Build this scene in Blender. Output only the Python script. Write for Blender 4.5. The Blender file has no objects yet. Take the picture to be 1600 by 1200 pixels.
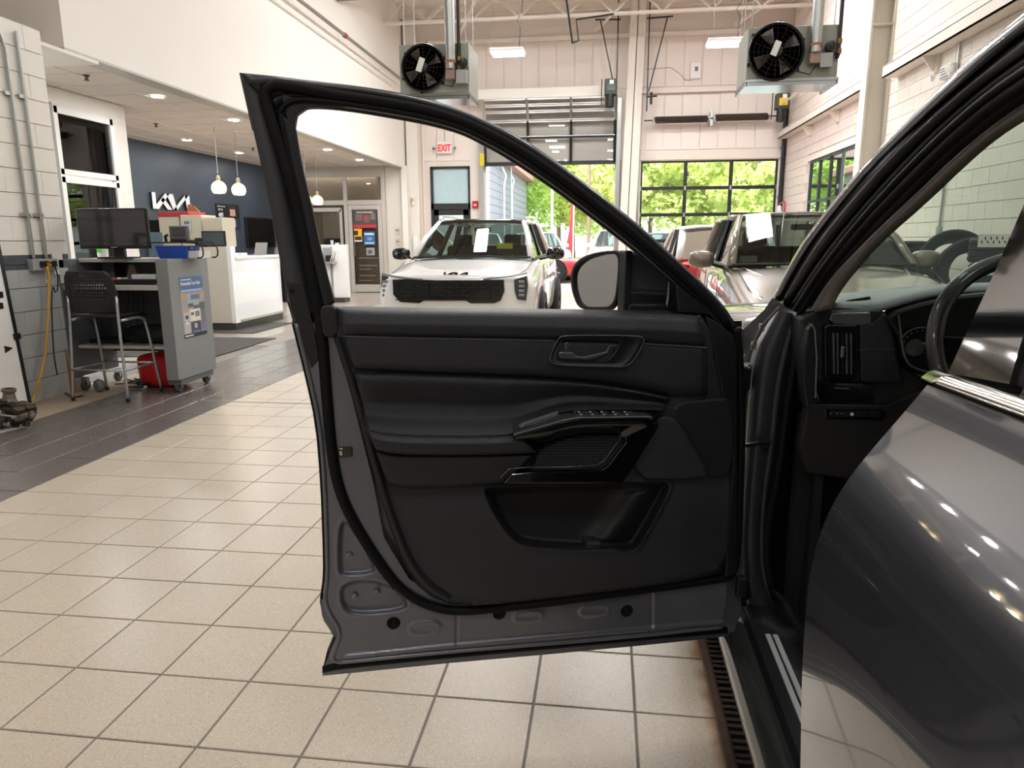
import bpy, math, random
import numpy as np
from mathutils import Vector, Matrix
R_ = random.Random(7)
SC = bpy.context.scene
COL = SC.collection
PI = math.pi

# ------------------------------------------------------------------ camera
FPX = 1110.0
CAM = np.array([0.0, 0.0, 1.39])
_dy = np.array([148.0, 226.0, -FPX]); _dy /= np.linalg.norm(_dy)
_dx = np.array([8667.0, -185.0, FPX]); _dx -= _dy*_dx.dot(_dy); _dx /= np.linalg.norm(_dx)
_dz = np.cross(_dx, _dy)
ROT = np.array([_dx, _dy, _dz])
cd = bpy.data.cameras.new('camera'); cam = bpy.data.objects.new('camera', cd); COL.objects.link(cam)
cd.sensor_width = 36.0; cd.lens = FPX*36/1600; cd.clip_start = .02; cd.clip_end = 400
cam.matrix_world = Matrix.Translation(Vector(CAM)) @ Matrix([list(r) for r in ROT]).to_4x4()
SC.camera = cam
# ------------------------------------------------------------------ world, sun, exposure
SC.view_settings.view_transform = 'Standard'; SC.view_settings.look = 'None'
SC.view_settings.gamma = 1; SC.view_settings.use_curve_mapping = False
SC.view_settings.exposure = -0.12
SC.cycles.max_bounces = 10; SC.cycles.diffuse_bounces = 5; SC.cycles.glossy_bounces = 5
SC.cycles.transparent_max_bounces = 16; SC.cycles.transmission_bounces = 8
SC.cycles.use_denoising = True; SC.cycles.sample_clamp_indirect = 8
SC.cycles.caustics_reflective = False; SC.cycles.caustics_refractive = False
W = bpy.data.worlds.new('sky'); SC.world = W; W.use_nodes = True
bg = W.node_tree.nodes['Background']; bg.inputs[0].default_value = (.90, .96, 1, 1); bg.inputs[1].default_value = 4.4
sl = bpy.data.lights.new('sun', 'SUN'); sl.energy = 10.0; sl.angle = .1; sl.color = (1, .97, .9)
so = bpy.data.objects.new('sun', sl); COL.objects.link(so); so.rotation_euler = (math.radians(46), 0, math.radians(-32))
def area(name, loc, sx, sy, e, col=(.985, .99, 1), rot=(0, 0, 0)):
    l = bpy.data.lights.new(name, 'AREA'); l.shape = 'RECTANGLE'; l.size = sx; l.size_y = sy; l.energy = e; l.color = col
    o = bpy.data.objects.new(name, l); COL.objects.link(o); o.location = loc; o.rotation_euler = rot
    return o
BAYLIGHTS = [(x, y) for y in (-6, -2, 2, 6) for x in (-2.5, 0.2, 2.9)] + [(-1.76, 9.5), (1.87, 9.5)]
for i, (x, y) in enumerate(BAYLIGHTS): area('bay_lamp', (x, y, 5.62), .5, .55, 35)
for x, y in ((-2.6, 12.4), (.2, 12.4), (3.0, 12.4), (-2.6, 15.2), (.2, 15.2), (3.0, 15.2)): area('roof_fill_lamp', (x, y, 6.62), .5, .55, 115)  # fill lamps added out of view to brighten the far end of the bay
for p in ((-1.76, 13.0, 4.5), (1.87, 13.0, 4.5)): area('bay_lamp', p, .5, .55, 105)

# ------------------------------------------------------------------ pixel helpers (points on real planes of the place)
def ray(x, y): return ROT @ np.array([x-800.0, 600.0-y, -FPX])
def onX(x, y, X): r = ray(x, y); return CAM + r*(X/r[0])
def onY(x, y, Y): r = ray(x, y); return CAM + r*(Y/r[1])
def onZ(x, y, Z): r = ray(x, y); return CAM + r*((Z-CAM[2])/r[2])
def onP(x, y, n, d):
    r = ray(x, y); n = np.array(n, float); return CAM + r*((d-n.dot(CAM))/n.dot(r))

# ------------------------------------------------------------------ materials
def lin(c):
    if isinstance(c, str): c = [int(c[i:i+2], 16)/255 for i in (0, 2, 4)]
    return tuple((v/12.92 if v <= .04045 else ((v+.055)/1.055)**2.4) for v in c)
_M = {}
def mat(name, col='808080', rough=.5, metal=0, coat=0, bump=0, bscale=40, var=0, vscale=6, alpha=1, emit=0, ecol=None, spec=.5, coat_rough=.03):
    if name in _M: return _M[name]
    m = bpy.data.materials.new(name); m.use_nodes = True; nt = m.node_tree; b = nt.nodes['Principled BSDF']
    c = lin(col)
    b.inputs['Base Color'].default_value = (*c, 1); b.inputs['Roughness'].default_value = rough; b.inputs['Metallic'].default_value = metal
    b.inputs['Coat Weight'].default_value = coat; b.inputs['Coat Roughness'].default_value = coat_rough; b.inputs['Specular IOR Level'].default_value = spec
    if alpha < 1: b.inputs['Alpha'].default_value = alpha
    if emit: b.inputs['Emission Color'].default_value = (*lin(ecol or col), 1); b.inputs['Emission Strength'].default_value = emit
    g = nt.nodes.new('ShaderNodeNewGeometry')
    if bump:
        t = nt.nodes.new('ShaderNodeTexNoise'); t.inputs['Scale'].default_value = bscale; t.inputs['Detail'].default_value = 3
        nt.links.new(g.outputs['Position'], t.inputs['Vector'])
        bp = nt.nodes.new('ShaderNodeBump'); bp.inputs['Strength'].default_value = bump; bp.inputs['Distance'].default_value = .004
        nt.links.new(t.outputs['Fac'], bp.inputs['Height']); nt.links.new(bp.outputs['Normal'], b.inputs['Normal'])
    if var:
        t = nt.nodes.new('ShaderNodeTexNoise'); t.inputs['Scale'].default_value = vscale; t.inputs['Detail'].default_value = 4
        nt.links.new(g.outputs['Position'], t.inputs['Vector'])
        mx = nt.nodes.new('ShaderNodeMix'); mx.data_type = 'RGBA'
        mx.inputs[6].default_value = (*[v*(1-var) for v in c], 1); mx.inputs[7].default_value = (*[min(1, v*(1+var)) for v in c], 1)
        nt.links.new(t.outputs['Fac'], mx.inputs[0]); nt.links.new(mx.outputs[2], b.inputs['Base Color'])
    _M[name] = m; return m
def glass(name, tint, refl=.08, rough=.0, alpha=.25):
    """thin pane: tinted see-through with mirror reflection by angle"""
    if name in _M: return _M[name]
    m = bpy.data.materials.new(name); m.use_nodes = True; nt = m.node_tree; nt.nodes.clear()
    o = nt.nodes.new('ShaderNodeOutputMaterial'); t = nt.nodes.new('ShaderNodeBsdfTransparent'); g = nt.nodes.new('ShaderNodeBsdfGlossy')
    t.inputs[0].default_value = (*lin(tint), 1); g.inputs['Roughness'].default_value = rough
    lw = nt.nodes.new('ShaderNodeFresnel'); lw.inputs[0].default_value = 1.5
    mx = nt.nodes.new('ShaderNodeMixShader'); nt.links.new(lw.outputs[0], mx.inputs[0])
    nt.links.new(t.outputs[0], mx.inputs[1]); nt.links.new(g.outputs[0], mx.inputs[2]); nt.links.new(mx.outputs[0], o.inputs[0])
    _M[name] = m; return m
def ramp_mat(name, build, rough=.5, **k):
    m = mat(name, rough=rough, **k); nt = m.node_tree; build(nt, nt.nodes['Principled BSDF']); return m

def n_tile(name, base, dark, light, rough, fleck=110, spec=.5, rust=None):
    if name in _M: return _M[name]
    m = mat(name, base, rough, spec=spec); nt = m.node_tree; b = nt.nodes['Principled BSDF']
    g = nt.nodes.new('ShaderNodeNewGeometry')
    v = nt.nodes.new('ShaderNodeTexVoronoi'); v.inputs['Scale'].default_value = fleck; nt.links.new(g.outputs['Position'], v.inputs['Vector'])
    cr = nt.nodes.new('ShaderNodeValToRGB'); cr.color_ramp.interpolation = 'CONSTANT'
    e = cr.color_ramp.elements; e[0].position = 0; e[0].color = (*lin(dark), 1); e[1].position = .12; e[1].color = (*lin(base), 1)
    n3 = e.new(.80); n3.color = (*lin(light), 1)
    sep = nt.nodes.new('ShaderNodeSeparateColor'); nt.links.new(v.outputs['Color'], sep.inputs[0]); nt.links.new(sep.outputs[0], cr.inputs[0])
    # speck only near the cell core
    cmp_ = nt.nodes.new('ShaderNodeMath'); cmp_.operation = 'LESS_THAN'; cmp_.inputs[1].default_value = .42; nt.links.new(v.outputs['Distance'], cmp_.inputs[0])
    n = nt.nodes.new('ShaderNodeTexNoise'); n.inputs['Scale'].default_value = 2.2; n.inputs['Detail'].default_value = 5; nt.links.new(g.outputs['Position'], n.inputs['Vector'])
    oi = nt.nodes.new('ShaderNodeObjectInfo')
    ad = nt.nodes.new('ShaderNodeMath'); ad.operation = 'MULTIPLY_ADD'; ad.inputs[1].default_value = .35; nt.links.new(oi.outputs['Random'], ad.inputs[0]); nt.links.new(n.outputs['Fac'], ad.inputs[2])
    m1 = nt.nodes.new('ShaderNodeMix'); m1.data_type = 'RGBA'; nt.links.new(ad.outputs[0], m1.inputs[0])
    bl = lin(base); m1.inputs[6].default_value = (*[x*.90 for x in bl], 1); m1.inputs[7].default_value = (*[min(1, x*1.07) for x in bl], 1)
    m2 = nt.nodes.new('ShaderNodeMix'); m2.data_type = 'RGBA'; nt.links.new(cmp_.outputs[0], m2.inputs[0])
    nt.links.new(m1.outputs[2], m2.inputs[6]); nt.links.new(cr.outputs[0], m2.inputs[7])
    m3 = nt.nodes.new('ShaderNodeMix'); m3.data_type = 'RGBA'; m3.inputs[0].default_value = .55
    nt.links.new(m1.outputs[2], m3.inputs[6]); nt.links.new(m2.outputs[2], m3.inputs[7])
    out = m3.outputs[2]
    if rust is not None:
        sp = nt.nodes.new('ShaderNodeSeparateXYZ'); nt.links.new(g.outputs['Position'], sp.inputs[0])
        rn = nt.nodes.new('ShaderNodeTexNoise'); rn.inputs['Scale'].default_value = 9; rn.inputs['Detail'].default_value = 6; nt.links.new(g.outputs['Position'], rn.inputs['Vector'])
        ma = nt.nodes.new('ShaderNodeMath'); ma.operation = 'MULTIPLY_ADD'; ma.inputs[1].default_value = .07; nt.links.new(rn.outputs['Fac'], ma.inputs[0]); nt.links.new(sp.outputs[0], ma.inputs[2])
        mr = nt.nodes.new('ShaderNodeMapRange'); mr.inputs[1].default_value = rust; mr.inputs[2].default_value = rust+.045; nt.links.new(ma.outputs[0], mr.inputs[0])
        lt = nt.nodes.new('ShaderNodeMath'); lt.operation = 'LESS_THAN'; lt.inputs[1].default_value = .36; nt.links.new(sp.outputs[0], lt.inputs[0])
        mu = nt.nodes.new('ShaderNodeMath'); mu.operation = 'MULTIPLY'; nt.links.new(mr.outputs[0], mu.inputs[0]); nt.links.new(lt.outputs[0], mu.inputs[1])
        m4 = nt.nodes.new('ShaderNodeMix'); m4.data_type = 'RGBA'; nt.links.new(mu.outputs[0], m4.inputs[0]); nt.links.new(out, m4.inputs[6]); m4.inputs[7].default_value = (*lin('8A5F36'), 1); out = m4.outputs[2]
    nt.links.new(out, b.inputs['Base Color'])
    return m

def block_mat(name, layers, rough=.55):
    """painted block: paint colour bands by real height (layers = [(z_from, colour)])"""
    if name in _M: return _M[name]
    m = mat(name, layers[-1][1], rough, bump=.5, bscale=60); nt = m.node_tree; b = nt.nodes['Principled BSDF']
    g = nt.nodes.new('ShaderNodeNewGeometry'); s = nt.nodes.new('ShaderNodeSeparateXYZ'); nt.links.new(g.outputs['Position'], s.inputs[0])
    mr = nt.nodes.new('ShaderNodeMath'); mr.operation = 'MULTIPLY'; mr.inputs[1].default_value = .125; nt.links.new(s.outputs[2], mr.inputs[0])
    cr = nt.nodes.new('ShaderNodeValToRGB'); cr.color_ramp.interpolation = 'CONSTANT'
    e = cr.color_ramp.elements
    e[0].position = 0; e[0].color = (*lin(layers[0][1]), 1)
    e[1].position = layers[1][0]/8 if len(layers) > 1 else 1; e[1].color = (*lin(layers[min(1, len(layers)-1)][1]), 1)
    for z, c in layers[2:]: q = e.new(z/8); q.color = (*lin(c), 1)
    nt.links.new(mr.outputs[0], cr.inputs[0]); 
    n = nt.nodes.new('ShaderNodeTexNoise'); n.inputs['Scale'].default_value = 3; n.inputs['Detail'].default_value = 5; nt.links.new(g.outputs['Position'], n.inputs['Vector'])
    hs = nt.nodes.new('ShaderNodeMix'); hs.data_type = 'RGBA'; hs.blend_type = 'MULTIPLY'; hs.inputs[0].default_value = .07
    nt.links.new(cr.outputs[0], hs.inputs[6]); nt.links.new(n.outputs['Color'], hs.inputs[7])
    nt.links.new(hs.outputs[2], b.inputs['Base Color'])
    return m

# ------------------------------------------------------------------ mesh helpers
class MB:
    def __init__(s): s.v = []; s.f = []
    def add(s, vs, fs):
        n = len(s.v); s.v += [tuple(float(c) for c in p) for p in vs]; s.f += [tuple(n+i for i in f) for f in fs]; return s
    def box(s, a, b):
        (x0, y0, z0), (x1, y1, z1) = a, b
        return s.add([(x0,y0,z0),(x1,y0,z0),(x1,y1,z0),(x0,y1,z0),(x0,y0,z1),(x1,y0,z1),(x1,y1,z1),(x0,y1,z1)],
                     [(0,3,2,1),(4,5,6,7),(0,1,5,4),(1,2,6,5),(2,3,7,6),(3,0,4,7)])
    def cbox(s, c, d, rz=0, rx=0, ry=0):
        Mx = Matrix.Rotation(rz, 3, 'Z') @ Matrix.Rotation(rx, 3, 'X') @ Matrix.Rotation(ry, 3, 'Y')
        vs = [Vector(c) + Mx @ Vector((sx*d[0]/2, sy*d[1]/2, sz*d[2]/2)) for sz in (-1, 1) for sx, sy in ((-1,-1),(1,-1),(1,1),(-1,1))]
        return s.add(vs, [(0,3,2,1),(4,5,6,7),(0,1,5,4),(1,2,6,5),(2,3,7,6),(3,0,4,7)])
    def bar(s, a, b, w, h, up=(0, 0, 1)):
        a = Vector(a); b = Vector(b); d = (b-a).normalized(); u = Vector(up)
        if abs(d.dot(u)) > .98: u = Vector((0, 1, 0))
        r = d.cross(u).normalized()*w/2; t = r.cross(d).normalized()*h/2
        vs = [p+i*r+j*t for p in (a, b) for i, j in ((-1,-1),(1,-1),(1,1),(-1,1))]
        return s.add(vs, [(0,3,2,1),(4,5,6,7),(0,1,5,4),(1,2,6,5),(2,3,7,6),(3,0,4,7)])
    def tube(s, path, r, n=10, closed=False, sx=1.0, cap=True):
        P = [Vector([float(c) for c in p]) for p in path]; m = len(P); rings = []; prev = None
        for i, p in enumerate(P):
            a = P[(i-1) % m] if (closed or i > 0) else p; b = P[(i+1) % m] if (closed or i < m-1) else p
            d = (b-a).normalized() if (b-a).length > 1e-9 else Vector((0, 0, 1))
            if prev is None:
                u = Vector((0, 0, 1)) if abs(d.z) < .9 else Vector((0, 1, 0)); x = d.cross(u).normalized()
            else: x = (prev - d*prev.dot(d)).normalized()
            prev = x; y = d.cross(x); rr = r[i] if isinstance(r, (list, tuple)) else r
            rings.append([p + x*math.cos(2*PI*k/n)*rr + y*math.sin(2*PI*k/n)*rr*sx for k in range(n)])
        vs = [q for g in rings for q in g]; fs = []
        for i in range(m if closed else m-1):
            j = (i+1) % m
            for k in range(n): fs.append((i*n+k, i*n+(k+1) % n, j*n+(k+1) % n, j*n+k))
        if not closed and cap: fs.append(tuple(range(n-1, -1, -1))); fs.append(tuple((m-1)*n+k for k in range(n)))
        return s.add(vs, fs)
    def lathe(s, prof, c=(0, 0, 0), ax=(0, 0, 1), n=24, close=False):
        """prof = [(radius, height)] about axis ax through c"""
        a = Vector(ax).normalized(); u = a.orthogonal().normalized(); w = a.cross(u); c = Vector([float(q) for q in c]); vs = []
        for r, h in prof:
            for k in range(n): vs.append(c + a*h + u*math.cos(2*PI*k/n)*r + w*math.sin(2*PI*k/n)*r)
        m = len(prof); fs = []
        for i in range(m if close else m-1):
            j = (i+1) % m
            for k in range(n): fs.append((i*n+k, i*n+(k+1) % n, j*n+(k+1) % n, j*n+k))
        if not close: fs.append(tuple(range(n-1, -1, -1))); fs.append(tuple((m-1)*n+k for k in range(n)))
        return s.add(vs, fs)
    def prism(s, poly, vec):
        n = len(poly); v = np.array(vec, float); P = [np.array(p, float) for p in poly]
        return s.add(P+[p+v for p in P], [tuple(range(n-1, -1, -1)), tuple(range(n, 2*n))] + [(i, (i+1) % n, n+(i+1) % n, n+i) for i in range(n)])
    def loft(s, rows, closed=False, cap=False):
        m = len(rows); n = len(rows[0]); vs = [p for r in rows for p in r]; fs = []
        for i in range(m-1):
            for k in range(n if closed else n-1):
                fs.append((i*n+k, i*n+(k+1) % n, (i+1)*n+(k+1) % n, (i+1)*n+k))
        if cap: fs += [tuple(range(n-1, -1, -1)), tuple((m-1)*n+k for k in range(n))]
        return s.add(vs, fs)
    def build(s, name, m, parent=None, smooth=False, bevel=0, solid=0, sub=0, label=None, cat=None, group=None, kind=None, off=0):
        me = bpy.data.meshes.new(name)
        V = np.array(s.v, float).reshape(-1, 3); org = np.zeros(3)
        if parent is None and len(V): org = np.array([(V[:, 0].min()+V[:, 0].max())/2, (V[:, 1].min()+V[:, 1].max())/2, V[:, 2].min()])
        me.from_pydata((V-org).tolist(), [], s.f); me.update()
        me.materials.append(m)
        o = bpy.data.objects.new(name, me); COL.objects.link(o); o.location = org
        if parent is not None: adopt(o, parent)
        if solid: q = o.modifiers.new('thickness', 'SOLIDIFY'); q.thickness = solid; q.offset = off
        if bevel: q = o.modifiers.new('bevel', 'BEVEL'); q.width = bevel; q.segments = 2; q.limit_method = 'ANGLE'; q.angle_limit = .6
        if sub: q = o.modifiers.new('sub', 'SUBSURF'); q.levels = sub; q.render_levels = sub
        if smooth:
            me.polygons.foreach_set('use_smooth', [True]*len(me.polygons))
            if smooth != 'all':
                try: me.set_sharp_from_angle(angle=.7)
                except Exception: pass
        tag(o, label, cat, group, kind); return o
def world_of(o):
    m = Matrix.LocRotScale(o.location, o.rotation_euler, o.scale)
    return world_of(o.parent) @ o.matrix_parent_inverse @ m if o.parent else m
def is_local(o): return bool(o.get('_local')) or (o.parent is not None and is_local(o.parent))
def adopt(o, parent):
    o.parent = parent
    if not is_local(parent): o.matrix_parent_inverse = world_of(parent).inverted()
def tag(o, label=None, cat=None, group=None, kind=None):
    if label: o['label'] = label
    if cat: o['category'] = cat
    if group: o['group'] = group
    if kind: o['kind'] = kind
    return o
def thing(name, label, cat, loc=(0, 0, 0), group=None, local=False, rz=0):
    o = bpy.data.objects.new(name, None); COL.objects.link(o); o.location = [float(c) for c in loc]; o.rotation_euler = (0, 0, rz); o.empty_display_size = .1
    if local: o['_local'] = 1
    return tag(o, label, cat, group)
def copy_tree(o, parent=None):
    c = o.copy(); COL.objects.link(c)
    if parent: c.parent = parent; c.matrix_parent_inverse = o.matrix_parent_inverse.copy()
    for ch in list(o.children): copy_tree(ch, c)
    return c
def text(body, size, m, parent, name='lettering', loc=(0,0,0), rot=(0,0,0), depth=.001, sx=1, align='LEFT', bold=0):
    cu = bpy.data.curves.new(name, 'FONT'); cu.body = body; cu.size = size; cu.extrude = depth; cu.align_x = align; cu.offset = bold
    cu.materials.append(m); tmp = bpy.data.objects.new('tmp_text', cu); COL.objects.link(tmp); bpy.context.view_layer.update()
    me = bpy.data.meshes.new_from_object(tmp.evaluated_get(bpy.context.evaluated_depsgraph_get())); bpy.data.objects.remove(tmp)
    if not me.materials: me.materials.append(m)
    o = bpy.data.objects.new(name, me); COL.objects.link(o)
    o.location = [float(c) for c in loc]; o.rotation_euler = rot; o.scale = (sx, 1, 1)
    adopt(o, parent); return o
def resample(P, n, closed=False):
    P = np.array(P, float)
    if closed: P = np.vstack([P, P[:1]])
    d = np.r_[0, np.cumsum(np.linalg.norm(np.diff(P, axis=0), axis=1))]
    t = np.linspace(0, d[-1], n+1 if closed else n)
    Q = np.stack([np.interp(t, d, P[:, k]) for k in range(P.shape[1])], 1)
    return Q[:-1] if closed else Q
def smooth_line(P, n, it=2, closed=False):
    P = np.array(P, float)
    for _ in range(it):   # Chaikin
        if closed: A = P; B = np.roll(P, -1, 0); P = np.stack([A*.75+B*.25, A*.25+B*.75], 1).reshape(-1, P.shape[1])
        else:
            A = P[:-1]; B = P[1:]; P = np.vstack([P[:1], np.stack([A*.75+B*.25, A*.25+B*.75], 1).reshape(-1, P.shape[1]), P[-1:]])
    return resample(P, n, closed)
def inside(P, poly):
    P = np.asarray(P, float); poly = np.asarray(poly, float); x, y = P[:, 0], P[:, 1]; r = np.zeros(len(P), bool); n = len(poly)
    for i in range(n):
        a, b = poly[i], poly[(i+1) % n]
        if a[1] == b[1]: continue
        r ^= ((a[1] > y) != (b[1] > y)) & (x < (b[0]-a[0])*(y-a[1])/(b[1]-a[1]) + a[0])
    return r
def sdist(P, poly, nearest=False, closed=True):
    """signed distance, positive inside"""
    P = np.asarray(P, float); poly = np.asarray(poly, float); best = np.full(len(P), 1e9); near = np.zeros_like(P); n = len(poly)
    for i in range(n if closed else n-1):
        a, b = poly[i], poly[(i+1) % n]; ab = b-a; L = ab.dot(ab)
        if L == 0: continue
        t = np.clip(((P-a) @ ab)/L, 0, 1); q = a + t[:, None]*ab; d = np.linalg.norm(P-q, axis=1); k = d < best; best[k] = d[k]; near[k] = q[k]
    if not closed: return (best, near) if nearest else best
    s = np.where(inside(P, poly), best, -best)
    return (s, near) if nearest else s
def sst(x, a, b): t = np.clip((x-a)/(b-a), 0, 1); return t*t*(3-2*t)
# ================================================================== THE SETTING
WHITE = mat('white_wall_paint', 'E9E4DC', .5, bump=.15, bscale=25, var=.02, vscale=1.5)
WARM = mat('wall_paint_pink_bounce', 'EBE1DA', .5, bump=.15, bscale=25, var=.02, vscale=1.5)  # pink bounce light on the far wall is put into this colour
STEELW = mat('white_painted_steel', 'E3DAD0', .45, var=.03, vscale=3)
DECK = mat('roof_deck_paint', 'DDD5CC', .6)
GROUT = mat('grout', '7F7B76', .8)
BEIGE = n_tile('beige_speckled_tile', 'C8BBA9', '857560', 'E9E2D6', .30, 210, rust=.345)
DARKT = n_tile('dark_grey_tile', '6B6460', '57504C', '7A736E', .25, 60)
GREYT = n_tile('showroom_grey_tile', 'A79D93', '978D83', 'B3AAA0', .2, 60)
CONC = mat('concrete_strip', 'A3937F', .6, var=.15, vscale=5)
BLACKP = mat('black_plastic', '121214', .45, bump=.3, bscale=400)
BLACKM = mat('black_metal', '17181A', .4)
CHROME = mat('chrome', 'D8D8D8', .12, 1)
GALV = mat('galvanised_steel', 'B9BCBA', .32, 1, var=.1, vscale=8)
ALU = mat('brushed_aluminium', 'C9C9C7', .35, 1)
GREYP = mat('grey_plastic', '6E6F70', .5)

XR, XL, XB, YF, ZT = 4.40, -4.98, -5.35, 19.4, 7.15
def S(mb, name, m, **k): return mb.build(name, m, kind='structure', **k)
floor = S(MB().box((-9.6, -9, -.2), (.352, 19.6, -.004)).box((.722, -9, -.2), (XR+.3, 19.6, -.004)).box((.352, -9, -.2), (.722, -2, -.004)).box((.352, 6, -.2), (.722, 19.6, -.004)), 'floor', GROUT, label='tiled garage floor of beige speckled and dark grey tiles')
# floor tiles: the largest in view one by one, the rest joined
T = .3065
def tile_mesh(name, w, d, m):
    g = .0035; b = .0018; x, y = w/2-g, d/2-g
    vs = [(sx*(x-i*b), sy*(y-i*b), z) for i, z in ((0, -.008), (0, -b), (1, 0)) for sx, sy in ((-1,-1),(1,-1),(1,1),(-1,1))]
    fs = [(8, 9, 10, 11)] + [(l*4+k, l*4+(k+1) % 4, l*4+4+(k+1) % 4, l*4+4+k) for l in (0, 1) for k in range(4)]
    me = bpy.data.meshes.new(name); me.from_pydata(vs, [], fs); me.materials.append(m); return me, vs, fs
def proj(p):
    v = ROT.T @ (np.array(p, float)-CAM); return (800+FPX*v[0]/-v[2], 600-FPX*v[1]/-v[2]) if v[2] < -.05 else (-1e4, -1e4)
cells = []
for k in range(-11, 15):
    for j in range(-36, 58):
        x = .115+(k+.5)*T; y = 1.925+(j+.5)*.305
        if x > XR or y > 19.5: continue
        if k == 1 and -2 < y < 6: continue
        if k == 0 and -2 < y < 6: cells.append((.115+.1185, y, 2)); continue
        cells.append((x, y, 0))
for k in range(4):
    for j in range(-16, 18):
        x = -3.256-(k+.5)*T; y = 1.925+(j+(.5 if k % 2 else 0))*.61
        if y < 9.6: cells.append((x, y, 1))
meshes = {0: tile_mesh('floor_tile', T, .305, BEIGE), 1: tile_mesh('dark_floor_tile', T, .61, DARKT), 2: tile_mesh('cut_floor_tile', .237, .305, BEIGE)}
def inview(c):
    px = [proj((c[0]+a, c[1]+b, 0)) for a in (-.15, .15) for b in (-.15, .15)]
    return any(-20 < x < 1620 and 0 < y < 1240 for x, y in px)
vis = sorted([c for c in cells if inview(c) and (c[0] < .5)], key=lambda c: c[0]**2+c[1]**2); single = set()
nb = nd = 0
for c in vis:
    if c[2] != 1 and nb < 235 or c[2] == 1 and nd < 60:
        nb += c[2] != 1; nd += c[2] == 1; single.add(c)
        o = bpy.data.objects.new('dark_floor_tile' if c[2] == 1 else 'floor_tile', meshes[c[2]][0]); COL.objects.link(o)
        o.location = (c[0], c[1], 0); adopt(o, floor)
for kind in (0, 1):
    mb = MB()
    for c in cells:
        _, vs, fs = meshes[c[2]]
        if (c[2] == 1) == (kind == 1) and c not in single: mb.add([(a+c[0], b+c[1], z) for a, b, z in vs], fs)
    mb.build('far_beige_tiles' if kind == 0 else 'far_dark_tiles', (BEIGE, DARKT)[kind], floor, kind='stuff')
S(MB().box((-4.985, -9, -.003), (-4.49, 6.9, .001)), 'trim_1', CONC, label='bare concrete strip along the block wall')
# showroom floor: grey tiles
mb = MB(); gm, vs, fs = tile_mesh('showroom_tile', .61, .61, GREYT)
for i in range(7):
    for j in range(17):
        x = -4.9-.305-i*.61; y = 9.3+j*.61
        if y < 19.2: mb.add([(a+x, b+y, z+.001) for a, b, z in vs], fs)
for j in range(17):
    pass
mb.build('showroom_tiles', GREYT, floor, kind='stuff')
S(MB().box((XL+.02, 9.0, -.003), (-4.48, 19.0, .0015)), 'trim_2', mat('threshold_grey', '8F857B', .5), label='grey threshold strip at the showroom edge')

# trench drain beside the car
drain = thing('trench_drain', 'rusty slotted trench drain grate set in the floor beside the grey car sill', 'drain', (.5, 2, 0))
RUST = mat('rusty_iron', '33261E', .75, .2, bump=.8, bscale=120, var=.5, vscale=30)
DIRT = mat('rust_stained_edge', '4E3626', .85, bump=.8, bscale=90, var=.5, vscale=25)
MB().box((.365, -2, -.12), (.72, 6, -.10)).build('channel_bed', mat('drain_black', '0B0908', .9), drain)
for sx in (.352, .70): MB().box((sx, -2, -.12), (sx+.022, 6, .002)).build('edge_rail', DIRT, drain)
MB().box((.374, -2, -.016), (.381, 6, -.003)).build('grate_side', RUST, drain)
MB().box((.668, -2, -.016), (.698, 6, -.003)).build('grate_side', RUST, drain)
bm_ = bpy.data.meshes.new('grate_bar'); q = MB().cbox((0, 0, -.009), (.30, .014, .014)); bm_.from_pydata(q.v, [], q.f); bm_.materials.append(RUST)
for i in range(130):
    o = bpy.data.objects.new('grate_bar', bm_); COL.objects.link(o); o.location = (.53, 1.0+i*.030, R_.uniform(-.002, .001)); o.rotation_euler = (0, 0, R_.uniform(-.02, .02)); adopt(o, drain)
S(MB().box((-3.62, 5.73, -.002), (4.3, 5.752, .0015)), 'trim_strip', mat('joint_strip', '7B756D', .5), label='thin grey joint strip crossing the tiled floor')
# ---- outer shell
S(MB().box((-9.6, -9, ZT), (XR+.3, 19.6, ZT+.1)), 'ceiling', DECK, label='white metal roof deck')
S(MB().box((-9.6, -9.2, 0), (XR+.3, -9, ZT)), 'wall_rear', WHITE, label='white wall behind the camera')
# far wall with openings
D1 = (-3.23, .17, 3.34); D2 = (.84, 4.26, 3.36); DM = (-4.74, -3.66, 3.32)
mb = MB(); y0, y1 = YF, YF+.25
xs = [(-5.35, DM[0]), (DM[1], D1[0]), (D1[1], D2[0]), (D2[1], XR+.3)]
for a, b in xs: mb.box((a, y0, 0), (b, y1, 3.30))
mb.box((-5.35, y0, 3.36), (XR+.3, y1, ZT)); mb.box((-5.35, y0, 3.30), (D1[0], y1, 3.36))
mb.box((D1[1], y0, 3.30), (D2[0], y1, 3.36)); mb.box((D2[1], y0, 3.30), (XR+.3, y1, 3.36))
wall_far = S(mb, 'wall_far', WARM, label='far wall with the overhead doors, clad in ribbed white panels')
pm = {}
def panel(x0, x1, z0, z1):
    MB().cbox(((x0+x1)/2, YF-.012, (z0+z1)/2), (x1-x0-.03, .024, z1-z0-.02)).build('siding_panel', WARM, wall_far, bevel=.006)
x = -5.0
while x < XR-.1:
    x2 = min(x+.455, XR-.02); panel(x, x2, 5.14, 6.30)
    if x > .75: panel(x, x2, 3.62, 4.97)
    elif x < -3.7: panel(x, x2, 3.45, 4.97)
    x += .455
S(MB().box((-5.35, YF-.12, 6.32), (XR, YF, 6.42)), 'trim_3', STEELW, label='white girt along the top of the far wall')
S(MB().box((.75, YF-.14, 4.99), (4.3, YF, 5.10)), 'trim_4', STEELW, label='white girt above the closed overhead door')
S(MB().box((D2[0]-.06, YF-.05, 3.38), (D2[1]+.1, YF, 3.58)), 'trim_5', STEELW, label='white header over the closed overhead door')
S(MB().box((-3.75, 18.9, 4.90), (-.12, 19.05, 5.13)), 'trim_6', WHITE, label='deep white lintel beam above the raised overhead door')
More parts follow.
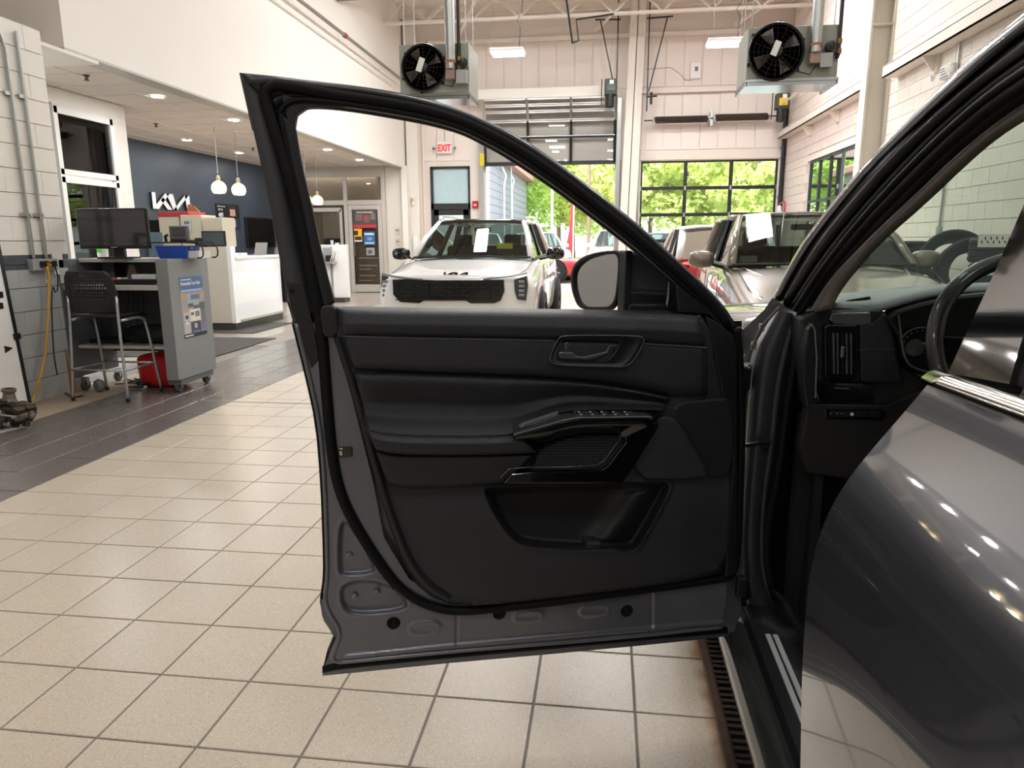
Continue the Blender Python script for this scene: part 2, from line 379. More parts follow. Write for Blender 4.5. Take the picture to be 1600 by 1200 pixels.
# right wall with a window
WR = (13.9, 17.0, 1.35, 3.05)
mb = MB(); mb.box((XR, -9, 0), (XR+.1, WR[0], ZT)).box((XR, WR[1], 0), (XR+.1, YF, ZT)).box((XR, WR[0], 0), (XR+.1, WR[1], WR[2])).box((XR, WR[0], WR[3]), (XR+.1, WR[1], ZT))
RB = mat('right_wall_mortar', 'CFC8BC', .7)
wall_right = S(mb, 'wall_right', RB, label='painted white block wall on the right')
BRW = mat('right_block_paint', 'E2DACF', .5, bump=.4, bscale=60, var=.03, vscale=4)
BRP = mat('right_block_pink_bounce', 'E8DAD3', .5, bump=.4, bscale=60, var=.03, vscale=4)  # same block paint, tinted with the pink light bounced onto this stretch
def block(): 
    q = MB().cbox((0, 0, 0), (.02, .398, .194)); me = bpy.data.meshes.new('block'); me.from_pydata(q.v, [], q.f)
    return me
def blocks(parent, X, y0, y1, z0, z1, m, single, hole=None, nmax=300, sgn=-1):
    me = block(); me.materials.append(m); rest = MB(); n = 0
    L = []
    nz = int(round((z1-z0)/.2))
    for r in range(nz):
        y = y0 + (.2 if r % 2 else 0)
        while y < y1-.05:
            L.append((y, y+.4 if y+.4 <= y1 else y1, z0+r*.2)); y += .4
        if r % 2: L.append((y0, y0+.2, z0+r*.2))
    for a, b, z in L:
        if hole and b > hole[0] and a < hole[1] and z+.2 > hole[2] and z < hole[3]: continue
        c = (a+b)/2; full = abs(b-a-.4) < .01
        if full and n < nmax and single(c, z+.1):
            o = bpy.data.objects.new('block', me); COL.objects.link(o); o.location = (X+sgn*.008, c, z+.1); adopt(o, parent); n += 1
        else: rest.cbox((X+sgn*.008, c, z+.1), (.02, b-a-.006, .193))
    if rest.v: rest.build('further_blocks', m, parent, kind='stuff')
blocks(wall_right, XR, -4, 12.9, 0, 7.0, BRW, lambda y, z: 4.2 < y < 9.0 and 1.2 < z < 3.4)
blocks(wall_right, XR, 13.3, 19.2, 0, 7.0, BRP, lambda y, z: False, hole=WR)
win = thing('window_1', None, None, (XR, 15.4, 1.35)); win['kind'] = 'structure'; win['label'] = 'dark framed window in the right wall'
WB = mat('dark_window_frame', '30363A', .4)
for a in (WR[0], 14.75, 15.5, 16.25, WR[1]-.06): MB().box((XR+.0, a, WR[2]), (XR+.05, a+.05, WR[3])).build('mullion', WB, win)
for z in (WR[2], 2.15, WR[3]-.06): MB().box((XR+.0, WR[0], z), (XR+.05, WR[1], z+.05)).build('rail', WB, win)
GW = glass('window_glass', 'F4FAF8')
for i, a in enumerate((WR[0]+.06, 14.81, 15.56, 16.31)): MB().add([(XR+.03, a, WR[2]), (XR+.03, a+.69, WR[2]), (XR+.03, a+.69, WR[3]), (XR+.03, a, WR[3])], [(0, 1, 2, 3)]).build('pane', GW, win)
MB().box((XR-.03, WR[0]-.15, WR[3]), (XR+.02, WR[1]+.12, WR[3]+.12)).build('head_trim', BRP, win)
# left block wall and the drywall header over it
lw = block_mat('left_block_paint', [(0, 'B0B3B3'), (1.135, '4A4F57'), (1.265, 'E8E3DA'), (3.2, 'E8E3DA')])
wall_left = S(MB().box((XL-.3, -9, 0), (XL, 6.12, 3.13)), 'wall_left', mat('left_mortar', 'B5B2AC', .7), label='left block wall, grey below a dark stripe and white above')
blocks(wall_left, XL, 2.12, 6.12, 0, 3.13, lw, lambda y, z: y > 3.4, sgn=1)
MB().box((XL-.3, 6.12, 0), (XL, 6.13, 3.13)).build('end_face', WHITE, wall_left)
S(MB().box((-7.3, 6.9, 3.27), (XB-.2, 7.1, ZT)).box((-7.3, -9, 3.12), (-7.1, 7.0, ZT)).box((-7.3, -9, 3.10), (XL-.02, 6.9, 3.13)), 'wall_header', WHITE, label='smooth drywall header above the block wall')
S(MB().box((XB-.2, 6.9, 3.27), (XB, YF, ZT)), 'wall_bulkhead', WHITE, label='long white bulkhead wall over the showroom opening')
S(MB().box((XB-.22, 6.88, 3.245), (XB+.015, 19.0, 3.27)), 'trim_7', mat('bulkhead_edge', 'BDB8B0', .4), label='grey metal edge under the bulkhead')
# stub wall and corner column at the far end of the opening
S(MB().box((-6.05, 18.85, 0), (-5.35, 19.1, 3.30)), 'wall_stub', mat('stub_paint', 'D3CDC4', .5), label='pale stub wall at the end of the showroom opening')
S(MB().box((-5.37, 18.75, 0), (-5.22, 19.4, 3.30)).box((-5.30, 19.1, 0), (-5.0, YF, ZT)), 'trim_8', WHITE, label='white corner post where the bulkhead meets the far wall')
# showroom shell
wall_blue = S(MB().box((-9.2, 9.9, 0), (-9.0, 19.2, 3.4)), 'wall_blue', mat('navy_wall', '39434F', .45, var=.04, vscale=2), label='navy blue accent wall of the showroom')
PART = mat('partition_taupe', 'B0A699', .5)
S(MB().box((-9.2, 18.95, 0), (-5.5, 19.2, 3.4)), 'wall_back', PART, label='taupe back wall behind the glazed partition')
# office box with window
S(MB().box((-7.15, 6.1, 0), (-6.96, 8.56, 3.3)).box((-7.15, 9.72, 0), (-6.96, 10.04, 3.3)).box((-7.15, 8.56, 3.07), (-6.96, 9.72, 3.3)).box((-9.2, 9.9, 0), (-6.97, 10.04, 3.3)).box((-7.3, 6.12, 0), (-4.98, 6.3, 0.02)), 'wall_office', WHITE, label='white office wall holding the interior window')
S(MB().box((-9.2, 6.0, 0), (-9.1, 10, 3.3)).box((-9.2, 6.0, 0), (-7.0, 6.1, 3.3)), 'wall_office_back', mat('office_grey', 'A9ABAA', .6), label='grey inner wall of the office')
wo = thing('window_2', None, None, (-6.96, 9.1, 0)); wo['kind'] = 'structure'; wo['label'] = 'white framed interior office window'
WF = mat('white_frame', 'EDEBE6', .35)
for a, b in ((8.56, 8.66), (9.64, 9.72)): MB().box((-6.99, a, .1), (-6.92, b, 3.07)).build('jamb', WF, wo)
for z, h in ((2.99, .08), (2.24, .07), (2.14, .07), (.1, .1)): MB().box((-6.99, 8.6, z), (-6.92, 9.7, z+h)).build('rail', WF, wo)
MB().box((-6.91, 8.50, .1), (-6.90, 8.56, 3.1)).build('shadow_bead', mat('frame_bead', '8C8C88', .5), wo)
GO = glass('office_glass', 'DADEDE')
MB().box((-6.96, 8.66, 2.31), (-6.95, 9.64, 2.99)).build('pane', GO, wo); MB().box((-6.96, 8.66, .2), (-6.95, 9.64, 2.14)).build('pane', GO, wo)
# showroom ceiling: grid with single tiles
ceil2 = S(MB().box((-9.2, 6.2, 3.32), (-5.55, 19.2, 3.42)), 'ceiling_showroom', mat('ceiling_grid', 'C8C0B8', .5), label='suspended tile ceiling of the showroom')
CT = mat('ceiling_tile', 'E3DAD2', .8, bump=.6, bscale=150)
q = MB().cbox((0, 0, 0), (.585, .585, .014)); ctm = bpy.data.meshes.new('ceiling_tile'); ctm.from_pydata(q.v, [], q.f); ctm.materials.append(CT)
downs = [(-6.06, 7.51), (-6.04, 9.44), (-6.01, 11.40), (-6.0, 13.36), (-5.98, 15.3), (-5.98, 17.3), (-8.06, 13.42), (-8.1, 15.5), (-8.06, 11.4), (-8.06, 9.44), (-8.1, 17.4)]
for i in range(6):
    for j in range(21):
        o = bpy.data.objects.new('ceiling_tile', ctm); COL.objects.link(o); o.location = (-5.865-i*.61, 6.55+j*.61, 3.316); adopt(o, ceil2)
for a in np.arange(-5.56, -9.2, -.61): MB().box((a-.012, 6.2, 3.300), (a+.012, 19.1, 3.31)).build('grid_rail', mat('grid_rail', 'EAE5DF', .4), ceil2)
LEDW = mat('downlight_glow', 'FFF6E6', .5, emit=14)
RIMW = mat('light_rim', 'F2EEE8', .3)
for i, (x, y) in enumerate(downs):
    t = thing('downlight', 'recessed round downlight, '+('bay side row, ' if x > -7 else 'navy wall side row, ')+['first', 'second', 'third', 'fourth', 'fifth', 'sixth'][sorted([q[1] for q in downs if (q[0] > -7) == (x > -7)]).index(y)]+' from the office end', 'light', (x, y, 3.3), 'recessed downlights in the showroom ceiling')
    MB().lathe([(.085, -.004), (.108, -.006), (.112, .004), (.085, .004)], (x, y, 3.298), n=24, close=True).build('rim', RIMW, t, smooth=True)
    MB().lathe([(.001, -.002), (.086, -.002), (.086, .002), (.001, .002)], (x, y, 3.30), n=20).build('lens', LEDW, t)
    area('down_lamp', (x, y, 3.28), .12, .12, 22)
for x, y in ((-6.09, 8.16), (-7.43, 11.5), (-7.38, 14.71)):
    t = thing('fire_sprinkler', 'small pendent sprinkler head hanging from the showroom ceiling tile', 'sprinkler', (x, y, 3.3), 'ceiling sprinklers of the showroom')
    MB().lathe([(.04, .0), (.04, -.006), (.012, -.01), (.012, -.045), (.03, -.05), (.03, -.056), (.004, -.058)], (x, y, 3.3), n=14).build('head', mat('sprinkler_brass', '5E5248', .4, .7), t)
    MB().tube([(x-.02, y, 3.29), (x-.022, y, 3.265), (x, y, 3.25)], .003, 6).tube([(x+.02, y, 3.29), (x+.022, y, 3.265), (x, y, 3.25)], .003, 6).build('yoke', _M['sprinkler_brass'], t)
# glazed partition with poster door
part = thing('glass_partition', 'taupe framed glass partition with transoms beside the poster covered door', 'partition', (-7, 18.8, 0))
FR = mat('partition_frame', 'B7B1A8', .4)
yy = 18.8
for a, b in ((-9.0, -8.9), (-6.97, -6.87), (-5.93, -5.83)): MB().box((a, yy-.05, 0), (b, yy+.05, 3.3)).build('post', FR, part)
for a, b in ((3.03, 3.3), (2.32, 2.44)): MB().box((-8.9, yy-.04, a), (-5.9, yy+.04, b)).build('transom_bar', FR, part)
GP = glass('partition_glass', 'EAE6E0')
for a, b in ((-8.9, -6.97), (-6.87, -5.93)): MB().box((a, yy-.005, 2.44), (b, yy+.005, 3.03)).build('transom_pane', GP, part)
MB().box((-8.9, yy-.005, 0), (-6.97, yy+.005, 2.32)).build('side_pane', GP, part)
for a, b, c, d in ((-7.95, -7.05, 2.15, 2.25), (-7.95, -7.88, .9, 2.2), (-7.1, -7.03, .9, 2.2)): MB().box((a, yy-.06, c), (b, yy-.01, d)).build('inner_frame', FR, part)
MB().box((-7.6, yy+.01, 1.45), (-7.1, yy+.02, 2.13)).build('blind', mat('white_blind', 'DCDCDA', .6), part)
MB().box((-7.6, yy+.01, .9), (-7.1, yy+.02, 1.42)).build('lower_screen', mat('slate_screen', '4B535A', .6), part)
dr = thing('door_1', None, None, (-6.4, yy, 0)); dr['kind'] = 'structure'; dr['label'] = 'glass showroom door with posters taped to it'
for a, b in ((-6.86, -6.76), (-6.05, -5.94)): MB().box((a, yy-.04, 0), (b, yy+.03, 2.31)).build('stile', FR, dr)
for a, b in ((2.2, 2.31), (0.02, .22)): MB().box((-6.8, yy-.035, a), (-6.0, yy+.02, b)).build('rail', FR, dr)
MB().box((-6.76, yy-.005, .2), (-6.05, yy+.005, 2.2)).build('pane', GP, dr)
MB().tube([(-6.70, yy-.05, 1.35), (-6.70, yy-.10, 1.32), (-6.70, yy-.10, 1.0), (-6.70, yy-.05, .97)], .012, 8).build('handle', CHROME, dr)
def wposter(name, label, x0, x1, z0, z1, col, bits=(), y=yy-.045):
    t = thing(name, label, 'poster', ((x0+x1)/2, y, z0)); MB().box((x0, y, z0), (x1, y+.004, z1)).build('sheet', mat('print_'+col, col, .5), t)
    for (a, b, c, d, cc) in bits: MB().box((x0+(x1-x0)*a, y-.002, z0+(z1-z0)*c), (x0+(x1-x0)*b, y, z0+(z1-z0)*d)).build('print_patch', mat('print_'+cc, cc, .5), t)
    return t
wposter('poster', 'dark photo poster with a red band at the top of the glass door', -6.73, -6.08, 1.72, 2.19, '4A4444', ((0, 1, 0, .18, 'B5303A'), (.1, .4, .4, .75, '7C5C58'), (.45, .7, .3, .7, '8A4A4A'), (.75, .95, .45, .8, '6F6A68'), (.15, .85, .82, .9, 'B2A8A4')))
wposter('poster', 'yellow and black poster on the glass door left of the blue one', -6.72, -6.50, 1.36, 1.70, 'E3A92E', ((.1, .9, .12, .4, '23242A'), (0, .5, .5, .85, '2E2A24'), (0, 1, 0, .1, 'DDDDDD')))
wposter('poster', 'blue square poster with white rim on the glass door', -6.46, -6.14, 1.27, 1.62, '2E5C93', ((.1, .9, .75, .9, 'C8D8E6'), (.1, .9, .08, .22, 'A8C0D8'), (.3, .75, .35, .6, '6F93BC')))
wposter('notice', 'small grey photo notice under the blue poster on the glass door', -6.40, -6.17, 1.0, 1.2, '9A9C9C', ((.2, .7, .2, .7, '55595C'),))
t = thing('door_lettering', 'small dark opening hours lettering on the lower glass door', 'lettering', (-6.4, yy-.04, .35))
for i, (w, z) in enumerate(((.55, .92), (.5, .72), (.33, .62), (.45, .45), (.35, .32))): MB().box((-6.62, yy-.041, z), (-6.62+w, yy-.039, z+.018)).build('line', mat('door_ink', '77716A', .6), t)

# ---- roof steel
for i, yv in enumerate(np.arange(19.0, -9, -1.55)):
    mb = MB().box((XB, yv-.04, ZT-.25), (XR, yv+.04, ZT-.22)).box((XB, yv-.006, ZT-.25), (XR, yv+.006, ZT)).box((XB, yv-.04, ZT-.03), (XR, yv+.04, ZT))
    S(mb, 'beam_purlin', STEELW, label='white roof purlin crossing the bay')
for i, yv in enumerate((17.6, 13.6, 9.6)):      # open web joists along the frame lines
    mb = MB().box((XB, yv-.05, ZT-.78), (XR, yv+.05, ZT-.72)); 
    for k in range(9):
        a = XB+k*1.08; mb.bar((a, yv, ZT-.75), (a+.54, yv, ZT-.27), .04, .04).bar((a+.54, yv, ZT-.27), (a+1.08, yv, ZT-.75), .04, .04)
    S(mb, 'beam_joist', STEELW, label='white open web roof joist')
for xa in (-3.9, -.4, 3.0):
    S(MB().bar((xa, 19.3, 6.5), (xa+1.5, 15.6, ZT-.25), .07, .07), 'beam_brace', STEELW, label='slanting white roof brace near the far wall')
# columns
def colm(xb0, xb1, xt0, xt1, y, d=.25):
    mb = MB()
    for (a0, a1, b0, b1, ya, yb) in ((xb0, xb1, xt0, xt1, y, y+.03), (xb0, xb1, xt0, xt1, y+d-.03, y+d), ((xb0+xb1)/2-.01, (xb0+xb1)/2+.01, (xt0+xt1)/2-.01, (xt0+xt1)/2+.01, y, y+d)):
        mb.add([(a0, ya, 0), (a1, ya, 0), (a1, yb, 0), (a0, yb, 0), (b0, ya, ZT), (b1, ya, ZT), (b1, yb, ZT), (b0, yb, ZT)], [(0,3,2,1),(4,5,6,7),(0,1,5,4),(1,2,6,5),(2,3,7,6),(3,0,4,7)])
    return mb
S(colm(.27, .68, .47, .84, 18.9), 'pillar_between_doors', STEELW, label='white tapered steel column between the two overhead doors')
mb = MB().box((4.02, 12.60, 0), (4.05, 12.86, ZT)).box((4.35, 12.60, 0), (4.38, 12.86, ZT)).box((4.04, 12.72, 0), (4.36, 12.74, ZT))
for z in (5.05, 4.65): mb.box((4.05, 12.60, z), (4.36, 12.86, z+.02))
S(mb, 'pillar_right_wall', mat('column_grey', 'CFC9BC', .45), label='pale steel I column standing against the right wall')
def girt(p0, p1, name='trim_9', label=''):
    (y0, z0), (y1, z1) = p0, p1
    mb = MB().box((4.15, y0, z0), (4.17, y1, z0+.16)).box((4.15, y0, z0+.15), (4.38, y1, z0+.17)).box((4.15, y0, z0), (4.38, y1, z0+.02))
    return S(mb, name, STEELW, label=label)
girt((13.2, 3.81), (19.2, 3.81), 'trim_9', 'long white wall girt above the right window')
girt((3.5, 3.80), (12.3, 3.80), 'trim_10', 'near white wall girt on the right block wall')
for yv in (10.9, 15.1, 17.0):
    S(MB().prism([(4.17, yv, 3.80), (4.38, yv, 3.80), (4.38, yv, 3.60), (4.30, yv, 3.60)], (0, .02, 0)).box((4.34, yv-.06, 3.58), (4.38, yv+.1, 3.80)), 'trim_bracket', STEELW, label='white bracket under a right wall girt')

area('office_fill_lamp', (-8.0, 8.0, 3.2), .6, 1.2, 45); area('partition_fill_lamp', (-7.4, 18.88, 3.28), 3.0, .1, 25)  # unseen fill lamps, added to lighten the office and the space behind the partition

# ================================================================== OVERHEAD DOORS
BF = mat('black_door_frame', '1F2123', .4)
GD = glass('door_glass', 'F6FBF8')
GDm = glass('hazy_door_glass', 'F2F4F2')
d2 = thing('overhead_door', 'closed black framed glass overhead door of four visible rows in the far wall', 'door', (2.55, YF+.05, 0))
x0, x1, zt = D2; yd = YF+.06
zs = [0, .67, 1.34, 2.01, 2.68, 3.36]; xs = [x0, x0+1.14, x0+2.28, x1]
for i, z in enumerate(zs):
    MB().box((x0, yd, max(0, z-.04)), (x1, yd+.05, z+.045)).build('rail', BF, d2)
for x in xs: MB().box((x-.045, yd-.005, 0), (x+.045, yd+.055, 3.36)).build('stile', BF, d2)
for i in range(5):
    for j in range(3):
        MB().box((xs[j]+.045, yd+.02, zs[i]+.045), (xs[j+1]-.045, yd+.026, zs[i+1]-.04)).build('pane', GD if i else mat('dark_lower_panel', '3A3F45', .5), d2)
for x in xs:
    for z in zs[1:-1]: MB().cbox((x, yd-.015, z), (.05, .02, .11)).build('hinge', GALV, d2)
d1 = thing('raised_overhead_door', 'half raised glass overhead door with aluminium rails curving inwards', 'door', (-1.5, YF-.1, 3.34))
x0, x1 = D1[0]+.02, D1[1]-.02; xs = [x0, x0+1.12, x0+2.24, x1]
pts = [(YF-.12, 3.34), (YF-.12, 3.98), (YF-.14, 4.38), (YF-.20, 4.60), (YF-.30, 4.74), (YF-.44, 4.88)]
for i in range(5):
    (ya, za), (yb, zb) = pts[i], pts[i+1]
    for j in range(3):
        MB().add([(xs[j]+.03, ya, za+.02), (xs[j+1]-.03, ya, za+.02), (xs[j+1]-.03, yb, zb-.02), (xs[j]+.03, yb, zb-.02)], [(0, 1, 2, 3)]).build('pane', GDm, d1)
for i, (ya, za) in enumerate(pts):
    MB().bar((x0-.03, ya-.02, za), (x1+.03, ya-.02, za), .04, .10 if i == 0 else .05).build('rail', BF if i == 0 else (BF if i == 1 else ALU), d1)
    if 0 < i < 5: MB().bar((x0, ya-.07, za+.03), (x1, ya-.07, za+.03), .02, .02).build('strut', ALU, d1)
for x in xs:
    MB().tube([(x, a-.03, b) for a, b in pts[:3]], .035, 4).build('stile', BF, d1)
    MB().tube([(x, a-.05, b) for a, b in pts[2:]], .035, 4).build('upper_stile', ALU, d1)
# door tracks, springs, motors
tr = thing('door_track', 'galvanised vertical track right of the raised overhead door', 'track', (.24, YF-.1, 0))
MB().box((.20, YF-.14, 0), (.24, YF-.02, 4.9)).box((.24, YF-.14, 0), (.30, YF-.11, 4.9)).build('rail', GALV, tr)
MB().box((.30, YF-.08, 0), (.33, YF-.01, 3.4)).build('seal', mat('seal_tan', 'A5977F', .7), tr)
tr = thing('door_track', 'galvanised vertical track with a yellow tag left of the raised overhead door', 'track', (-3.32, YF-.1, 0))
MB().box((-3.38, YF-.14, 0), (-3.34, YF-.02, 4.4)).box((-3.34, YF-.14, 0), (-3.27, YF-.11, 4.4)).build('rail', GALV, tr)
MB().box((-3.36, YF-.17, 3.30), (-3.24, YF-.15, 3.62)).build('yellow_tag', mat('yellow_tag', 'D9C72B', .5), tr)
for xa, lab in ((.76, 'left of'), (4.30, 'right of')):
    tr = thing('door_track', 'galvanised vertical track %s the closed overhead door' % lab, 'track', (xa, YF-.1, 0))
    MB().box((xa, YF-.12, 0), (xa+.035, YF-.02, 4.7)).box((xa-.02, YF-.12, 0), (xa, YF-.09, 4.7)).build('rail', GALV, tr)
    for z in (1.2, 2.4, 3.6): MB().box((xa-.03, YF-.03, z), (xa+.06, YF-.001, z+.05)).build('bracket', GALV, tr)
SPR = mat('spring_steel', '4A3F39', .55, .4)
sh = thing('torsion_shaft', 'long dark shaft carrying two torsion springs above the closed door', 'shaft', (2.5, 19.1, 4.45))
MB().tube([(.87, 19.1, 4.31), (4.28, 19.1, 4.345)], .016, 10).build('shaft', BLACKM, sh)
for (a, b), z in (((1.14, 2.42), 4.315), ((2.62, 3.86), 4.335)):
    path = []; n = 46
    for i in range(n*8+1): 
        t = i/(n*8); ang = i*PI/4; path.append((a+(b-a)*t, 19.1+.078*math.cos(ang), z+.078*math.sin(ang)))
    MB().tube(path, .013, 4, cap=False).build('spring', SPR, sh, smooth=True)
    MB().lathe([(.045, 0), (.045, b-a)], (a, 19.1, z), (1, 0, .01), 14).build('spring_core', mat('spring_dark', '1A1614', .8), sh)
for a in (1.10, 2.46, 2.58, 3.90): MB().lathe([(.03, -.03), (.065, -.02), (.065, .02), (.03, .03)], (a, 19.1, 4.32), (1, 0, 0), 14).build('cone', ALU, sh)
MB().box((2.49, 19.1, 4.15), (2.55, YF-.03, 4.5)).build('centre_bracket', GALV, sh)
def motor(x, y, z, label, col, tagc):
    t = thing('door_opener', label, 'motor', (x, y, z))
    MB().cbox((x, y, z), (.30, .30, .36)).build('gearbox', mat('opener_'+col, col, .5), t, bevel=.03)
    MB().lathe([(.04, -.02), (.10, 0), (.10, .28), (.05, .31)], (x-.02, y-.05, z-.45), (0, 0, 1), 18).build('motor', BLACKM, t, smooth=True)
    MB().cbox((x, y-.16, z-.02), (.20, .02, .17)).build('cover', mat('opener_'+tagc, tagc, .4), t, bevel=.01)
    MB().cbox((x+.02, y-.175, z+.10), (.10, .01, .09)).build('sticker', mat('white_sticker', 'E8E8E4', .5), t)
    MB().tube([(x-.22, y, z-.4), (x-.22, y, z+.2)], .012, 6).build('chain', BLACKM, t); return t
motor(4.07, 18.6, 4.58, 'dark door opener with a yellow cover at the right end of the spring shaft', '3A3D34', 'D8B62A')
motor(.02, 18.6, 5.02, 'dark green door opener at the right end of the deep lintel beam', '39463F', '4C5A52')
for x, y, z, lab in ((1.02, 19.0, 4.82, 'small black conduit tee on the siding right of the middle column'), (4.35, 16.5, 4.55, 'small black bracket tee near the right wall under the heater')):
    o = MB().cbox((x, y, z), (.06, .06, .28)).tube([(x-.12, y, z+.03), (x+.14, y, z+.05)], .02, 8); o.build('bracket_tee', BLACKM, label=lab, cat='bracket')
# hanger frames (black angle iron)
def hanger(x, y, label, mir=1):
    t = thing('hanger_frame', label, 'bracket', (x, y, 4.4))
    mb = [((x, y, ZT), (x, y, 4.45)), ((x+mir*.42, y, ZT-.6), (x+mir*.03, y, 4.9)), ((x-mir*.06, y, ZT-.6), (x+mir*.55, y, ZT-.58))]
    for a, b in mb: MB().bar(a, b, .03, .03).build('strut', BLACKM, t)
hanger(.16, 18.6, 'black iron hanger frame left of the middle column', -1); hanger(.90, 18.6, 'black iron hanger frame right of the middle column')
gp = thing('gas_pipe', 'black iron pipe dropping from the roof beside the hanger frame', 'pipe', (-.7, 17, 5.6))
MB().tube([(-1.0, 12.5, 6.9), (-.86, 17.2, 5.72), (-.72, 17.2, 5.76), (-.78, 17.2, 6.2), (.05, 17.2, 6.28)], .022, 8).build('pipe', BLACKM, gp)
# exit door
de = thing('door_2', None, None, (-4.2, YF, 0)); de['kind'] = 'structure'; de['label'] = 'black exit door with a frosted transom under the exit sign'
a, b, zt = DM
for p in (((a, YF-.03, 0), (a+.07, YF+.08, zt)), ((b-.05, YF-.03, 0), (b, YF+.08, zt)), ((a, YF-.03, zt-.06), (b, YF+.08, zt)), ((a, YF-.03, 2.2), (b, YF+.08, 2.36))):
    MB().box(*p).build('frame', BF, de)
MB().box((a+.07, YF+.02, 2.36), (b-.05, YF+.03, zt-.06)).build('transom_pane', mat('frosted_glass', 'B9D3DA', .35, var=.08, vscale=8), de)
MB().box((a+.07, YF+.0, 0), (a+.2, YF+.05, 2.2)).build('leaf_stile', BF, de); MB().box((b-.2, YF, 0), (b-.05, YF+.05, 2.2)).build('leaf_stile', BF, de)
MB().box((a+.07, YF, 0), (b-.05, YF+.05, .3)).build('leaf_rail', BF, de); MB().box((a+.07, YF, 2.05), (b-.05, YF+.05, 2.2)).build('leaf_rail', BF, de)
MB().box((a+.2, YF+.02, .3), (b-.2, YF+.03, 2.05)).build('leaf_pane', GD, de)
RED = mat('sign_red', 'E0262B', .4, emit=.6); WP = mat('white_plastic', 'EDEDEA', .4)
t = thing('exit_sign', 'white exit sign with red letters above the black exit door', 'sign', (-4.3, YF-.1, 3.62))
MB().cbox((-4.32, YF-.09, 3.79), (.40, .06, .30)).build('housing', WP, t, bevel=.01)
text('EXIT', .24, RED, t, 'lettering', (-4.495, YF-.125, 3.70), (PI/2, 0, 0), .002, .72, bold=.008)
for s in (-1, 1): MB().lathe([(.012, 0), (.035, .03), (.04, .06), (.01, .065)], (-4.32+s*.26, YF-.09, 3.76), (s*.5, -.8, .2), 12).build('lamp_head', GREYP, t)
MB().tube([(-4.32, YF-.03, 3.94), (-4.32, YF-.03, 4.9)], .010, 6).build('conduit', GALV, t)
t = thing('fire_alarm', 'red fire alarm pull station between exit door and track', 'alarm', (-3.52, YF-.06, 2.2))
MB().cbox((-3.52, YF-.04, 2.32), (.15, .06, .19)).build('box', mat('alarm_red', 'B51E27', .4), t, bevel=.01); MB().cbox((-3.52, YF-.075, 2.31), (.07, .012, .04)).build('handle', WP, t)
# wall pipes and sensors left of the exit door
t = thing('wall_conduit', 'pair of white conduits running down the corner post', 'conduit', (-5.0, 19.1, 0))
for k in (0, .09): MB().tube([(-4.98+k, 19.25, 0), (-4.98+k, 19.25, 6.2)], .022, 8).build('pipe', STEELW, t)
t = thing('horn_strobe', 'small amber topped white horn strobe on the corner post', 'alarm', (-5.1, 19.05, 2.2))
MB().cbox((-5.15, 19.06, 2.42), (.09, .05, .22)).build('box', WP, t, bevel=.02); MB().cbox((-5.15, 19.03, 2.45), (.05, .02, .1)).build('lens', mat('amber', 'D9B98A', .3), t)
MB().cbox((-5.12, 19.07, 1.25), (.14, .06, .5)).build('white_wall_box', WP, label='white box low on the corner post behind the white car', cat='box', bevel=.02)
for z, l in ((1.62, 'upper'), (1.33, 'lower')):
    t = thing('switch_plate', '%s of two small framed plates on the stub wall' % l, 'plate', (-5.55, 18.84, z))
    MB().cbox((-5.55, 18.84, z), (.13, .015, .2)).build('plate', mat('plate_grey', 'C3BEB6', .4), t); MB().cbox((-5.55, 18.83, z+.03), (.09, .008, .03)).build('slot', GREYP, t)
t = thing('wall_control_box', 'small white control box on the siding above the closed door', 'box', (2.2, YF-.1, 5.25))
MB().cbox((2.10, YF-.07, 5.50), (.25, .1, .38)).build('box', WP, t, bevel=.01); MB().cbox((2.12, YF-.125, 5.53), (.08, .01, .1)).build('dial', GREYP, t)
t = MB().tube([(.9, YF-.02, 5.58), (1.5, YF-.02, 5.6), (1.72, YF-.02, 5.45), (1.86, YF-.02, 5.30), (2.0, YF-.04, 5.28)], .008, 6); t.build('control_wire', mat('wire_grey', '6A6A68', .6), label='thin loose grey wire from the column to the control box', cat='wire')
t = thing('fire_extinguisher', 'small red topped extinguisher hanging at the far right corner', 'extinguisher', (4.2, 18.9, 1.9))
MB().lathe([(.02, .48), (.05, .45), (.07, .36), (.07, .02), (.05, 0)], (4.24, 18.9, 1.72), n=16).build('cylinder', mat('ext_white', 'DDDAD6', .3), t, smooth=True)
MB().tube([(4.24, 18.9, 2.22), (4.34, 18.88, 2.30), (4.38, 18.86, 2.2), (4.36, 18.86, 2.0)], .02, 8).build('hose', mat('ext_red', 'C72A2A', .4), t)
# downpipe dark in far right corner
MB().tube([(4.32, 19.2, 0), (4.32, 19.2, 5.6)], .045, 10).build('black_downpipe', BLACKM, label='black pipe running down the far right corner', cat='pipe')
MB().tube([(4.0, 18.7, 4.5), (4.25, 17.2, 4.62), (4.3, 16, 4.7)], .02, 8).build('corner_conduit', STEELW, label='white conduit arm reaching from the opener to the right wall', cat='conduit')

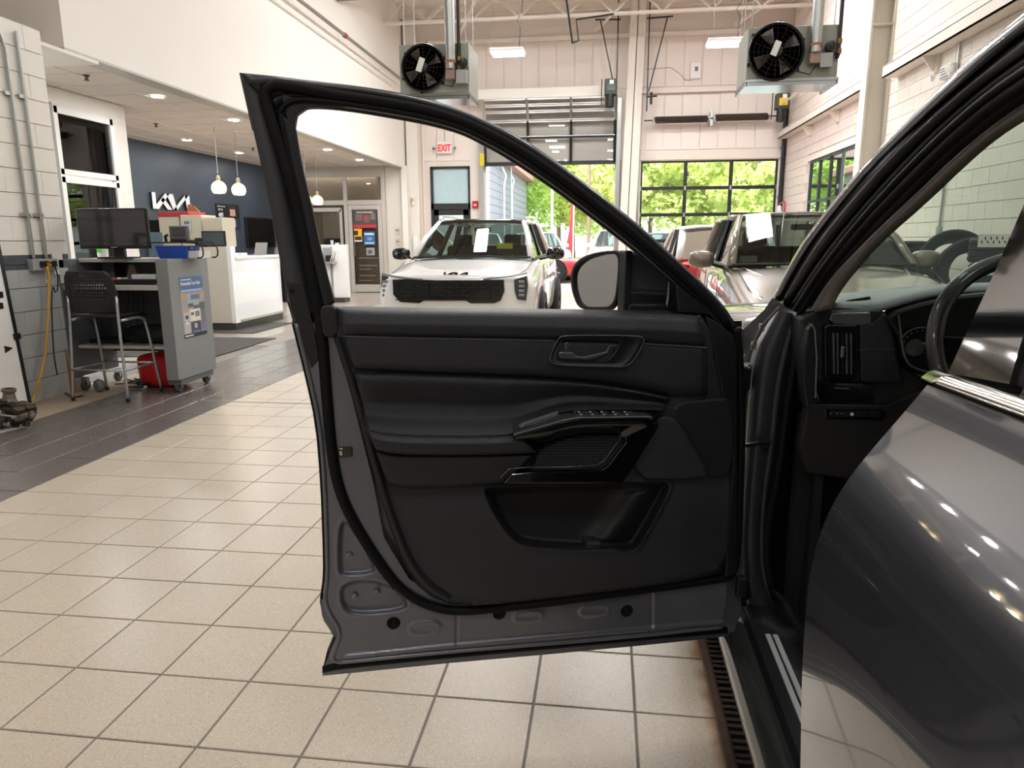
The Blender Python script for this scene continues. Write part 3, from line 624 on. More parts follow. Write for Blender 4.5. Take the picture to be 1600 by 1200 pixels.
# ================================================================== UNIT HEATERS
HG = mat('heater_grey', '9EA093', .45, var=.04)
def heater(x, y, z, w, h, fanx, side, label, fd=.58):
    """box facing the camera with round fan guard; x,z = front lower left corner"""
    t = thing('unit_heater', label, 'heater', (x+w/2, y+.3, z))
    d = .62; yb = y+d
    MB().box((x, y, z+.09), (x+w, yb, z+h)).build('cabinet', HG, t, bevel=.008)
    TIN = mat('shiny_tin', 'C4CBCE', .16, 1)
    MB().box((x-.01, y-.03, z+.055), (x+w+.01, yb, z+.09)).box((x-.01, y-.03, z+.02), (x+.01, yb, z+.06)).box((x+w-.01, y-.03, z+.02), (x+w+.01, yb, z+.06)).box((x, y-.03, z+.02), (x+w, y-.01, z+.06)).build('louvre_hood', TIN, t)
    cx, cz = fanx, z+.09+(h-.12)*.54; r = fd/2
    MB().lathe([(r, -.02), (r+.012, -.05), (r+.004, -.07), (r-.014, -.05), (r-.012, .0)], (cx, y, cz), (0, 1, 0), 40, close=True).build('fan_shroud', BLACKM, t, smooth=True)
    MB().lathe([(.001, .0), (r-.01, .0)], (cx, y-.006, cz), (0, 1, 0), 32).build('fan_well', mat('fan_dark', '35302D', .6, var=.3, vscale=9), t)
    bl = mat('fan_blade', '5A5450', .35, .6)
    for k in range(4):
        a0 = k*PI/2+.5; vs = []
        for rr, tw, wd in ((.07, .03, .28), (.16, .028, .48), (.25, .02, .55)):
            rr *= fd/.58
            for s in (-1, 1): vs.append((cx+rr*math.cos(a0+s*wd/2), y-.035+s*tw, cz+rr*math.sin(a0+s*wd/2)))
        MB().add(vs, [(0, 1, 3, 2), (2, 3, 5, 4)]).build('fan_blade', bl, t, solid=.004)
    gw = MB()
    for k in range(1, 6):
        rr = r*k/6; gw.tube([(cx+rr*math.cos(q*PI/14), y-.066+.012*k/6, cz+rr*math.sin(q*PI/14)) for q in range(28)], .0022, 4, closed=True)
    for k in range(16):
        a = k*PI/8; gw.tube([(cx+.04*math.cos(a), y-.07, cz+.04*math.sin(a)), (cx+r*math.cos(a), y-.05, cz+r*math.sin(a))], .0025, 4)
    gw.build('fan_guard', mat('guard_wire', '4B4744', .4, .8), t, kind='stuff')
    MB().lathe([(.0, -.01), (.06, 0), (.06, .10), (.03, .12)], (cx, y-.10, cz), (0, 1, 0), 20).build('fan_motor', mat('motor_black', '1C1B1B', .4), t, smooth=True)
    MB().cbox((cx-.02, y-.115, cz+.02), (.07, .006, .16), ry=.35).build('motor_label', mat('white_sticker', 'E8E8E4', .5), t)
    for k in range(6):
        a = k*PI/3+.4; MB().cbox((cx+(r+.02)*math.cos(a), y-.01, cz+(r+.02)*math.sin(a)), (.03, .02, .03)).build('guard_clip', BLACKM, t)
    # flue, gas valve, junction box
    fx = x+w*(.72 if side > 0 else .76); 
    MB().lathe([(.062, 0), (.062, .01), (.062, ZT-z-.5)], (fx, y+.02-.12, z+h*.52), n=20).build('flue_pipe', GALV, t, smooth=True)
    MB().lathe([(.066, 0), (.066, .03)], (fx, y-.10, z+h*.62), n=20).build('flue_clamp', mat('orange_sealant', 'A66A4A', .6), t)
    MB().cbox((fx, y-.07, z+h*.47), (.11, .12, .16)).build('draft_box', mat('copper_brown', '9A8274', .5, .3), t)
    MB().cbox((fx+.13, y-.05, z+.26), (.13, .09, .15)).build('junction_box', mat('jbox_grey', 'A5A8A6', .4, .5), t)
    MB().lathe([(.02, 0), (.055, .01), (.055, .06), (.02, .07)], (fx+.16, y-.05, z+h*.62), (0, -1, 0), 14).build('gas_valve', BLACKM, t, smooth=True)
    px = fx+.11+(.16 if side > 0 else -.02)
    MB().tube([(px, y-.02, ZT-.6), (px, y-.02, z+h*.5), (px-.02, y-.04, z+h*.45)], .022, 8).build('gas_pipe', mat('gas_black', '2A2928', .5), t)
    MB().tube([(px, y-.02, z+h*.58), (px-.13, y-.05, z+h*.46)], .018, 8).build('gas_branch', _M['gas_black'], t)
    for q in range(2): MB().lathe([(.032, 0), (.032, .05)], (px, y-.02, z+h*(.52+.16*q)), n=12).build('union', mat('brass_union', '8A6E3A', .4, .7), t)
    MB().tube([(cx+r*.8, y-.03, cz-r*.7), (cx+r+.08, y-.04, cz-r*.85), (fx+.06, y-.05, z+.26)], .006, 6).build('cable', BLACKM, t)
    for a, b in ((.05, .08), (w-.05, .08), (.05, d-.05), (w-.05, d-.05)):
        MB().tube([(x+a, y+b, z+h), (x+a, y+b, ZT-.2)], .006, 5).build('hanger_rod', GALV, t)
    return t
heater(-2.55, 9.0, 3.05, .86, .66, -2.24, -1, 'grey unit heater with round fan hanging above the raised door', .53)
heater(1.55, 9.0, 3.09, 1.0, .65, 1.86, 1, 'grey unit heater with round fan hanging right of the middle column', .60)
# hung LED lights in view
def highbay(x, y, z, label, grp=None):
    t = thing('hanging_light', label, 'light', (x, y, z), grp)
    MB().box((x-.29, y-.19, z), (x+.29, y+.19, z+.05)).build('housing', WP, t, bevel=.01)
    MB().box((x-.27, y-.17, z-.025), (x+.27, y+.17, z-.002)).build('lens', mat('led_lens', 'FFFDF8', .5, emit=9), t)
    for sx in (-.22, .22): MB().tube([(x+sx, y-.2, z+.05), (x+sx, y-.2, ZT-.2)], .004, 5).build('suspension_wire', GALV, t)
    MB().tube([(x+.2, y, z+.05), (x+.22, y, z+.4), (x+.16, y, z+.52), (x+.24, y, z+.62), (x+.3, y, z+1.2), (x+.2, y, ZT-.3)], .006, 6).build('cord', BLACKM, t)
    return t
highbay(-1.76, 13.0, 4.54, 'bright flat LED light hung beside the left unit heater')
highbay(1.87, 13.0, 4.56, 'bright flat LED light hung left of the right unit heater')
for i, (x, y, z) in enumerate([(x, y, 5.68) for x, y in BAYLIGHTS]+[(x, y, 6.68) for y in (12.4, 15.2) for x in (-2.6, .2, 3.0)]): highbay(x, y, z, 'unseen flat LED light hung high in the bay', 'LED lights hung high in the bay')  # all out of view; the highest ones are added for the roof fill lamps
# sprinkler main along the bulkhead
t = thing('sprinkler_pipe', 'grey pipe with a red coupling running along the bulkhead wall', 'pipe', (-5.1, 12, 4.7))
MB().tube([(-5.2, 6.6, 5.35), (-5.2, 18.6, 5.35)], .035, 10).build('pipe', mat('pipe_grey', '8A847C', .4, .4), t, smooth=True)
MB().tube([(-5.2, 7, 5.2), (-5.2, 18.6, 5.2)], .02, 8).build('lower_conduit', STEELW, t)
for yv in (8.5, 11.5, 14.5): MB().lathe([(.05, 0), (.05, .09)], (-5.2, yv, 5.35), (0, 1, 0), 14).build('coupling', mat('coupling_red', 'A8423C', .5), t)
for i, yv in enumerate((10.0, 14.5)):
    MB().tube([(-5.3, yv, 6.0), (-3.2, yv+3, 7.0)], .04, 8).build('roof_pipe', mat('pipe_grey', '8A847C', .4, .4), label=('nearer' if i == 0 else 'farther')+' grey pipe slanting under the roof by the bulkhead', cat='pipe')
# emergency light on the right wall
t = thing('emergency_light', 'small white vented emergency light on the right block wall', 'light', (4.3, 8.4, 3.3))
pL = onX(1482, 112, 4.33); MB().cbox(pL, (.1, .3, .16)).build('body', WP, t, bevel=.01)
for k in range(4): MB().cbox((4.275, pL[1], pL[2]-.06+k*.035), (.006, .22, .012)).build('vent_slot', GREYP, t)
for s in (-1, 1): MB().lathe([(.01, 0), (.05, .03), (.055, .07), (.01, .075)], (4.28, pL[1]+s*.23, pL[2]), (-.8, s*.3, -.2), 14).build('lamp_head', WP, t)
# conduits on the right and left walls
t = thing('wall_conduit', 'thin dark conduit behind the steel column on the right wall', 'conduit', (4.37, 12.7, 0))
MB().tube([(4.375, 12.8, 0), (4.375, 12.8, 6.9)], .016, 8).build('pipe', GREYP, t)
t = thing('wall_conduit', 'grey conduit dropping down the right block wall seen through the windscreen', 'conduit', (4.37, 7.0, 0))
pc = onX(1467, 360, 4.36); MB().tube([(4.36, pc[1], pc[2]), (4.36, pc[1], 4.0)], .014, 8).build('pipe', GALV, t); MB().cbox((4.36, pc[1], pc[2]), (.05, .07, .1)).build('box', GALV, t)
# left wall conduits and outlet
for i, (lab, a, b) in enumerate((('left grey conduit with a bend at its top on the left block wall', (5, 50), (52, 402)), ('right straight grey conduit on the left block wall', (26, 45), (72, 402)))):
    p, q = onX(*a, XL+.04), onX(*b, XL+.04); ym = (p[1]+q[1])/2; ym = q[1]
    t = thing('wall_conduit', lab, 'conduit', (XL+.04, ym, 1.2))
    path = [(XL+.04, ym, 1.25), (XL+.04, ym, 2.95), (XL+.04, ym-.02, 3.02), (XL+.04, ym-.06, 3.10)] if i == 0 else [(XL+.04, ym, 1.25), (XL+.04, ym, 3.12)]
    MB().tube(path, .014, 10).build('pipe', GALV, t, smooth=True)
    for z in (1.62, 2.6): MB().cbox((XL+.03, ym-.015, z), (.03, .09, .03)).build('strap', GALV, t)
ob = thing('outlet_box', 'grey double outlet box with cords plugged in under the conduits', 'outlet', (XL+.05, 5.9, 1.16))
p0 = onX(52, 405, XL+.06); p1 = onX(88, 421, XL+.06)
MB().box((XL+.012, p0[1]-.02, p1[2]-.0), (XL+.07, p1[1]+.02, p0[2]+.0)).build('box', mat('outlet_grey', 'B5B8BA', .4, .3), ob, bevel=.004)
for s in (.3, .55, .8): MB().cbox((XL+.085, p0[1]+(p1[1]-p0[1])*s, 1.2), (.03, .045, .05)).build('plug', BLACKP if s != .55 else mat('yellow_cord', 'D2A02E', .5), ob, bevel=.004)
MB().box((XL+.015, p1[1]+.01, 1.10), (XL+.03, p1[1]+.13, 1.30)).build('cover_plate', WP, ob)
YC = mat('yellow_cord', 'D2A02E', .5)
yp = [onX(x, y, XL+.1) for x, y in ((73, 416), (77, 430), (76, 470), (74, 520), (70, 560), (60, 600))]
yp = [(-4.88, p[1], p[2]) for p in yp] + [tuple(onZ(50, 628, .02)), tuple(onZ(42, 640, .02))]
MB().tube(smooth_line(yp, 40), .010, 8).build('extension_cord', YC, label='yellow extension cord hanging from the outlet to the floor', cat='cord', smooth='all')
bp = [onX(x, y, XL+.12) for x, y in ((72, 408), (84, 412), (91, 430), (90, 455), (86, 460), (83, 440), (80, 470), (83, 540), (86, 570))] + [tuple(onZ(95, 607, .02)), tuple(onZ(112, 622, .01)), tuple(onZ(130, 618, .01))]
MB().tube(smooth_line(bp, 50), .006, 7).build('power_cord', BLACKP, label='thin black power cord looping down beside the yellow one', cat='cord', smooth='all')
# ================================================================== SERVICE PODIUM
PG = mat('podium_grey', '8D9192', .5, var=.03); PGD = mat('podium_dark_grey', '5A5E62', .5); LTOP = mat('laminate_light', 'C9C6BF', .4)
X0, X1, Y0, Y1, ZB, ZP = -5.00, -3.88, 5.97, 6.62, .13, 1.235
pod = thing('service_podium', 'grey wheeled service podium with open front, shelves and a poster on its end', 'podium', (-4.4, 6.3, 0))
MB().box((X1-.12, Y0, ZB), (X1, Y1, ZP)).build('end_panel', PG, pod, bevel=.006)
MB().box((X0, Y0, ZB), (X0+.05, Y1, ZP)).build('end_panel', PGD, pod, bevel=.006)
MB().box((X0+.05, Y1-.03, .3), (X1-.12, Y1, ZP-.02)).build('back_panel', PGD, pod)
MB().box((X0+.05, Y0+.26, ZP-.035), (X1-.12, Y1, ZP)).build('top_shelf', LTOP, pod, bevel=.004)
MB().box((X0+.05, Y0+.02, .955), (X1-.12, Y1-.03, 1.0)).build('worktop', LTOP, pod, bevel=.004)
MB().box((X0+.05, Y0+.12, .40), (X1-.12, Y1-.03, .43)).build('lower_shelf', LTOP, pod, bevel=.003)
MB().box((X1-.14, Y0+.05, ZB-.05), (X1-.01, Y1-.05, ZB)).build('caster_rail', GREYP, pod)
for x, y in ((X1-.06, Y0+.09), (X1-.06, Y1-.1), (X0+.1, Y0+.09), (X0+.1, Y1-.1)):
    c = MB().lathe([(.0, -.018), (.045, -.018), (.05, -.010), (.05, .010), (.045, .018), (0, .018)], (x, y, .051), (1, 0, 0), 20).build('caster', mat('caster_rubber', '4A4A4C', .6), pod, smooth=True)
    MB().cbox((x, y, .105), (.05, .05, .04)).box((x-.028, y-.012, .05), (x-.022, y+.012, .11)).box((x+.022, y-.012, .05), (x+.028, y+.012, .11)).build('fork', GALV, c)
MB().box((X0+.052, Y0-.003, 1.02), (X0+.14, Y0+.0, 1.16)).build('taped_note', WP, pod)
# poster on the end panel (faces +X)
Yq0, Yq1, Zq0, Zq1 = 6.115, 6.50, .50, 1.065; xp = X1+.002
po = thing('podium_poster', 'blue topped paper poster about personalising a car, stuck on the podium end', 'poster', (xp, 6.3, .5))
MB().box((X1, Yq0, Zq0), (xp, Yq1, Zq1)).build('sheet', mat('poster_base', 'A9A3A0', .5), po)
def pp(a, b, c, d, col, name='print_patch', o=.0006): MB().box((xp, Yq0+(Yq1-Yq0)*a, Zq0+(Zq1-Zq0)*c), (xp+o, Yq0+(Yq1-Yq0)*b, Zq0+(Zq1-Zq0)*d)).build(name, mat('print_'+col, col, .5), po)
pp(0, 1, .80, 1, '5878A4', 'headline_band'); pp(0, 1, .74, .80, '7F97BE'); pp(0, .28, .66, .74, 'C69C88'); pp(.75, 1, .66, .74, 'D09E7C')
pp(.25, .75, .52, .72, 'A7B4C0', o=.001); pp(.42, .8, .62, .70, '6C7F84', o=.0014); pp(.28, .5, .50, .56, '5B6670', o=.0014); pp(.5, 1, .44, .56, '6A6B70'); pp(0, .5, .42, .5, 'B8A49C')
pp(.06, .30, .27, .42, 'C4C6C8'); pp(.06, .30, .07, .25, 'BFC2C3'); pp(.32, .78, .26, .46, 'E6E4DD', o=.001); pp(.36, .50, .36, .41, '73706E', o=.0015); pp(.55, .74, .33, .42, '8A8784', o=.0015)
pp(.12, .25, .31, .37, '55585A', o=.001); pp(.13, .24, .225, .26, 'F0F0EE', o=.001); pp(.34, .76, .07, .25, '51506E', o=.001); pp(.48, .6, .14, .22, 'C8C0A8', o=.0015); pp(.4, .7, .07, .1, '5F7FC4', o=.0015); pp(.8, 1, .08, .44, '7A7D86'); pp(.86, .98, .08, .2, '8288B8', o=.001)
pp(0, 1, 0, .065, '33373C', o=.001); pp(.04, .4, .02, .045, 'D8D8D8', o=.0015)
text('Personalize Your Path', .044, mat('print_white', 'F4F4F4', .5), po, 'headline', (xp+.001, Yq0+.02, Zq1-.075), (PI/2, 0, PI/2), .0003, .80, bold=.0008)
pp(.06, .5, .945, .965, 'C8D4E4', o=.001); pp(.06, .92, .765, .785, 'C3CFE4', o=.001)
# monitor
mo = thing('monitor', 'wide black monitor standing on the podium top', 'monitor', (-4.75, 6.3, ZP))
a = onY(117, 326, 6.2); b = onY(228, 328, 6.2); c = onY(120, 389, 6.2)
MX0, MX1, MZ0, MZ1 = a[0], b[0], c[2], a[2]
MB().box((MX0, 6.2, MZ0), (MX1, 6.235, MZ1)).build('housing', mat('monitor_black', '141417', .25), mo, bevel=.008)
MB().box((MX0+.018, 6.196, MZ0+.03), (MX1-.018, 6.2, MZ1-.018)).build('screen', mat('screen_off', '2E2C33', .12, coat=.6), mo)
MB().box((MX0+.3, 6.25, ZP), (MX1-.3, 6.29, MZ0+.15)).box((MX0+.2, 6.15, ZP), (MX1-.2, 6.35, ZP+.015)).build('stand', BLACKP, mo, bevel=.004)
MB().box(((MX0+MX1)/2-.03, 6.194, MZ0+.010), ((MX0+MX1)/2+.03, 6.197, MZ0+.018)).build('badge', ALU, mo)
# items on the podium
def atp(x, y, Y): return onY(x, y, Y)
def itbox(name, label, cat, x0, x1, ya, yb, Y, d, m, group=None, bevel=.004, zfix=None):
    """box whose front face spans the given sight lines on the real plane y=Y"""
    a = onY(x0, ya, Y); b = onY(x1, yb, Y); z0 = b[2] if zfix is None else zfix
    return MB().box((a[0], Y, z0), (b[0], Y+d, a[2])).build(name, m, label=label, cat=cat, group=group, bevel=bevel)
BEI = mat('beige_box', 'C9C1AC', .6)
# low stand with blue tray
st = thing('document_stand', 'black wire tray stand to the right of the monitor', 'tray', (-4.2, 6.2, ZP))
a = onY(224, 379, 6.2); b = onY(316, 381, 6.2)
MB().tube(smooth_line([(a[0], 6.2, a[2]), (b[0]-.04, 6.2, a[2]), (b[0], 6.2, a[2]-.03), (b[0]+.005, 6.2, ZP+.006), (b[0]-.06, 6.2, ZP+.004)], 24), .007, 7).build('rail', BLACKM, st)
MB().tube(smooth_line([(a[0], 6.45, a[2]), (b[0]-.04, 6.45, a[2]), (b[0], 6.45, a[2]-.03), (b[0]+.005, 6.45, ZP+.006), (b[0]-.06, 6.45, ZP+.004)], 24), .007, 7).build('rail', BLACKM, st)
MB().box((a[0], 6.2, a[2]-.006), (b[0]-.04, 6.45, a[2]+.006)).build('deck', BLACKM, st)
BLUE = mat('blue_plastic', '1B4DB5', .4)
a = onY(242, 383, 6.22); b = onY(292, 397, 6.22)
bb = thing('blue_bin', 'blue plastic letter bin under the black tray stand', 'bin', ((a[0]+b[0])/2, 6.3, ZP))
mb = MB(); w0, w1 = a[0], b[0]; z1 = a[2]-.008
mb.add([(w0, 6.22, z1), (w1, 6.22, z1), (w1, 6.44, z1), (w0, 6.44, z1), (w0+.03, 6.23, ZP+.002), (w1-.01, 6.23, ZP+.002), (w1-.01, 6.43, ZP+.002), (w0+.03, 6.43, ZP+.002)], [(4,5,6,7),(0,1,5,4),(1,2,6,5),(2,3,7,6),(3,0,4,7)])
mb.build('shell', BLUE, bb, solid=.006)
MB().cbox((w1-.03, 6.33, z1-.02), (.05, .12, .015), rz=.4).build('letters', mat('letter_paper', 'D9CFB5', .6), bb)
itbox('paper_stack', 'flat stack of white papers beside the blue bin', 'papers', 293, 311, 392, 399, 6.25, .2, mat('paper_white', 'E4E4E2', .6), zfix=ZP)
ph = thing('desk_phone', 'dark desk telephone with a raised screen on the tray stand', 'phone', (-4.1, 6.3, 1.35))
a = onY(263, 353, 6.28); b = onY(294, 374, 6.28)
MB().box((a[0], 6.28, b[2]), (b[0], 6.32, a[2])).build('body', mat('phone_grey', '6C6C6E', .5), ph, bevel=.008); MB().box((a[0]+.03, 6.274, b[2]+.03), (b[0]-.03, 6.28, a[2]-.015)).build('screen', mat('phone_screen', '4B4B50', .2), ph)
MB().box((a[0]+.02, 6.25, onY(265, 378, 6.28)[2]), (b[0]+.0, 6.40, b[2])).build('base', BLACKP, ph, bevel=.006)
MB().tube([(a[0]-.03, 6.27, b[2]-.02), (a[0]-.035, 6.27, b[2]+.03), (a[0]-.01, 6.27, b[2]+.04)], .014, 8).build('handset', BLACKP, ph, smooth=True)
# worktop clutter
itbox('keyboard', 'black keyboard on the podium worktop', 'keyboard', 176, 256, 437, 443, 6.05, .14, BLACKP, zfix=1.001)
itbox('paper_tray', 'white shallow tray behind the keyboard on the podium worktop', 'tray', 205, 243, 429, 438, 6.2, .12, WP, zfix=1.001)
t = thing('desk_caddy', 'dark cash drawer like caddy at the back of the podium worktop', 'caddy', (-4.6, 6.4, 1.0))
a = onY(158, 410, 6.38); b = onY(180, 437, 6.38); MB().box((a[0], 6.38, 1.001), (b[0], 6.5, a[2])).build('body', mat('caddy_dark', '2D2E31', .4), t, bevel=.005)
for k in range(4): MB().box((a[0]+.02+k*.03, 6.375, 1.04), (a[0]+.035+k*.03, 6.38, 1.10)).build('slot', GREYP, t)
a = onY(193, 413, 6.35); b = onY(212, 437, 6.35)
t = thing('bracket_stand', 'bent white cardboard stand on the podium worktop', 'stand', (a[0], 6.35, 1))
MB().add([(a[0], 6.35, 1.001), (a[0]+.06, 6.35, a[2]), (b[0], 6.35, a[2]-.01), (b[0]+.04, 6.35, 1.001), (a[0]+.05, 6.42, 1.001), (b[0], 6.42, 1.001)], [(0, 1, 2, 3), (0, 4, 1), (2, 5, 3)]).build('board', mat('kraft_brown', '7C6754', .7), t, solid=.003)
for i, (x, col, lab) in enumerate(((187, 'E8E6E2', 'small white paper cup'), (196, 'D8CFC8', 'small beige jar'), (178, 'C25555', 'small red capped bottle'))):
    p = onY(x, 436, 6.22); t = thing('cup', lab+' on the podium worktop', 'cup', (p[0], 6.22, 1.0))
    MB().lathe([(.018, 0), (.024, .055), (.022, .058), (.016, .004)], (p[0], 6.22, 1.001), n=16).build('body', mat('cup_'+col, col, .5), t, smooth=True)
MB().box((-4.42, 6.2, 1.201), (-4.36, 6.205, 1.225)).build('teal_sticky_note', mat('sticky_teal', '7CC9C0', .6), label='tiny teal sticky note on the podium top edge', cat='note')
itbox('red_folder', 'thin red folder lying at the right end of the podium worktop', 'folder', 243, 260, 443, 447, 6.02, .15, mat('folder_red', 'B5525A', .5), zfix=1.001, bevel=.001)
# lower shelf bag + lower tray
def lump(name, label, cat, c, d, m, seed=1, amp=.16):
    rr = random.Random(seed); ph_ = [rr.uniform(0, 6) for _ in range(6)]; mb = MB(); vs = []; nu, nv = 20, 12
    for j in range(nv+1):
        v = -PI/2+PI*j/nv
        for i in range(nu):
            u = 2*PI*i/nu; s = 1+amp*(math.sin(3*u+ph_[0])*math.cos(2*v+ph_[1])+.6*math.sin(5*u+ph_[2]+3*v))
            f = lambda q: math.copysign(abs(q)**.6, q)
            vs.append((c[0]+d[0]/2*f(math.cos(v))*f(math.cos(u))*s, c[1]+d[1]/2*f(math.cos(v))*f(math.sin(u))*s, c[2]+d[2]/2*f(math.sin(v))*(1+amp*.6*math.sin(4*u+ph_[3])*abs(math.cos(v)))))
    fs = [(j*nu+i, j*nu+(i+1) % nu, (j+1)*nu+(i+1) % nu, (j+1)*nu+i) for j in range(nv) for i in range(nu)]
    return mb.add(vs, fs).build(name, m, label=label, cat=cat, smooth='all')
lump('black_bag', 'crumpled black bag lying on the lower podium shelf', 'bag', (-4.33, 6.33, .52), (.5, .3, .17), mat('bag_black', '17171A', .7, bump=1, bscale=30), 3)
MB().box((-4.92, 6.2, .43), (-4.6, 6.45, .47)).build('flat_device', BLACKP, label='flat black device on the left of the lower podium shelf', cat='device', bevel=.005)
t = thing('red_gym_bag', 'red zipped bag on the floor under the podium shelf', 'bag', (-4.28, 6.35, 0))
o = lump('body', None, None, (-4.28, 6.36, .16), (.46, .34, .34), mat('bag_red', 'C3181F', .45, bump=.8, bscale=20), 5, .09); 
adopt(o, t)
MB().box((-4.06, 6.17, .03), (-4.03, 6.2, .2)).build('pale_tag', WP, t)
t = thing('floor_power_strip', 'small black cables heap on the floor under the podium', 'cable', (-4.45, 6.3, 0))
for k in range(5):
    pts_ = [(-4.75+R_.uniform(0, .5), 6.1+R_.uniform(0, .4), .012+R_.uniform(0, .05)) for _ in range(6)]
    MB().tube(smooth_line(pts_, 30), .006, 6).build('loop', BLACKP, t, smooth='all')
t = thing('hanging_cable', 'thin black cables dangling from the worktop to the lower shelf', 'cable', (-4.55, 6.4, .45))
for k in range(4):
    x = -4.68+k*.05; MB().tube(smooth_line([(x, 6.5, .95), (x+.05, 6.45, .8), (x-.03+k*.03, 6.4, .62), (x+.08, 6.35, .5), (x+.2+.1*k, 6.3, .47)], 24), .004, 5).build('strand', BLACKP, t, smooth='all')
t = thing('cardboard_guitar_shape', 'curved brown wooden panel leaning behind the stool leg', 'panel', (-4.8, 5.95, 0))
q = [onY(x, y, 5.93) for x, y in ((96, 545), (103, 548), (108, 575), (118, 600), (122, 615), (108, 612), (99, 590), (95, 565))]
MB().prism(q, (0, .012, 0)).build('board', mat('amber_wood', '9A6A38', .4, var=.2), t)
MB().lathe([(.0, -.03), (.05, -.03), (.065, 0), (.05, .03), (0, .03)], (-4.70, 5.98, .066), (.5, 1, 0), 20).build('grey_caster_wheel', GREYP, label='fat dark wheel lying under the left end of the podium', cat='wheel', smooth=True)
# ---- stool
sm = mat('stool_steel', 'BEC0C2', .3, .8); SB = mat('stool_black', '1D1D20', .5)
sto = thing('bar_stool', 'black perforated back stool with grey steel legs in front of the podium', 'stool', (-4.4, 5.85, 0))
sx0, sx1 = -4.68, -4.16; sy0, sy1 = 5.62, 6.05; SZ = .735
def leg(path): return MB().tube(smooth_line(path, 14, 2), .0125, 10)
for sx, s in ((sx0+.03, -1), (sx1-.03, 1)):
    leg([(sx, sy0+.05, .93), (sx, sy0+.04, .70), (sx+s*.035, sy0, .02)]).build('leg', sm, sto, smooth='all')
    leg([(sx+s*.01, sy0+.06, SZ-.02), (sx+s*.01, sy1-.1, SZ-.01), (sx+s*.02, sy1-.05, SZ-.05), (sx+s*.05, sy1+.03, .02)]).build('leg', sm, sto, smooth='all')
    for yy_ in (sy0, sy1+.03): MB().lathe([(.017, 0), (.017, .03), (.013, .035)], (sx+s*(.035 if yy_ == sy0 else .05), yy_, .001), n=12).build('foot_cap', BLACKP, sto)
zf = .28
for a, b in (((sx0+.005, sy0+.01), (sx1-.005, sy0+.01)), ((sx0, sy1+.02), (sx1, sy1+.02)), ((sx0+.005, sy0+.01), (sx0, sy1+.02)), ((sx1-.005, sy0+.01), (sx1, sy1+.02))):
    MB().tube([(*a, zf), (*b, zf)], .010, 8).build('footrest_bar', sm, sto, smooth='all')
rows = []
for v in np.linspace(0, 1, 8):
    rows.append([(sx0+.05+(sx1-sx0-.1)*u, sy0+.04+.44*v, SZ+.02-.03*math.sin(PI*u)*math.sin(PI*v)-(.03*(v > .95))) for u in np.linspace(0, 1, 10)])
MB().loft(rows).build('seat', SB, sto, smooth='all', solid=.02)
# back: curved shell with rows of holes
mb = MB(); nu, nv = 40, 26
def bk(u, v):
    w = .25-.035*abs(v-.45)*2; x = (sx0+sx1)/2+(u-.5)*2*w; y = sy0+.02-.05*v-.05*(1-(2*u-1)**2)*0+.05*(2*u-1)**2; return (x, y, SZ+.05+.36*v)
vid = [[None]*(nu+1) for _ in range(nv+1)]; vs = []
for j in range(nv+1):
    for i in range(nu+1): vid[j][i] = len(vs); vs.append(bk(i/nu, j/nv))
fs = []
for j in range(nv):
    for i in range(nu):
        hole = (8 <= j < 22 and 6 <= i < 34 and (j % 2 == 1) and ((i+(j//2) % 2) % 2 == 0)) or (23 <= j < 25 and 16 <= i < 24)
        corner = (j > 22 and (i < (j-22) or i >= nu-(j-22)))
        if not hole and not corner: fs.append((vid[j][i], vid[j][i+1], vid[j+1][i+1], vid[j+1][i]))
mb.add(vs, fs).build('backrest', SB, sto, smooth='all', solid=.008)
# ---- engine part on a cardboard sheet at the far left
MB().prism([onZ(x, y, .002) for x, y in ((-30, 684), (47, 657), (40, 668), (5, 676))], (0, 0, .004)).build('paper_sheet', mat('oily_card', 'C9C6C2', .7, var=.2, vscale=30), label='thin white sheet on the dark floor under the engine part', cat='sheet')
OIL = mat('oily_iron', '4E443B', .45, .5, bump=1, bscale=40, var=.5, vscale=18); OIL2 = mat('oily_aluminium', '7C7165', .4, .6, bump=.6, bscale=50, var=.35, vscale=15)
eb = onZ(15, 668, .0); ex, ey = eb[0], eb[1]
en = thing('turbocharger', 'dirty turbocharger engine part lying on the floor by the left block wall', 'engine part', (ex, ey, 0))
def snail(c, ax, r, w, m, nm):
    c = Vector(c); a = Vector(ax).normalized(); u = a.orthogonal().normalized(); v = a.cross(u)
    path = [c+(u*math.cos(t)+v*math.sin(t))*(r*(1-.05*t)) for t in np.linspace(0, 5.6, 24)]; path.append(path[-1]+ (path[-1]-path[-2]).normalized()*w*1.6)
    MB().tube(path, [w*(1-.018*i)*.62 for i in range(len(path))], 12).build(nm, m, en, smooth='all')
snail((ex-.02, ey+.02, .13), (.3, -1, .1), .085, .075, OIL2, 'compressor_volute'); snail((ex+.09, ey+.04, .12), (.6, -.8, 0), .065, .07, OIL, 'turbine_volute')
MB().lathe([(.03, -.09), (.05, -.06), (.045, 0), (.055, .03), (.05, .08), (.03, .1)], (ex+.04, ey+.03, .125), (1, .2, 0), 18).build('core_housing', OIL, en, smooth=True)
MB().lathe([(.045, 0), (.05, .02), (.045, .03), (.038, .08), (.05, .09), (.05, .11), (.034, .11), (.032, .02)], (ex+.01, ey+.02, .19), (.1, 0, 1), 20).build('inlet_flange', OIL2, en, smooth=True)
MB().lathe([(.0, -.02), (.075, -.02), (.075, .02), (.02, .05)], (ex-.02, ey-.09, .09), (.2, -1, .1), 20).build('wastegate_can', OIL, en, smooth=True)
for i in range(7):
    a = i*.9; MB().cbox((ex+.17+.03*math.cos(a), ey-.02+.05*math.sin(a), .10+.06*math.sin(a*1.7)), (.07, .05, .035), rz=a, rx=a*.6).build('lug', OIL if i % 2 else OIL2, en, bevel=.008)
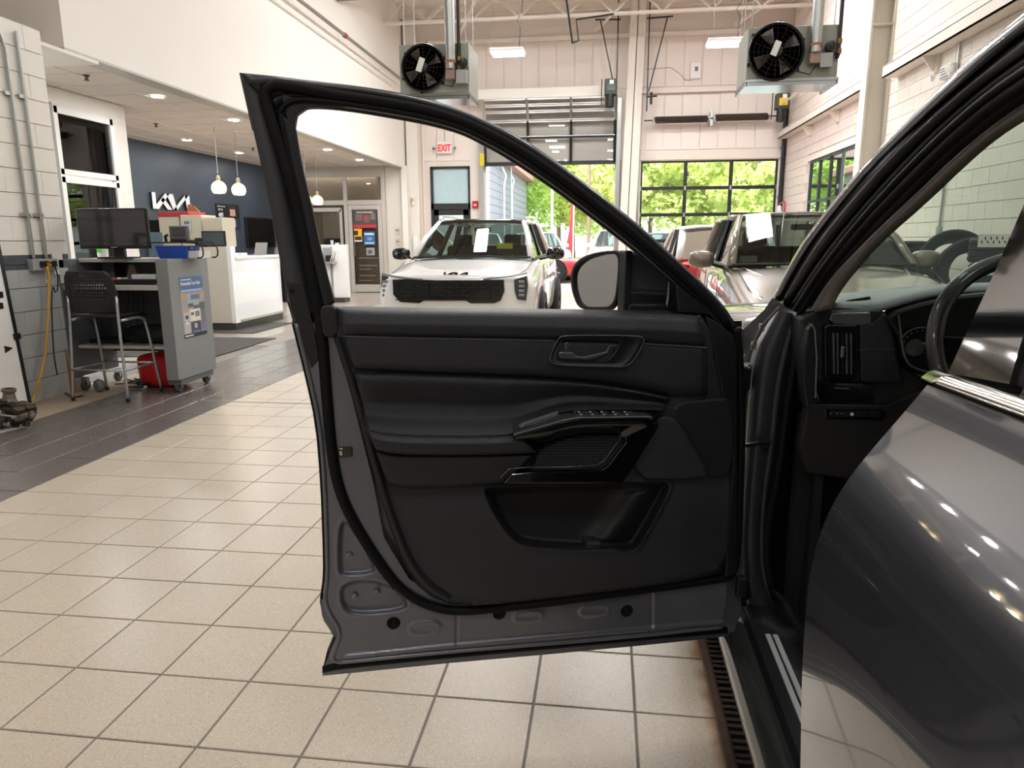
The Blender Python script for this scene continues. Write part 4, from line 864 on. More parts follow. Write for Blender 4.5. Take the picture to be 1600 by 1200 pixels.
MB().tube([(ex-.02, ey-.12, .17), (ex+.05, ey-.12, .20), (ex+.06, ey-.12, .13), (ex+.17, ey-.10, .115)], .007, 7).build('actuator_rod', ALU, en)
MB().tube(smooth_line([(ex-.14, ey-.05, .08), (ex-.10, ey-.1, .19), (ex, ey-.08, .24), (ex+.03, ey, .20)], 20), .014, 8).build('oil_pipe', OIL, en, smooth='all')
for i in range(5):
    MB().lathe([(0, -.02), (.016, -.02), (.016, .0), (.009, .002), (.009, .03)], (ex-.12+.06*i, ey-.11+.01*i, .05+.05*(i % 3)), (.2*i-.4, -1, .3), 6).build('bolt', ALU, en)
# ---- framed white board leaning by the wall
fb = thing('banner_frame', 'white banner board in a black frame leaning on the left block wall', 'board', (-4.9, 5.0, 0))
tA = onX(2, 432, -4.93); bA = onZ(46, 634, .02)
Xb, Yb = -4.80, onX(46, 632, -4.80)[1]
bt = np.array([-4.80, Yb, .012]); tp = np.array([-4.93, onX(2, 432, -4.93)[1], onX(2, 432, -4.93)[2]+.35])
back = np.array([0, -.75, 0])
MB().bar(bt, tp, .025, .03).build('frame_rail', BLACKM, fb); MB().bar(bt+back, tp+back, .025, .03).build('frame_rail', BLACKM, fb)
MB().bar(bt, bt+back, .025, .03).build('frame_rail', BLACKM, fb); MB().bar(tp, tp+back, .025, .03).build('frame_rail', BLACKM, fb)
MB().add([bt, bt+back, tp+back, tp], [(0, 1, 2, 3)]).build('white_sheet', mat('banner_white', 'E8E7E3', .5), fb, solid=.01)
m_ = bt+(tp-bt)*.42; MB().cbox(m_+np.array([.012, 0, 0]), (.02, .06, .05)).build('clip', BLACKM, fb)
for f, w in ((.66, .10), (.60, .06)): 
    p = bt+(tp-bt)*f+np.array([.008, -.10, 0]); MB().cbox(p, (.004, w, .05)).build('black_glyph', BLACKM, fb)
p = bt+(tp-bt)*.36+np.array([.008, -.09, 0]); MB().prism([p+np.array([0, -.05, .03]), p+np.array([0, .03, 0]), p+np.array([0, -.05, -.03])], (.003, 0, 0)).build('black_glyph', BLACKM, fb)
p = onX(68, 425, XL+.02); MB().tube([(XL+.02, onX(66, 412, XL)[1], onX(66, 412, XL)[2]), (XL+.02, onX(70, 442, XL)[1], onX(70, 442, XL)[2])], .006, 6).build('paint_drip', WP, label='white paint drip over the dark stripe of the block wall', cat='drip')
# green exit tag & pale box beside the office window
pq = onY(94, 378, 6.6); t = thing('green_hand_sprayer', 'green labelled white bottle on the back corner of the podium', 'bottle', (pq[0], 6.6, 1.2))
MB().lathe([(.045, 0), (.05, .02), (.05, .2), (.02, .26), (.018, .30)], (X0+.06, 6.56, ZP+.001), n=18).build('bottle', WP, t, smooth=True); MB().box((X0+.04, 6.505, ZP+.05), (X0+.09, 6.512, ZP+.2)).build('green_label', mat('lime', '5FCB3A', .5), t)

# ================================================================== RECEPTION AREA
mats_ = mat('entry_mat', '4C4944', .9, bump=1, bscale=200, var=.25, vscale=60)
MB().box((-6.6, 7.95, .001), (-4.72, 9.70, .012)).build('floor_mat', mats_, label='dark entry mat at the showroom threshold nearest the podium', cat='mat', bevel=.004)
MB().box((-6.6, 10.2, .001), (-5.32, 11.65, .012)).build('floor_mat', mats_, label='second dark mat in front of the glossy white counter', cat='mat', bevel=.004)
GW_ = mat('gloss_white', 'F0F0F0', .12, coat=.5); TAN = mat('counter_beige', 'CFC8BB', .4); PLI = mat('plinth_dark', '3A3633', .5)
rc = thing('reception_counter', 'white gloss reception counter with a beige end panel and dark plinth', 'counter', (-6.2, 11.3, 0))
MB().box((-5.80, 10.62, .12), (-5.77, 12.2, 1.135)).build('front_panel', GW_, rc)
MB().box((-6.42, 10.50, .12), (-5.76, 10.62, 1.30)).build('end_panel', TAN, rc, bevel=.005); MB().box((-6.42, 10.52, 0), (-5.78, 12.2, .12)).build('plinth', PLI, rc)
MB().box((-6.0, 10.62, .12), (-5.80, 12.2, 1.11)).build('carcass', TAN, rc)
MB().box((-6.22, 10.62, 1.11), (-5.74, 12.22, 1.15)).build('countertop', WP, rc, bevel=.004)
MB().box((-8.6, 10.5, 0), (-6.43, 11.5, 1.05)).build('side_return', TAN, rc)
MB().box((-5.82, 10.498, .12), (-5.755, 10.64, 1.31)).build('white_corner', GW_, rc)
MB().box((-5.768, 10.66, .13), (-5.76, 12.2, .16)).build('kick_strip', ALU, rc)
MB().box((-8.6, 11.6, 1.0), (-6.5, 12.4, 1.08)).box((-8.6, 12.36, 0), (-6.5, 12.4, 1.0)).build('back_desk', TAN, rc)
# stuff on and behind the counter
z0 = 1.30
a = onY(247, 335, 10.8); b = onY(305, 373, 10.8)
itbox('beige_printer_box', 'tall beige box with a red top behind the podium', 'box', 247, 282, 338, 372, 10.9, .5, BEI, bevel=.01, zfix=1.05)
itbox('red_box_lid', 'red crumpled cover lying on the tall beige box', 'cover', 246, 295, 331, 338, 10.88, .5, mat('cover_red', 'B5303A', .5), bevel=.01)
t = thing('beige_cabinet_printer', 'beige desktop unit with a control panel beside the red topped box', 'printer', (-6.6, 10.7, 1.3))
a = onY(281, 336, 10.75); b = onY(317, 375, 10.75); MB().box((a[0], 10.75, 1.05), (b[0], 11.2, a[2])).build('body', BEI, t, bevel=.01)
a = onY(285, 343, 10.74); b = onY(300, 364, 10.74); MB().box((a[0], 10.735, b[2]), (b[0], 10.75, a[2])).build('panel', mat('light_grey', 'B9BABA', .5), t); MB().box((a[0]+.03, 10.73, a[2]-.07), (b[0]-.03, 10.736, a[2]-.03)).build('display', GREYP, t)
itbox('low_beige_box', 'low beige box at the right of the desktop unit', 'box', 315, 348, 340, 361, 10.7, .4, BEI, bevel=.01, zfix=1.30)
t = thing('open_carton', 'folded brown cardboard flaps standing behind the beige boxes', 'carton', (-7, 11.4, 1.6))
for q in (((293, 320), (299, 319), (300, 335), (292, 335)), ((299, 322), (303, 322), (318, 338), (309, 338), (300, 332))):
    MB().prism([onY(x, y, 11.3) for x, y in q], (0, .02, 0)).build('flap', mat('cardboard', 'A98257', .7), t)
t = thing('counter_monitor', 'black backed monitor screen standing on the beige counter end', 'monitor', (-6.2, 10.6, 1.3))
a = onY(314, 361, 10.55); b = onY(353, 386, 10.55); MB().box((a[0], 10.55, 1.31), (b[0], 10.58, a[2])).build('housing', BLACKP, t, bevel=.005); MB().box((a[0]+.02, 10.545, 1.33), (b[0]-.02, 10.55, a[2]-.02)).build('screen', mat('screen_slate', '4A5257', .2), t)
MB().box((a[0]-.15, 10.6, 1.301), (a[0], 10.7, 1.44)).build('side_unit', BLACKP, t)
itbox('small_monitor', 'small bluish monitor between the wide monitor and the phone', 'monitor', 229, 253, 363, 389, 10.55, .05, mat('screen_blue', '55707C', .3), zfix=1.051)
for i, (x0_, x1_, y_, lab, col) in enumerate(((358, 366, 388, 'white paper pile', 'E6E6E4'), (372, 392, 390, 'flat white tray', 'EDEDED'))):
    a = onX(x0_, y_, -5.95); MB().box((-6.05, a[1], 1.151), (-5.9, a[1]+.2, 1.20)).build('counter_clutter', mat('paper_'+col, col, .5), label=lab+' on the white counter top', cat='papers', bevel=.004)
t = thing('laptop', 'grey laptop open on the reception counter', 'laptop', (-6.0, 11.9, 1.15))
p = onY(408, 397, 11.9); MB().add([(p[0]-.1, 11.85, 1.16), (p[0]+.12, 11.85, 1.16), (p[0]+.06, 12.05, 1.36), (p[0]-.16, 12.05, 1.36)], [(0, 1, 2, 3)]).build('lid', GREYP, t, solid=.01); MB().cbox((p[0], 11.74, 1.158), (.24, .2, .014)).build('base', GREYP, t)
MB().box((-5.9, 12.25, .3), (-5.7, 12.75, 1.05)).build('dark_stand', BLACKP, label='dark stand in the gap right of the white counter', cat='stand', bevel=.01)
# second counter by the partition
c2 = thing('cashier_counter', 'tall white cashier counter seen through the car window, with shelf and papers', 'counter', (-6.1, 16, 0))
MB().box((-6.22, 15.85, .1), (-5.87, 15.95, 1.30)).build('end_panel', GW_, c2, bevel=.004); MB().box((-7.3, 15.95, 1.24), (-5.9, 16.0, 1.30)).build('rear_ledge', GW_, c2)
MB().box((-7.3, 15.96, .1), (-5.92, 16.0, 1.25)).build('back_panel', WP, c2); MB().box((-7.3, 15.6, .1), (-6.3, 15.9, .88)).build('lower_cabinet', GW_, c2); MB().box((-7.3, 15.55, .88), (-6.12, 15.96, .92)).build('shelf', ALU, c2)
MB().box((-7.3, 15.65, 0), (-5.9, 15.98, .1)).build('plinth', PLI, c2)
itbox('card_terminal', 'black card terminal on the cashier shelf', 'terminal', 519, 527, 392, 400, 15.9, .05, BLACKP, zfix=None)
itbox('desk_printer', 'small dark printer with a screen on the cashier shelf', 'printer', 508, 519, 399, 417, 15.75, .1, BLACKP, zfix=.921)
itbox('grey_screen', 'light grey screen standing behind the small dark printer', 'screen', 504, 517, 387, 410, 15.85, .03, mat('screen_light', '9DA3A8', .3), zfix=.921)
t = thing('leaning_brochures', 'white brochures leaning on the cashier shelf', 'papers', (-6.3, 15.8, .92))
for i in range(3):
    p = onY(521+i*3, 416, 15.8); MB().cbox((p[0], 15.8, 1.05), (.015, .15, .26), ry=.3).build('brochure', WP, t)
for x, lab in ((519, 'pale cup'), (527, 'flat pad')):
    p = onY(x, 382, 15.98); MB().lathe([(.03, 0), (.035, .1)] if x == 519 else [(.05, 0), (.05, .04)], (p[0], 15.97, 1.301), n=14).build('ledge_item', mat('cup_pale', 'C8D4DC', .4), label='small %s on the cashier ledge' % lab, cat='cup')
# things on the blue wall
LOGO = mat('logo_white', 'E6E8EC', .4); LSIDE = mat('logo_side', '2A2E34', .5)
lg = thing('wall_logo', 'white slanted dealership logo letters raised on the navy wall', 'logo', (-8.98, 14.1, 2.0))
def strokes(P, w, map3, m, parent, name, depth):
    for s in P:
        mb = MB(); s = np.array(s, float)
        for i in range(len(s)-1):
            a, b = s[i], s[i+1]; d = (b-a)/np.linalg.norm(b-a); nn = np.array([-d[1], d[0]])*w/2
            mb.prism([map3(*(a+nn)), map3(*(a-nn)), map3(*(b-nn)), map3(*(b+nn))], depth)
        mb.build(name, m, parent)
# logo drawn in a unit frame: u across 0..4.2, v up 0..1 ; closed polygons
LP = [[(0, 0), (.34, 0), (.46, .52), (1.10, 1), (1.62, 1), (1.0, .50), (1.42, 0), (.98, 0), (.66, .38), (.60, .34), (.52, 0), (.34, 0), (.22, 0)],]
KIA = [
  [(.10, 0), (.40, 0), (.40, .42), (1.25, 1), (1.75, 1), (2.02, .26), (2.02, 1), (2.32, 1), (2.32, 0), (1.98, 0), (1.55, .80), (.98, .48), (1.45, 0), (1.08, 0), (.72, .32), (.40, .10), (.40, 0)]]
def kia_polys():
    return [ [(0,.02),(.28,.02),(.28,1),(0,1)], [(.28,.28),(.28,.02),(.42,.02),(1.38,.94),(1.32,1),(1.16,1)], [(.72,.50),(.90,.62),(1.42,.02),(1.06,.02)],
             [(1.16,1),(1.38,1),(1.62,1),(1.98,0),(1.70,0),(1.30,.92)], [(1.70,0),(1.98,0),(1.98,1),(1.72,1),(1.72,.3)], [(1.98,0),(2.16,0),(3.0,.86),(3.04,1),(2.84,1),(1.98,.22)], [(2.86,0),(3.12,0),(3.12,1),(2.84,1)] ]
# slanted letter group: K, I, N-shaped A
KP = [ [(.0,0),(.26,0),(.26,1),(.0,1)], [(.26,.0),(.42,0),(1.30,1),(.98,1),(.26,.26)], [(.62,.56),(.80,.76),(1.42,0),(1.06,0)], [(1.06,1),(1.56,1),(1.80,0),(1.50,0)][:4],
       [(1.50,0),(1.80,0),(2.80,1),(2.50,1)], [(2.50,1),(2.88,1),(2.88,0),(2.62,0)] ]
def wl(u, v): return (-8.95, 13.46+(14.80-13.46)*(u+.05)/2.95, 2.03+.32*v)
for i, P in enumerate(KP):
    P = [(u-.10*v*0, v) for u, v in P]
    MB().prism([wl(u, v) for u, v in P], (.002, 0, 0)).build('letter_stroke', LOGO, lg); MB().prism([(-8.998, wl(u, v)[1], wl(u, v)[2]) for u, v in P], (.046, 0, 0)).build('letter_return', LSIDE, lg)
t = thing('wall_poster', 'black advertising poster with a suited figure on the navy wall', 'poster', (-8.99, 16.4, 1.68))
def bpn(y0_, y1_, z0_, z1_, col, nm='print_patch', o=.004): MB().box((-9.0, y0_, z0_), (-9.0+.02+o, y1_, z1_)).build(nm, mat('print_'+col, col, .5), t)
MB().box((-9.0, 15.90, 1.69), (-8.98, 16.95, 2.25)).build('board', mat('poster_black', '17181D', .4), t)
bpn(16.5, 16.75, 1.98, 2.18, 'C89A86', 'face_shape'); bpn(16.45, 16.9, 1.70, 1.93, '2B3140', 'suit_shape'); bpn(16.62, 16.72, 1.72, 1.9, 'C9CCD2', 'shirt_shape', .006); bpn(16.48, 16.78, 2.14, 2.22, '3A2A24', 'hair_shape', .006); bpn(15.95, 16.3, 1.72, 1.82, '6A3B7C'); bpn(15.96, 16.28, 1.84, 1.88, '8B8B90')
text('UP TO', .07, LOGO, t, 'lettering', (-8.974, 15.97, 2.09), (PI/2, 0, PI/2)); text('40%', .13, LOGO, t, 'lettering', (-8.974, 15.97, 1.95), (PI/2, 0, PI/2), bold=.004); bpn(15.95, 16.3, 2.18, 2.2, 'B0B0B4')
t = thing('wall_screen', 'large black screen low on the navy wall', 'screen', (-8.95, 18.1, 1.2))
MB().box((-9.0, 17.2, 1.22), (-8.94, 18.9, 1.98)).build('housing', BLACKP, t, bevel=.01); MB().box((-8.94, 17.23, 1.25), (-8.936, 18.87, 1.95)).build('screen', mat('screen_off2', '0B0C10', .15), t)
MB().box((-8.9, 13.2, 1.2), (-8.6, 14.1, 1.8)).box((-8.8, 13.6, 0), (-8.7, 13.7, 1.2)).build('dark_screen', BLACKP, label='dark display in front of the navy wall under the logo', cat='screen', bevel=.01)
# pendants
GL = glass('globe_glass', 'FFF8EA')
_nt = GL.node_tree; _o = _nt.nodes['Material Output']; _src = _o.inputs[0].links[0].from_socket; _t = _nt.nodes.new('ShaderNodeBsdfTranslucent'); _t.inputs[0].default_value = (1, .93, .8, 1)
_mx = _nt.nodes.new('ShaderNodeMixShader'); _mx.inputs[0].default_value = .42; _nt.links.new(_src, _mx.inputs[1]); _nt.links.new(_t.outputs[0], _mx.inputs[2]); _nt.links.new(_mx.outputs[0], _o.inputs[0])
BULB = mat('bulb_glow', 'FFE7B8', .4, emit=18)
labs = ['clear globe pendant lamp hanging nearest over the reception counter', 'clear globe pendant lamp, second over the reception counter', 'clear globe pendant lamp third, just behind the door frame of the car', 'clear globe pendant lamp farthest, in front of the glass partition']
for (x, y, z), lab in zip(((-6.64, 11.90, 2.285), (-6.63, 12.56, 2.295), (-6.62, 15.51, 2.27), (-6.61, 16.12, 2.29)), labs):
    t = thing('pendant_lamp', lab, 'lamp', (x, y, z-.13), 'globe pendant lamps'); r = .125
    MB().lathe([(.06, 0), (.06, -.012), (.012, -.02)], (x, y, 3.31), n=18).build('canopy', RIMW, t, smooth=True)
    MB().tube([(x, y, 3.30), (x, y, z+r+.12)], .006, 6).build('cord', mat('cord_silver', 'A9A59D', .5), t)
    prof = [(.0, .22), (.024, .21), (.036, .17), (.032, .14)] + [(r*math.sin(a), r*math.cos(a)) for a in np.linspace(.32, 2.35, 14)]
    MB().lathe([p for p in prof][::-1][:-1]+[(.001, .22)], (x, y, z), n=28).build('globe', GL, t, smooth='all')
    MB().lathe([(.012, .19), (.022, .17), (.022, .09), (.014, .08)], (x, y, z), n=14).build('socket', mat('socket_brass', 'C9BC9A', .3, .6), t, smooth=True)
    MB().lathe([(.002, .08), (.03, .05), (.042, .0), (.03, -.045), (.002, -.06)], (x, y, z), n=16).build('bulb', BULB, t, smooth='all')
    l = bpy.data.lights.new('pendant_glow', 'POINT'); l.energy = 9; l.color = (1, .85, .62); l.shadow_soft_size = .02
    lo = bpy.data.objects.new('pendant_glow', l); COL.objects.link(lo); lo.location = (x, y, z-.088)
# ================================================================== OTHER CARS
def paint(name, col, metal=0.0, rough=.35): return mat(name, col, rough, metal, coat=1.0, coat_rough=.02)
TYRE = mat('tyre_rubber', '1B1C1D', .75, bump=.5, bscale=90)
RIMM = mat('alloy_rim', 'A9ABAD', .3, .9)
CGL = glass('car_glass', 'A9B6B0'); CDARK = mat('cabin_dark', '26262A', .7)
GBLK = mat('gloss_black', '0C0C0E', .12, coat=.6)
def wheel(parent, c, r, name='wheel', ax=(1, 0, 0), w=.22):
    t = MB().lathe([(r*.62, -w/2), (r*.93, -w/2), (r, -w/2+.03), (r, w/2-.03), (r*.93, w/2), (r*.62, w/2)], c, ax, 36, close=True).build(name, TYRE, parent, smooth=True)
    MB().lathe([(.001, w/2-.05), (r*.60, w/2-.05), (r*.63, w/2-.01), (r*.63, -w/2+.01), (.001, -w/2+.05)], c, ax, 28).build('rim', mat('rim_dark', '3A3B3D', .4, .7), t, smooth=True)
    a = Vector(ax); u = a.orthogonal().normalized(); v = a.cross(u); mb = MB()
    for k in range(5):
        d = u*math.cos(k*2*PI/5)+v*math.sin(k*2*PI/5)
        for s in (-1, 1): mb.bar(Vector(c)+a*s*(w/2-.03)+d*.03, Vector(c)+a*s*(w/2-.025)+d*r*.6, .05, .02, up=tuple(a))
    mb.build('spokes', RIMM, t); return t
def car(name, label, loc, rz, p, group=None):
    t = thing(name, label, 'car', loc, group, local=True, rz=rz)
    L, Wd, H = p['L'], p['W']/2, p['H']; pm_ = p['paint']; zb = p.get('belt', 1.12); hz = p.get('hood', .97); wb = p.get('wbase', 1.25); wt = p.get('wtop', 2.05); rr = p.get('rroof', L-.75); rb = p.get('rbase', L-.2)
    st = [(-.0, .86, .36, hz-.10), (.03, .95, .28, hz-.03), (.14, .985, .24, hz), (.45, .995, .22, hz+.04), (.9, 1.0, .22, zb-.03-.02), (wb, 1.0, .22, zb+.0), (L*.5, 1.0, .22, zb+.01), (L-.9, .99, .22, zb+.03), (L-.2, .95, .25, zb+.02), (L-.04, .90, .32, zb-.03), (L, .82, .42, zb-.12)]
    rows = []
    for y, wf, zs, zt in st:
        w = Wd*wf; h = zt-zs
        half = [(w*.80, zs), (w*.96, zs+.05*h), (w*.99, zs+.25*h), (w, zs+.55*h), (w*.992, zs+.72*h), (w*.975, zs+.86*h), (w*.93, zs+.955*h), (w*.84, zt), (w*.45, zt+.022), (0, zt+.03)]
        rows.append([(-x, y, z) for x, z in half] + [(x, y, z) for x, z in half[-2::-1]])
    MB().loft(rows, cap=True).build('body', pm_, t, smooth='all', sub=1)
    # hood crease lines and bonnet edge
    dk = mat('panel_gap', '1A1A1A', .8)
    for s in (-1, 1):
        MB().tube([(s*Wd*.80, .12, hz+.012), (s*Wd*.84, .5, hz+.045), (s*Wd*.87, 1.0, zb-.01)], .004, 5).build('hood_gap', dk, t)
        MB().tube([(s*Wd*1.0, wb+.05, .35), (s*Wd*1.004, wb+.06, .8), (s*Wd*.985, wb+.1, zb-.06)], .004, 5).build('door_gap', dk, t)
        MB().tube([(s*Wd*1.0, wb+1.15, .35), (s*Wd*1.004, wb+1.18, .8), (s*Wd*.985, wb+1.2, zb-.06)], .004, 5).build('door_gap', dk, t)
    # greenhouse
    bw, tw, zt = Wd*p.get('gb', .83), Wd*p.get('gt', .66), H
    A0 = (bw, wb, zb+.02); A1 = (tw, wt, zt-.06); C1 = (tw*.98, rr, zt-.07); C0 = (bw*.95, rb, zb+.03)
    roofrows = [[(x*tw*1.0, y, zt-.06+ z) for x in (-1.04, -.97, -.6, 0, .6, .97, 1.04) for z in [(.0 if abs(x) > 1 else .03 if abs(x) > .9 else .055 if x else .06)-dz]] for y, dz in ((wt-.03, .035), (wt+.1, .005), ((wt+rr)/2, -.01), (rr, .005), (rr+.12, .03))]
    MB().loft(roofrows).build('roof', p.get('roofm', pm_), t, smooth='all', solid=.03, off=-1)
    m = lambda q, s: (q[0]*s, q[1], q[2])
    pil = p.get('pillar', pm_)
    for s in (-1, 1):
        MB().tube([m(A0, s), tuple((np.array(m(A0, s))+np.array(m(A1, s)))/2+np.array([.015*s, -.02, .02])), m(A1, s)], [.045, .04, .036], 8, sx=.8).build('front_pillar', pil, t, smooth='all')
        MB().tube([m(C0, s), m(C1, s)], .06, 8).build('rear_pillar', pil, t, smooth='all')
        MB().tube([m(A1, s), (tw*s, (wt+rr)/2, zt-.045), m(C1, s)], .032, 8).build('roof_side', pil, t, smooth='all')
        for f in (.42, .72):
            b0 = np.array(A0)+(np.array(C0)-np.array(A0))*f; b1 = np.array(A1)+(np.array(C1)-np.array(A1))*f
            MB().bar(m(b0, s), m(b1, s), .03, .08).build('side_pillar', BLACKP, t)
        MB().tube([m((bw+.02, wb, zb+.01), s), m((bw+.02, rb-.1, zb+.03), s)], .016, 6).build('belt_strip', BLACKP, t)
        q = [m(A0, s), m(A1, s), m(C1, s), m(C0, s)]; MB().add(q, [(0, 1, 2, 3)]).build('side_window', CGL, t)
        if p.get('rails'):
            MB().tube(smooth_line([m((tw*1.02, wt+.15, zt-.02), s), m((tw*1.02, wt+.35, zt+.04), s), m((tw*1.02, rr-.3, zt+.04), s), m((tw*1.02, rr-.05, zt-.02), s)], 16), .016, 7).build('roof_rail', p['rails'], t, smooth='all')
    MB().loft([[(-bw, wb, zb+.02), (-bw*.5, wb-.07, zb+.03), (0, wb-.09, zb+.035), (bw*.5, wb-.07, zb+.03), (bw, wb, zb+.02)], [(-tw, wt, zt-.05), (-tw*.5, wt-.04, zt-.025), (0, wt-.05, zt-.02), (tw*.5, wt-.04, zt-.025), (tw, wt, zt-.05)]]).build('windscreen', CGL, t, smooth='all')
    MB().loft([[(-bw*.93, rb, zb+.03), (0, rb+.06, zb+.03), (bw*.93, rb, zb+.03)], [(-tw*.96, rr+.05, zt-.07), (0, rr+.09, zt-.05), (tw*.96, rr+.05, zt-.07)]]).build('rear_window', CGL, t, smooth='all')
    MB().tube([(-bw, wb-.01, zb+.03), (0, wb-.10, zb+.045), (bw, wb-.01, zb+.03)], .014, 6).build('wiper_cowl', BLACKP, t)
    # cabin
    if p.get('detail', 1):
        MB().add([(-bw*.95, wb+.02, zb-.02), (bw*.95, wb+.02, zb-.02), (bw*.95, wb+.55, zb+.0), (-bw*.95, wb+.55, zb+.0), (-bw*.95, wb+.65, .6), (bw*.95, wb+.65, .6)], [(0, 1, 2, 3), (3, 2, 5, 4)]).build('dashboard', CDARK, t)
        for x in (-.38, .38):
            MB().cbox((x, wb+1.3, 1.0), (.5, .14, .62), rx=-.15).build('seat_back', CDARK, t, bevel=.05); MB().cbox((x, wb+1.38, 1.38), (.26, .1, .18), rx=-.15).build('headrest', CDARK, t, bevel=.04)
        MB().cbox((0, wb+2.3, 1.0), (1.2, .14, .6)).build('rear_seat', CDARK, t, bevel=.05)
        MB().tube([(.38+.17*math.cos(a), wb+.75+.05*math.sin(a), 1.08+.16*math.sin(a)) for a in np.linspace(0, 2*PI, 24)[:-1]], .014, 7, closed=True).build('steering_wheel', BLACKP, t)
        MB().cbox((0, wt+.1, zt-.16), (.24, .04, .06)).build('inner_mirror', BLACKP, t, bevel=.01)
    # wheels
    wr = p.get('wr', .37)
    for y in (.90, L-1.0):
        for s in (-1, 1):
            MB().lathe([(wr+.015, -.01), (wr+.06, -.01), (wr+.06, .006), (wr+.015, .006)], (s*(Wd+.0), y, wr), (1, 0, 0), 36, close=True).build('wheel_arch', p.get('arch', BLACKP), t)
            MB().lathe([(.01, -.003), (wr+.02, -.003), (wr+.02, .003), (.01, .003)], (s*(Wd+.0), y, wr), (1, 0, 0), 32).build('arch_well', mat('arch_black', '060606', .9), t)
            wheel(t, (s*(Wd-.06), y, wr), wr)
    # mirrors
    mm = p.get('mirror', pm_)
    for s in (-1, 1):
        b = MB(); cx, cy, cz = s*(Wd+.12), wb+.42, zb+.07
        vs = []; 
        f = lambda q: math.copysign(abs(q)**.7, q)
        nu, nv = 16, 8
        for j in range(nv+1):
            v = -PI/2+PI*j/nv
            for i in range(nu): u = 2*PI*i/nu; vs.append((cx+.13*f(math.cos(v))*f(math.cos(u)), cy+.08*f(math.cos(v))*f(math.sin(u)), cz+.085*f(math.sin(v))))
        b.add(vs, [(j*nu+i, j*nu+(i+1) % nu, (j+1)*nu+(i+1) % nu, (j+1)*nu+i) for j in range(nv) for i in range(nu)])
        mo_ = b.build('side_mirror', mm, t, smooth='all')
        MB().bar((s*(Wd-.1), cy, cz-.08), (s*(Wd+.06), cy, cz-.04), .05, .03).build('mirror_arm', BLACKP, mo_)
    return t
KW = paint('white_car_paint', 'F1F0EE'); 
WX, WY = -1.81, 8.42
k = car('white_suv', 'white suv with black grille facing the camera in front of the raised door', (WX, WY, 0), 0, dict(L=4.81, W=1.97, H=1.70, paint=KW, mirror=GBLK, roofm=GBLK, rails=CHROME, belt=1.13, hood=.985, gb=.82, gt=.63, wbase=1.22, wtop=2.0))
def kp(x, y, dy=-.015): q = onY(x, y, WY+dy); return (q[0]-WX, dy, q[2])
g = MB().prism([kp(x, y, -.02) for x, y in ((613, 437), (640, 436), (680, 438), (740, 438), (787, 437), (788, 455), (782, 470), (772, 474), (735, 474), (728, 470), (662, 470), (655, 474), (625, 472), (614, 460))], (0, .06, 0)).build('grille', GBLK, k, bevel=.006)
DGM = mat('grille_bars', '2C2D30', .3, .5)
for i in range(7):
    a = kp(622+24*i, 441, -.03); b = kp(622+24*i, 469, -.03); MB().bar(a, b, .012, .02).build('grille_bar', DGM, g)
for j in range(5):
    a = kp(618, 442+6.5*j, -.03); b = kp(783, 442+6.5*j, -.03); MB().bar(a, b, .02, .010).build('grille_bar', DGM, g)
R2 = random.Random(3)
for j in range(4):
    for i in range(13):
        x = 620+12.5*i+(6 if j % 2 else 0); y = 442+6.5*j; MB().bar(kp(x, y, -.036), kp(x+7, y+R2.choice((-2, 0, 2)), -.036), .012, .014).build('grille_facet', DGM, g)
for s, q in ((-1, ((596, 430), (606, 432), (609, 448), (609, 466), (598, 466), (595, 448))), (1, ((803, 437), (823, 431), (825, 445), (822, 470), (808, 468), (804, 455)))):
    h = MB().prism([kp(x, y, .05 if s < 0 else -.012) for x, y in q], (0, .12, 0)).build('headlamp', mat('lamp_smoke', '3C4147', .1, coat=.5), k, bevel=.006)
    x0_, x1_ = (598, 606) if s < 0 else (810, 820)
    for j in range(4): a = kp((x0_+x1_)/2, 440+7*j, .035 if s < 0 else -.027); MB().cbox(a, (.07, .03, .035)).build('lamp_cell', mat('lamp_cell', '9FA6AC', .15, .6), h, bevel=.006)
dl = mat('drl_grey', '8E9396', .2, .5)
for pts_ in (((597, 428), (615, 432), (637, 435), (660, 437)), ((755, 437), (770, 434), (800, 431), (824, 426))):
    MB().tube([kp(x, y, -.01) for x, y in pts_], .014, 6).build('lamp_strip', dl, k)
for P in KP:
    MB().prism([(-.13+.30*(u/2.9)-.0, .055, hz_) for u, v in P for hz_ in [.968+.038*v]], (0, .03, .006)).build('badge_stroke', GBLK, k)
a = onY(785, 384, WY+1.75); b = onY(808, 391, WY+1.75)
MB().box((.30, 1.52, 1.27), (.52, 1.53, 1.345)).build('yellow_sticker', mat('sticker_yellow_glow', 'E9E33A', .5, emit=.15), k)  # faint glow added to the sticker
MB().cbox((.0, .03, .50), (1.5, .06, .10)).build('lower_bumper', BLACKP, k, bevel=.02)
# champagne crossover
CH = paint('champagne_paint', '82796F', .6, .34)
c2_ = car('champagne_crossover', 'champagne crossover with its bonnet toward the grey car, nose at the right', (1.93, 5.55, 0), -.03, dict(L=4.6, W=1.84, H=1.665, paint=CH, belt=1.12, hood=.93, wbase=1.42, wtop=2.15, gb=.87, gt=.70, pillar=CH))
MB().cbox((-.62, 1.62, 1.20), (.16, .005, .06)).build('windscreen_sticker', mat('sticker_grey', 'B9BAB2', .5), c2_)
for s in (-1, 1):
    MB().prism([(s*.55, -.01, .82), (s*.85, .10, .86), (s*.87, .14, .78), (s*.60, .0, .72)], (0, .05, .0)).build('headlamp', mat('lamp_clear', 'A9AEB0', .1, coat=.4), c2_)
    MB().tube(smooth_line([(s*.28, .04, .84), (s*.42, .3, .955), (s*.60, .9, 1.06), (s*.70, 1.35, 1.12)], 14), .012, 6).build('hood_crease', CH, c2_, smooth='all')
MB().cbox((0, -.01, .66), (.95, .05, .26)).build('grille', GBLK, c2_, bevel=.03)
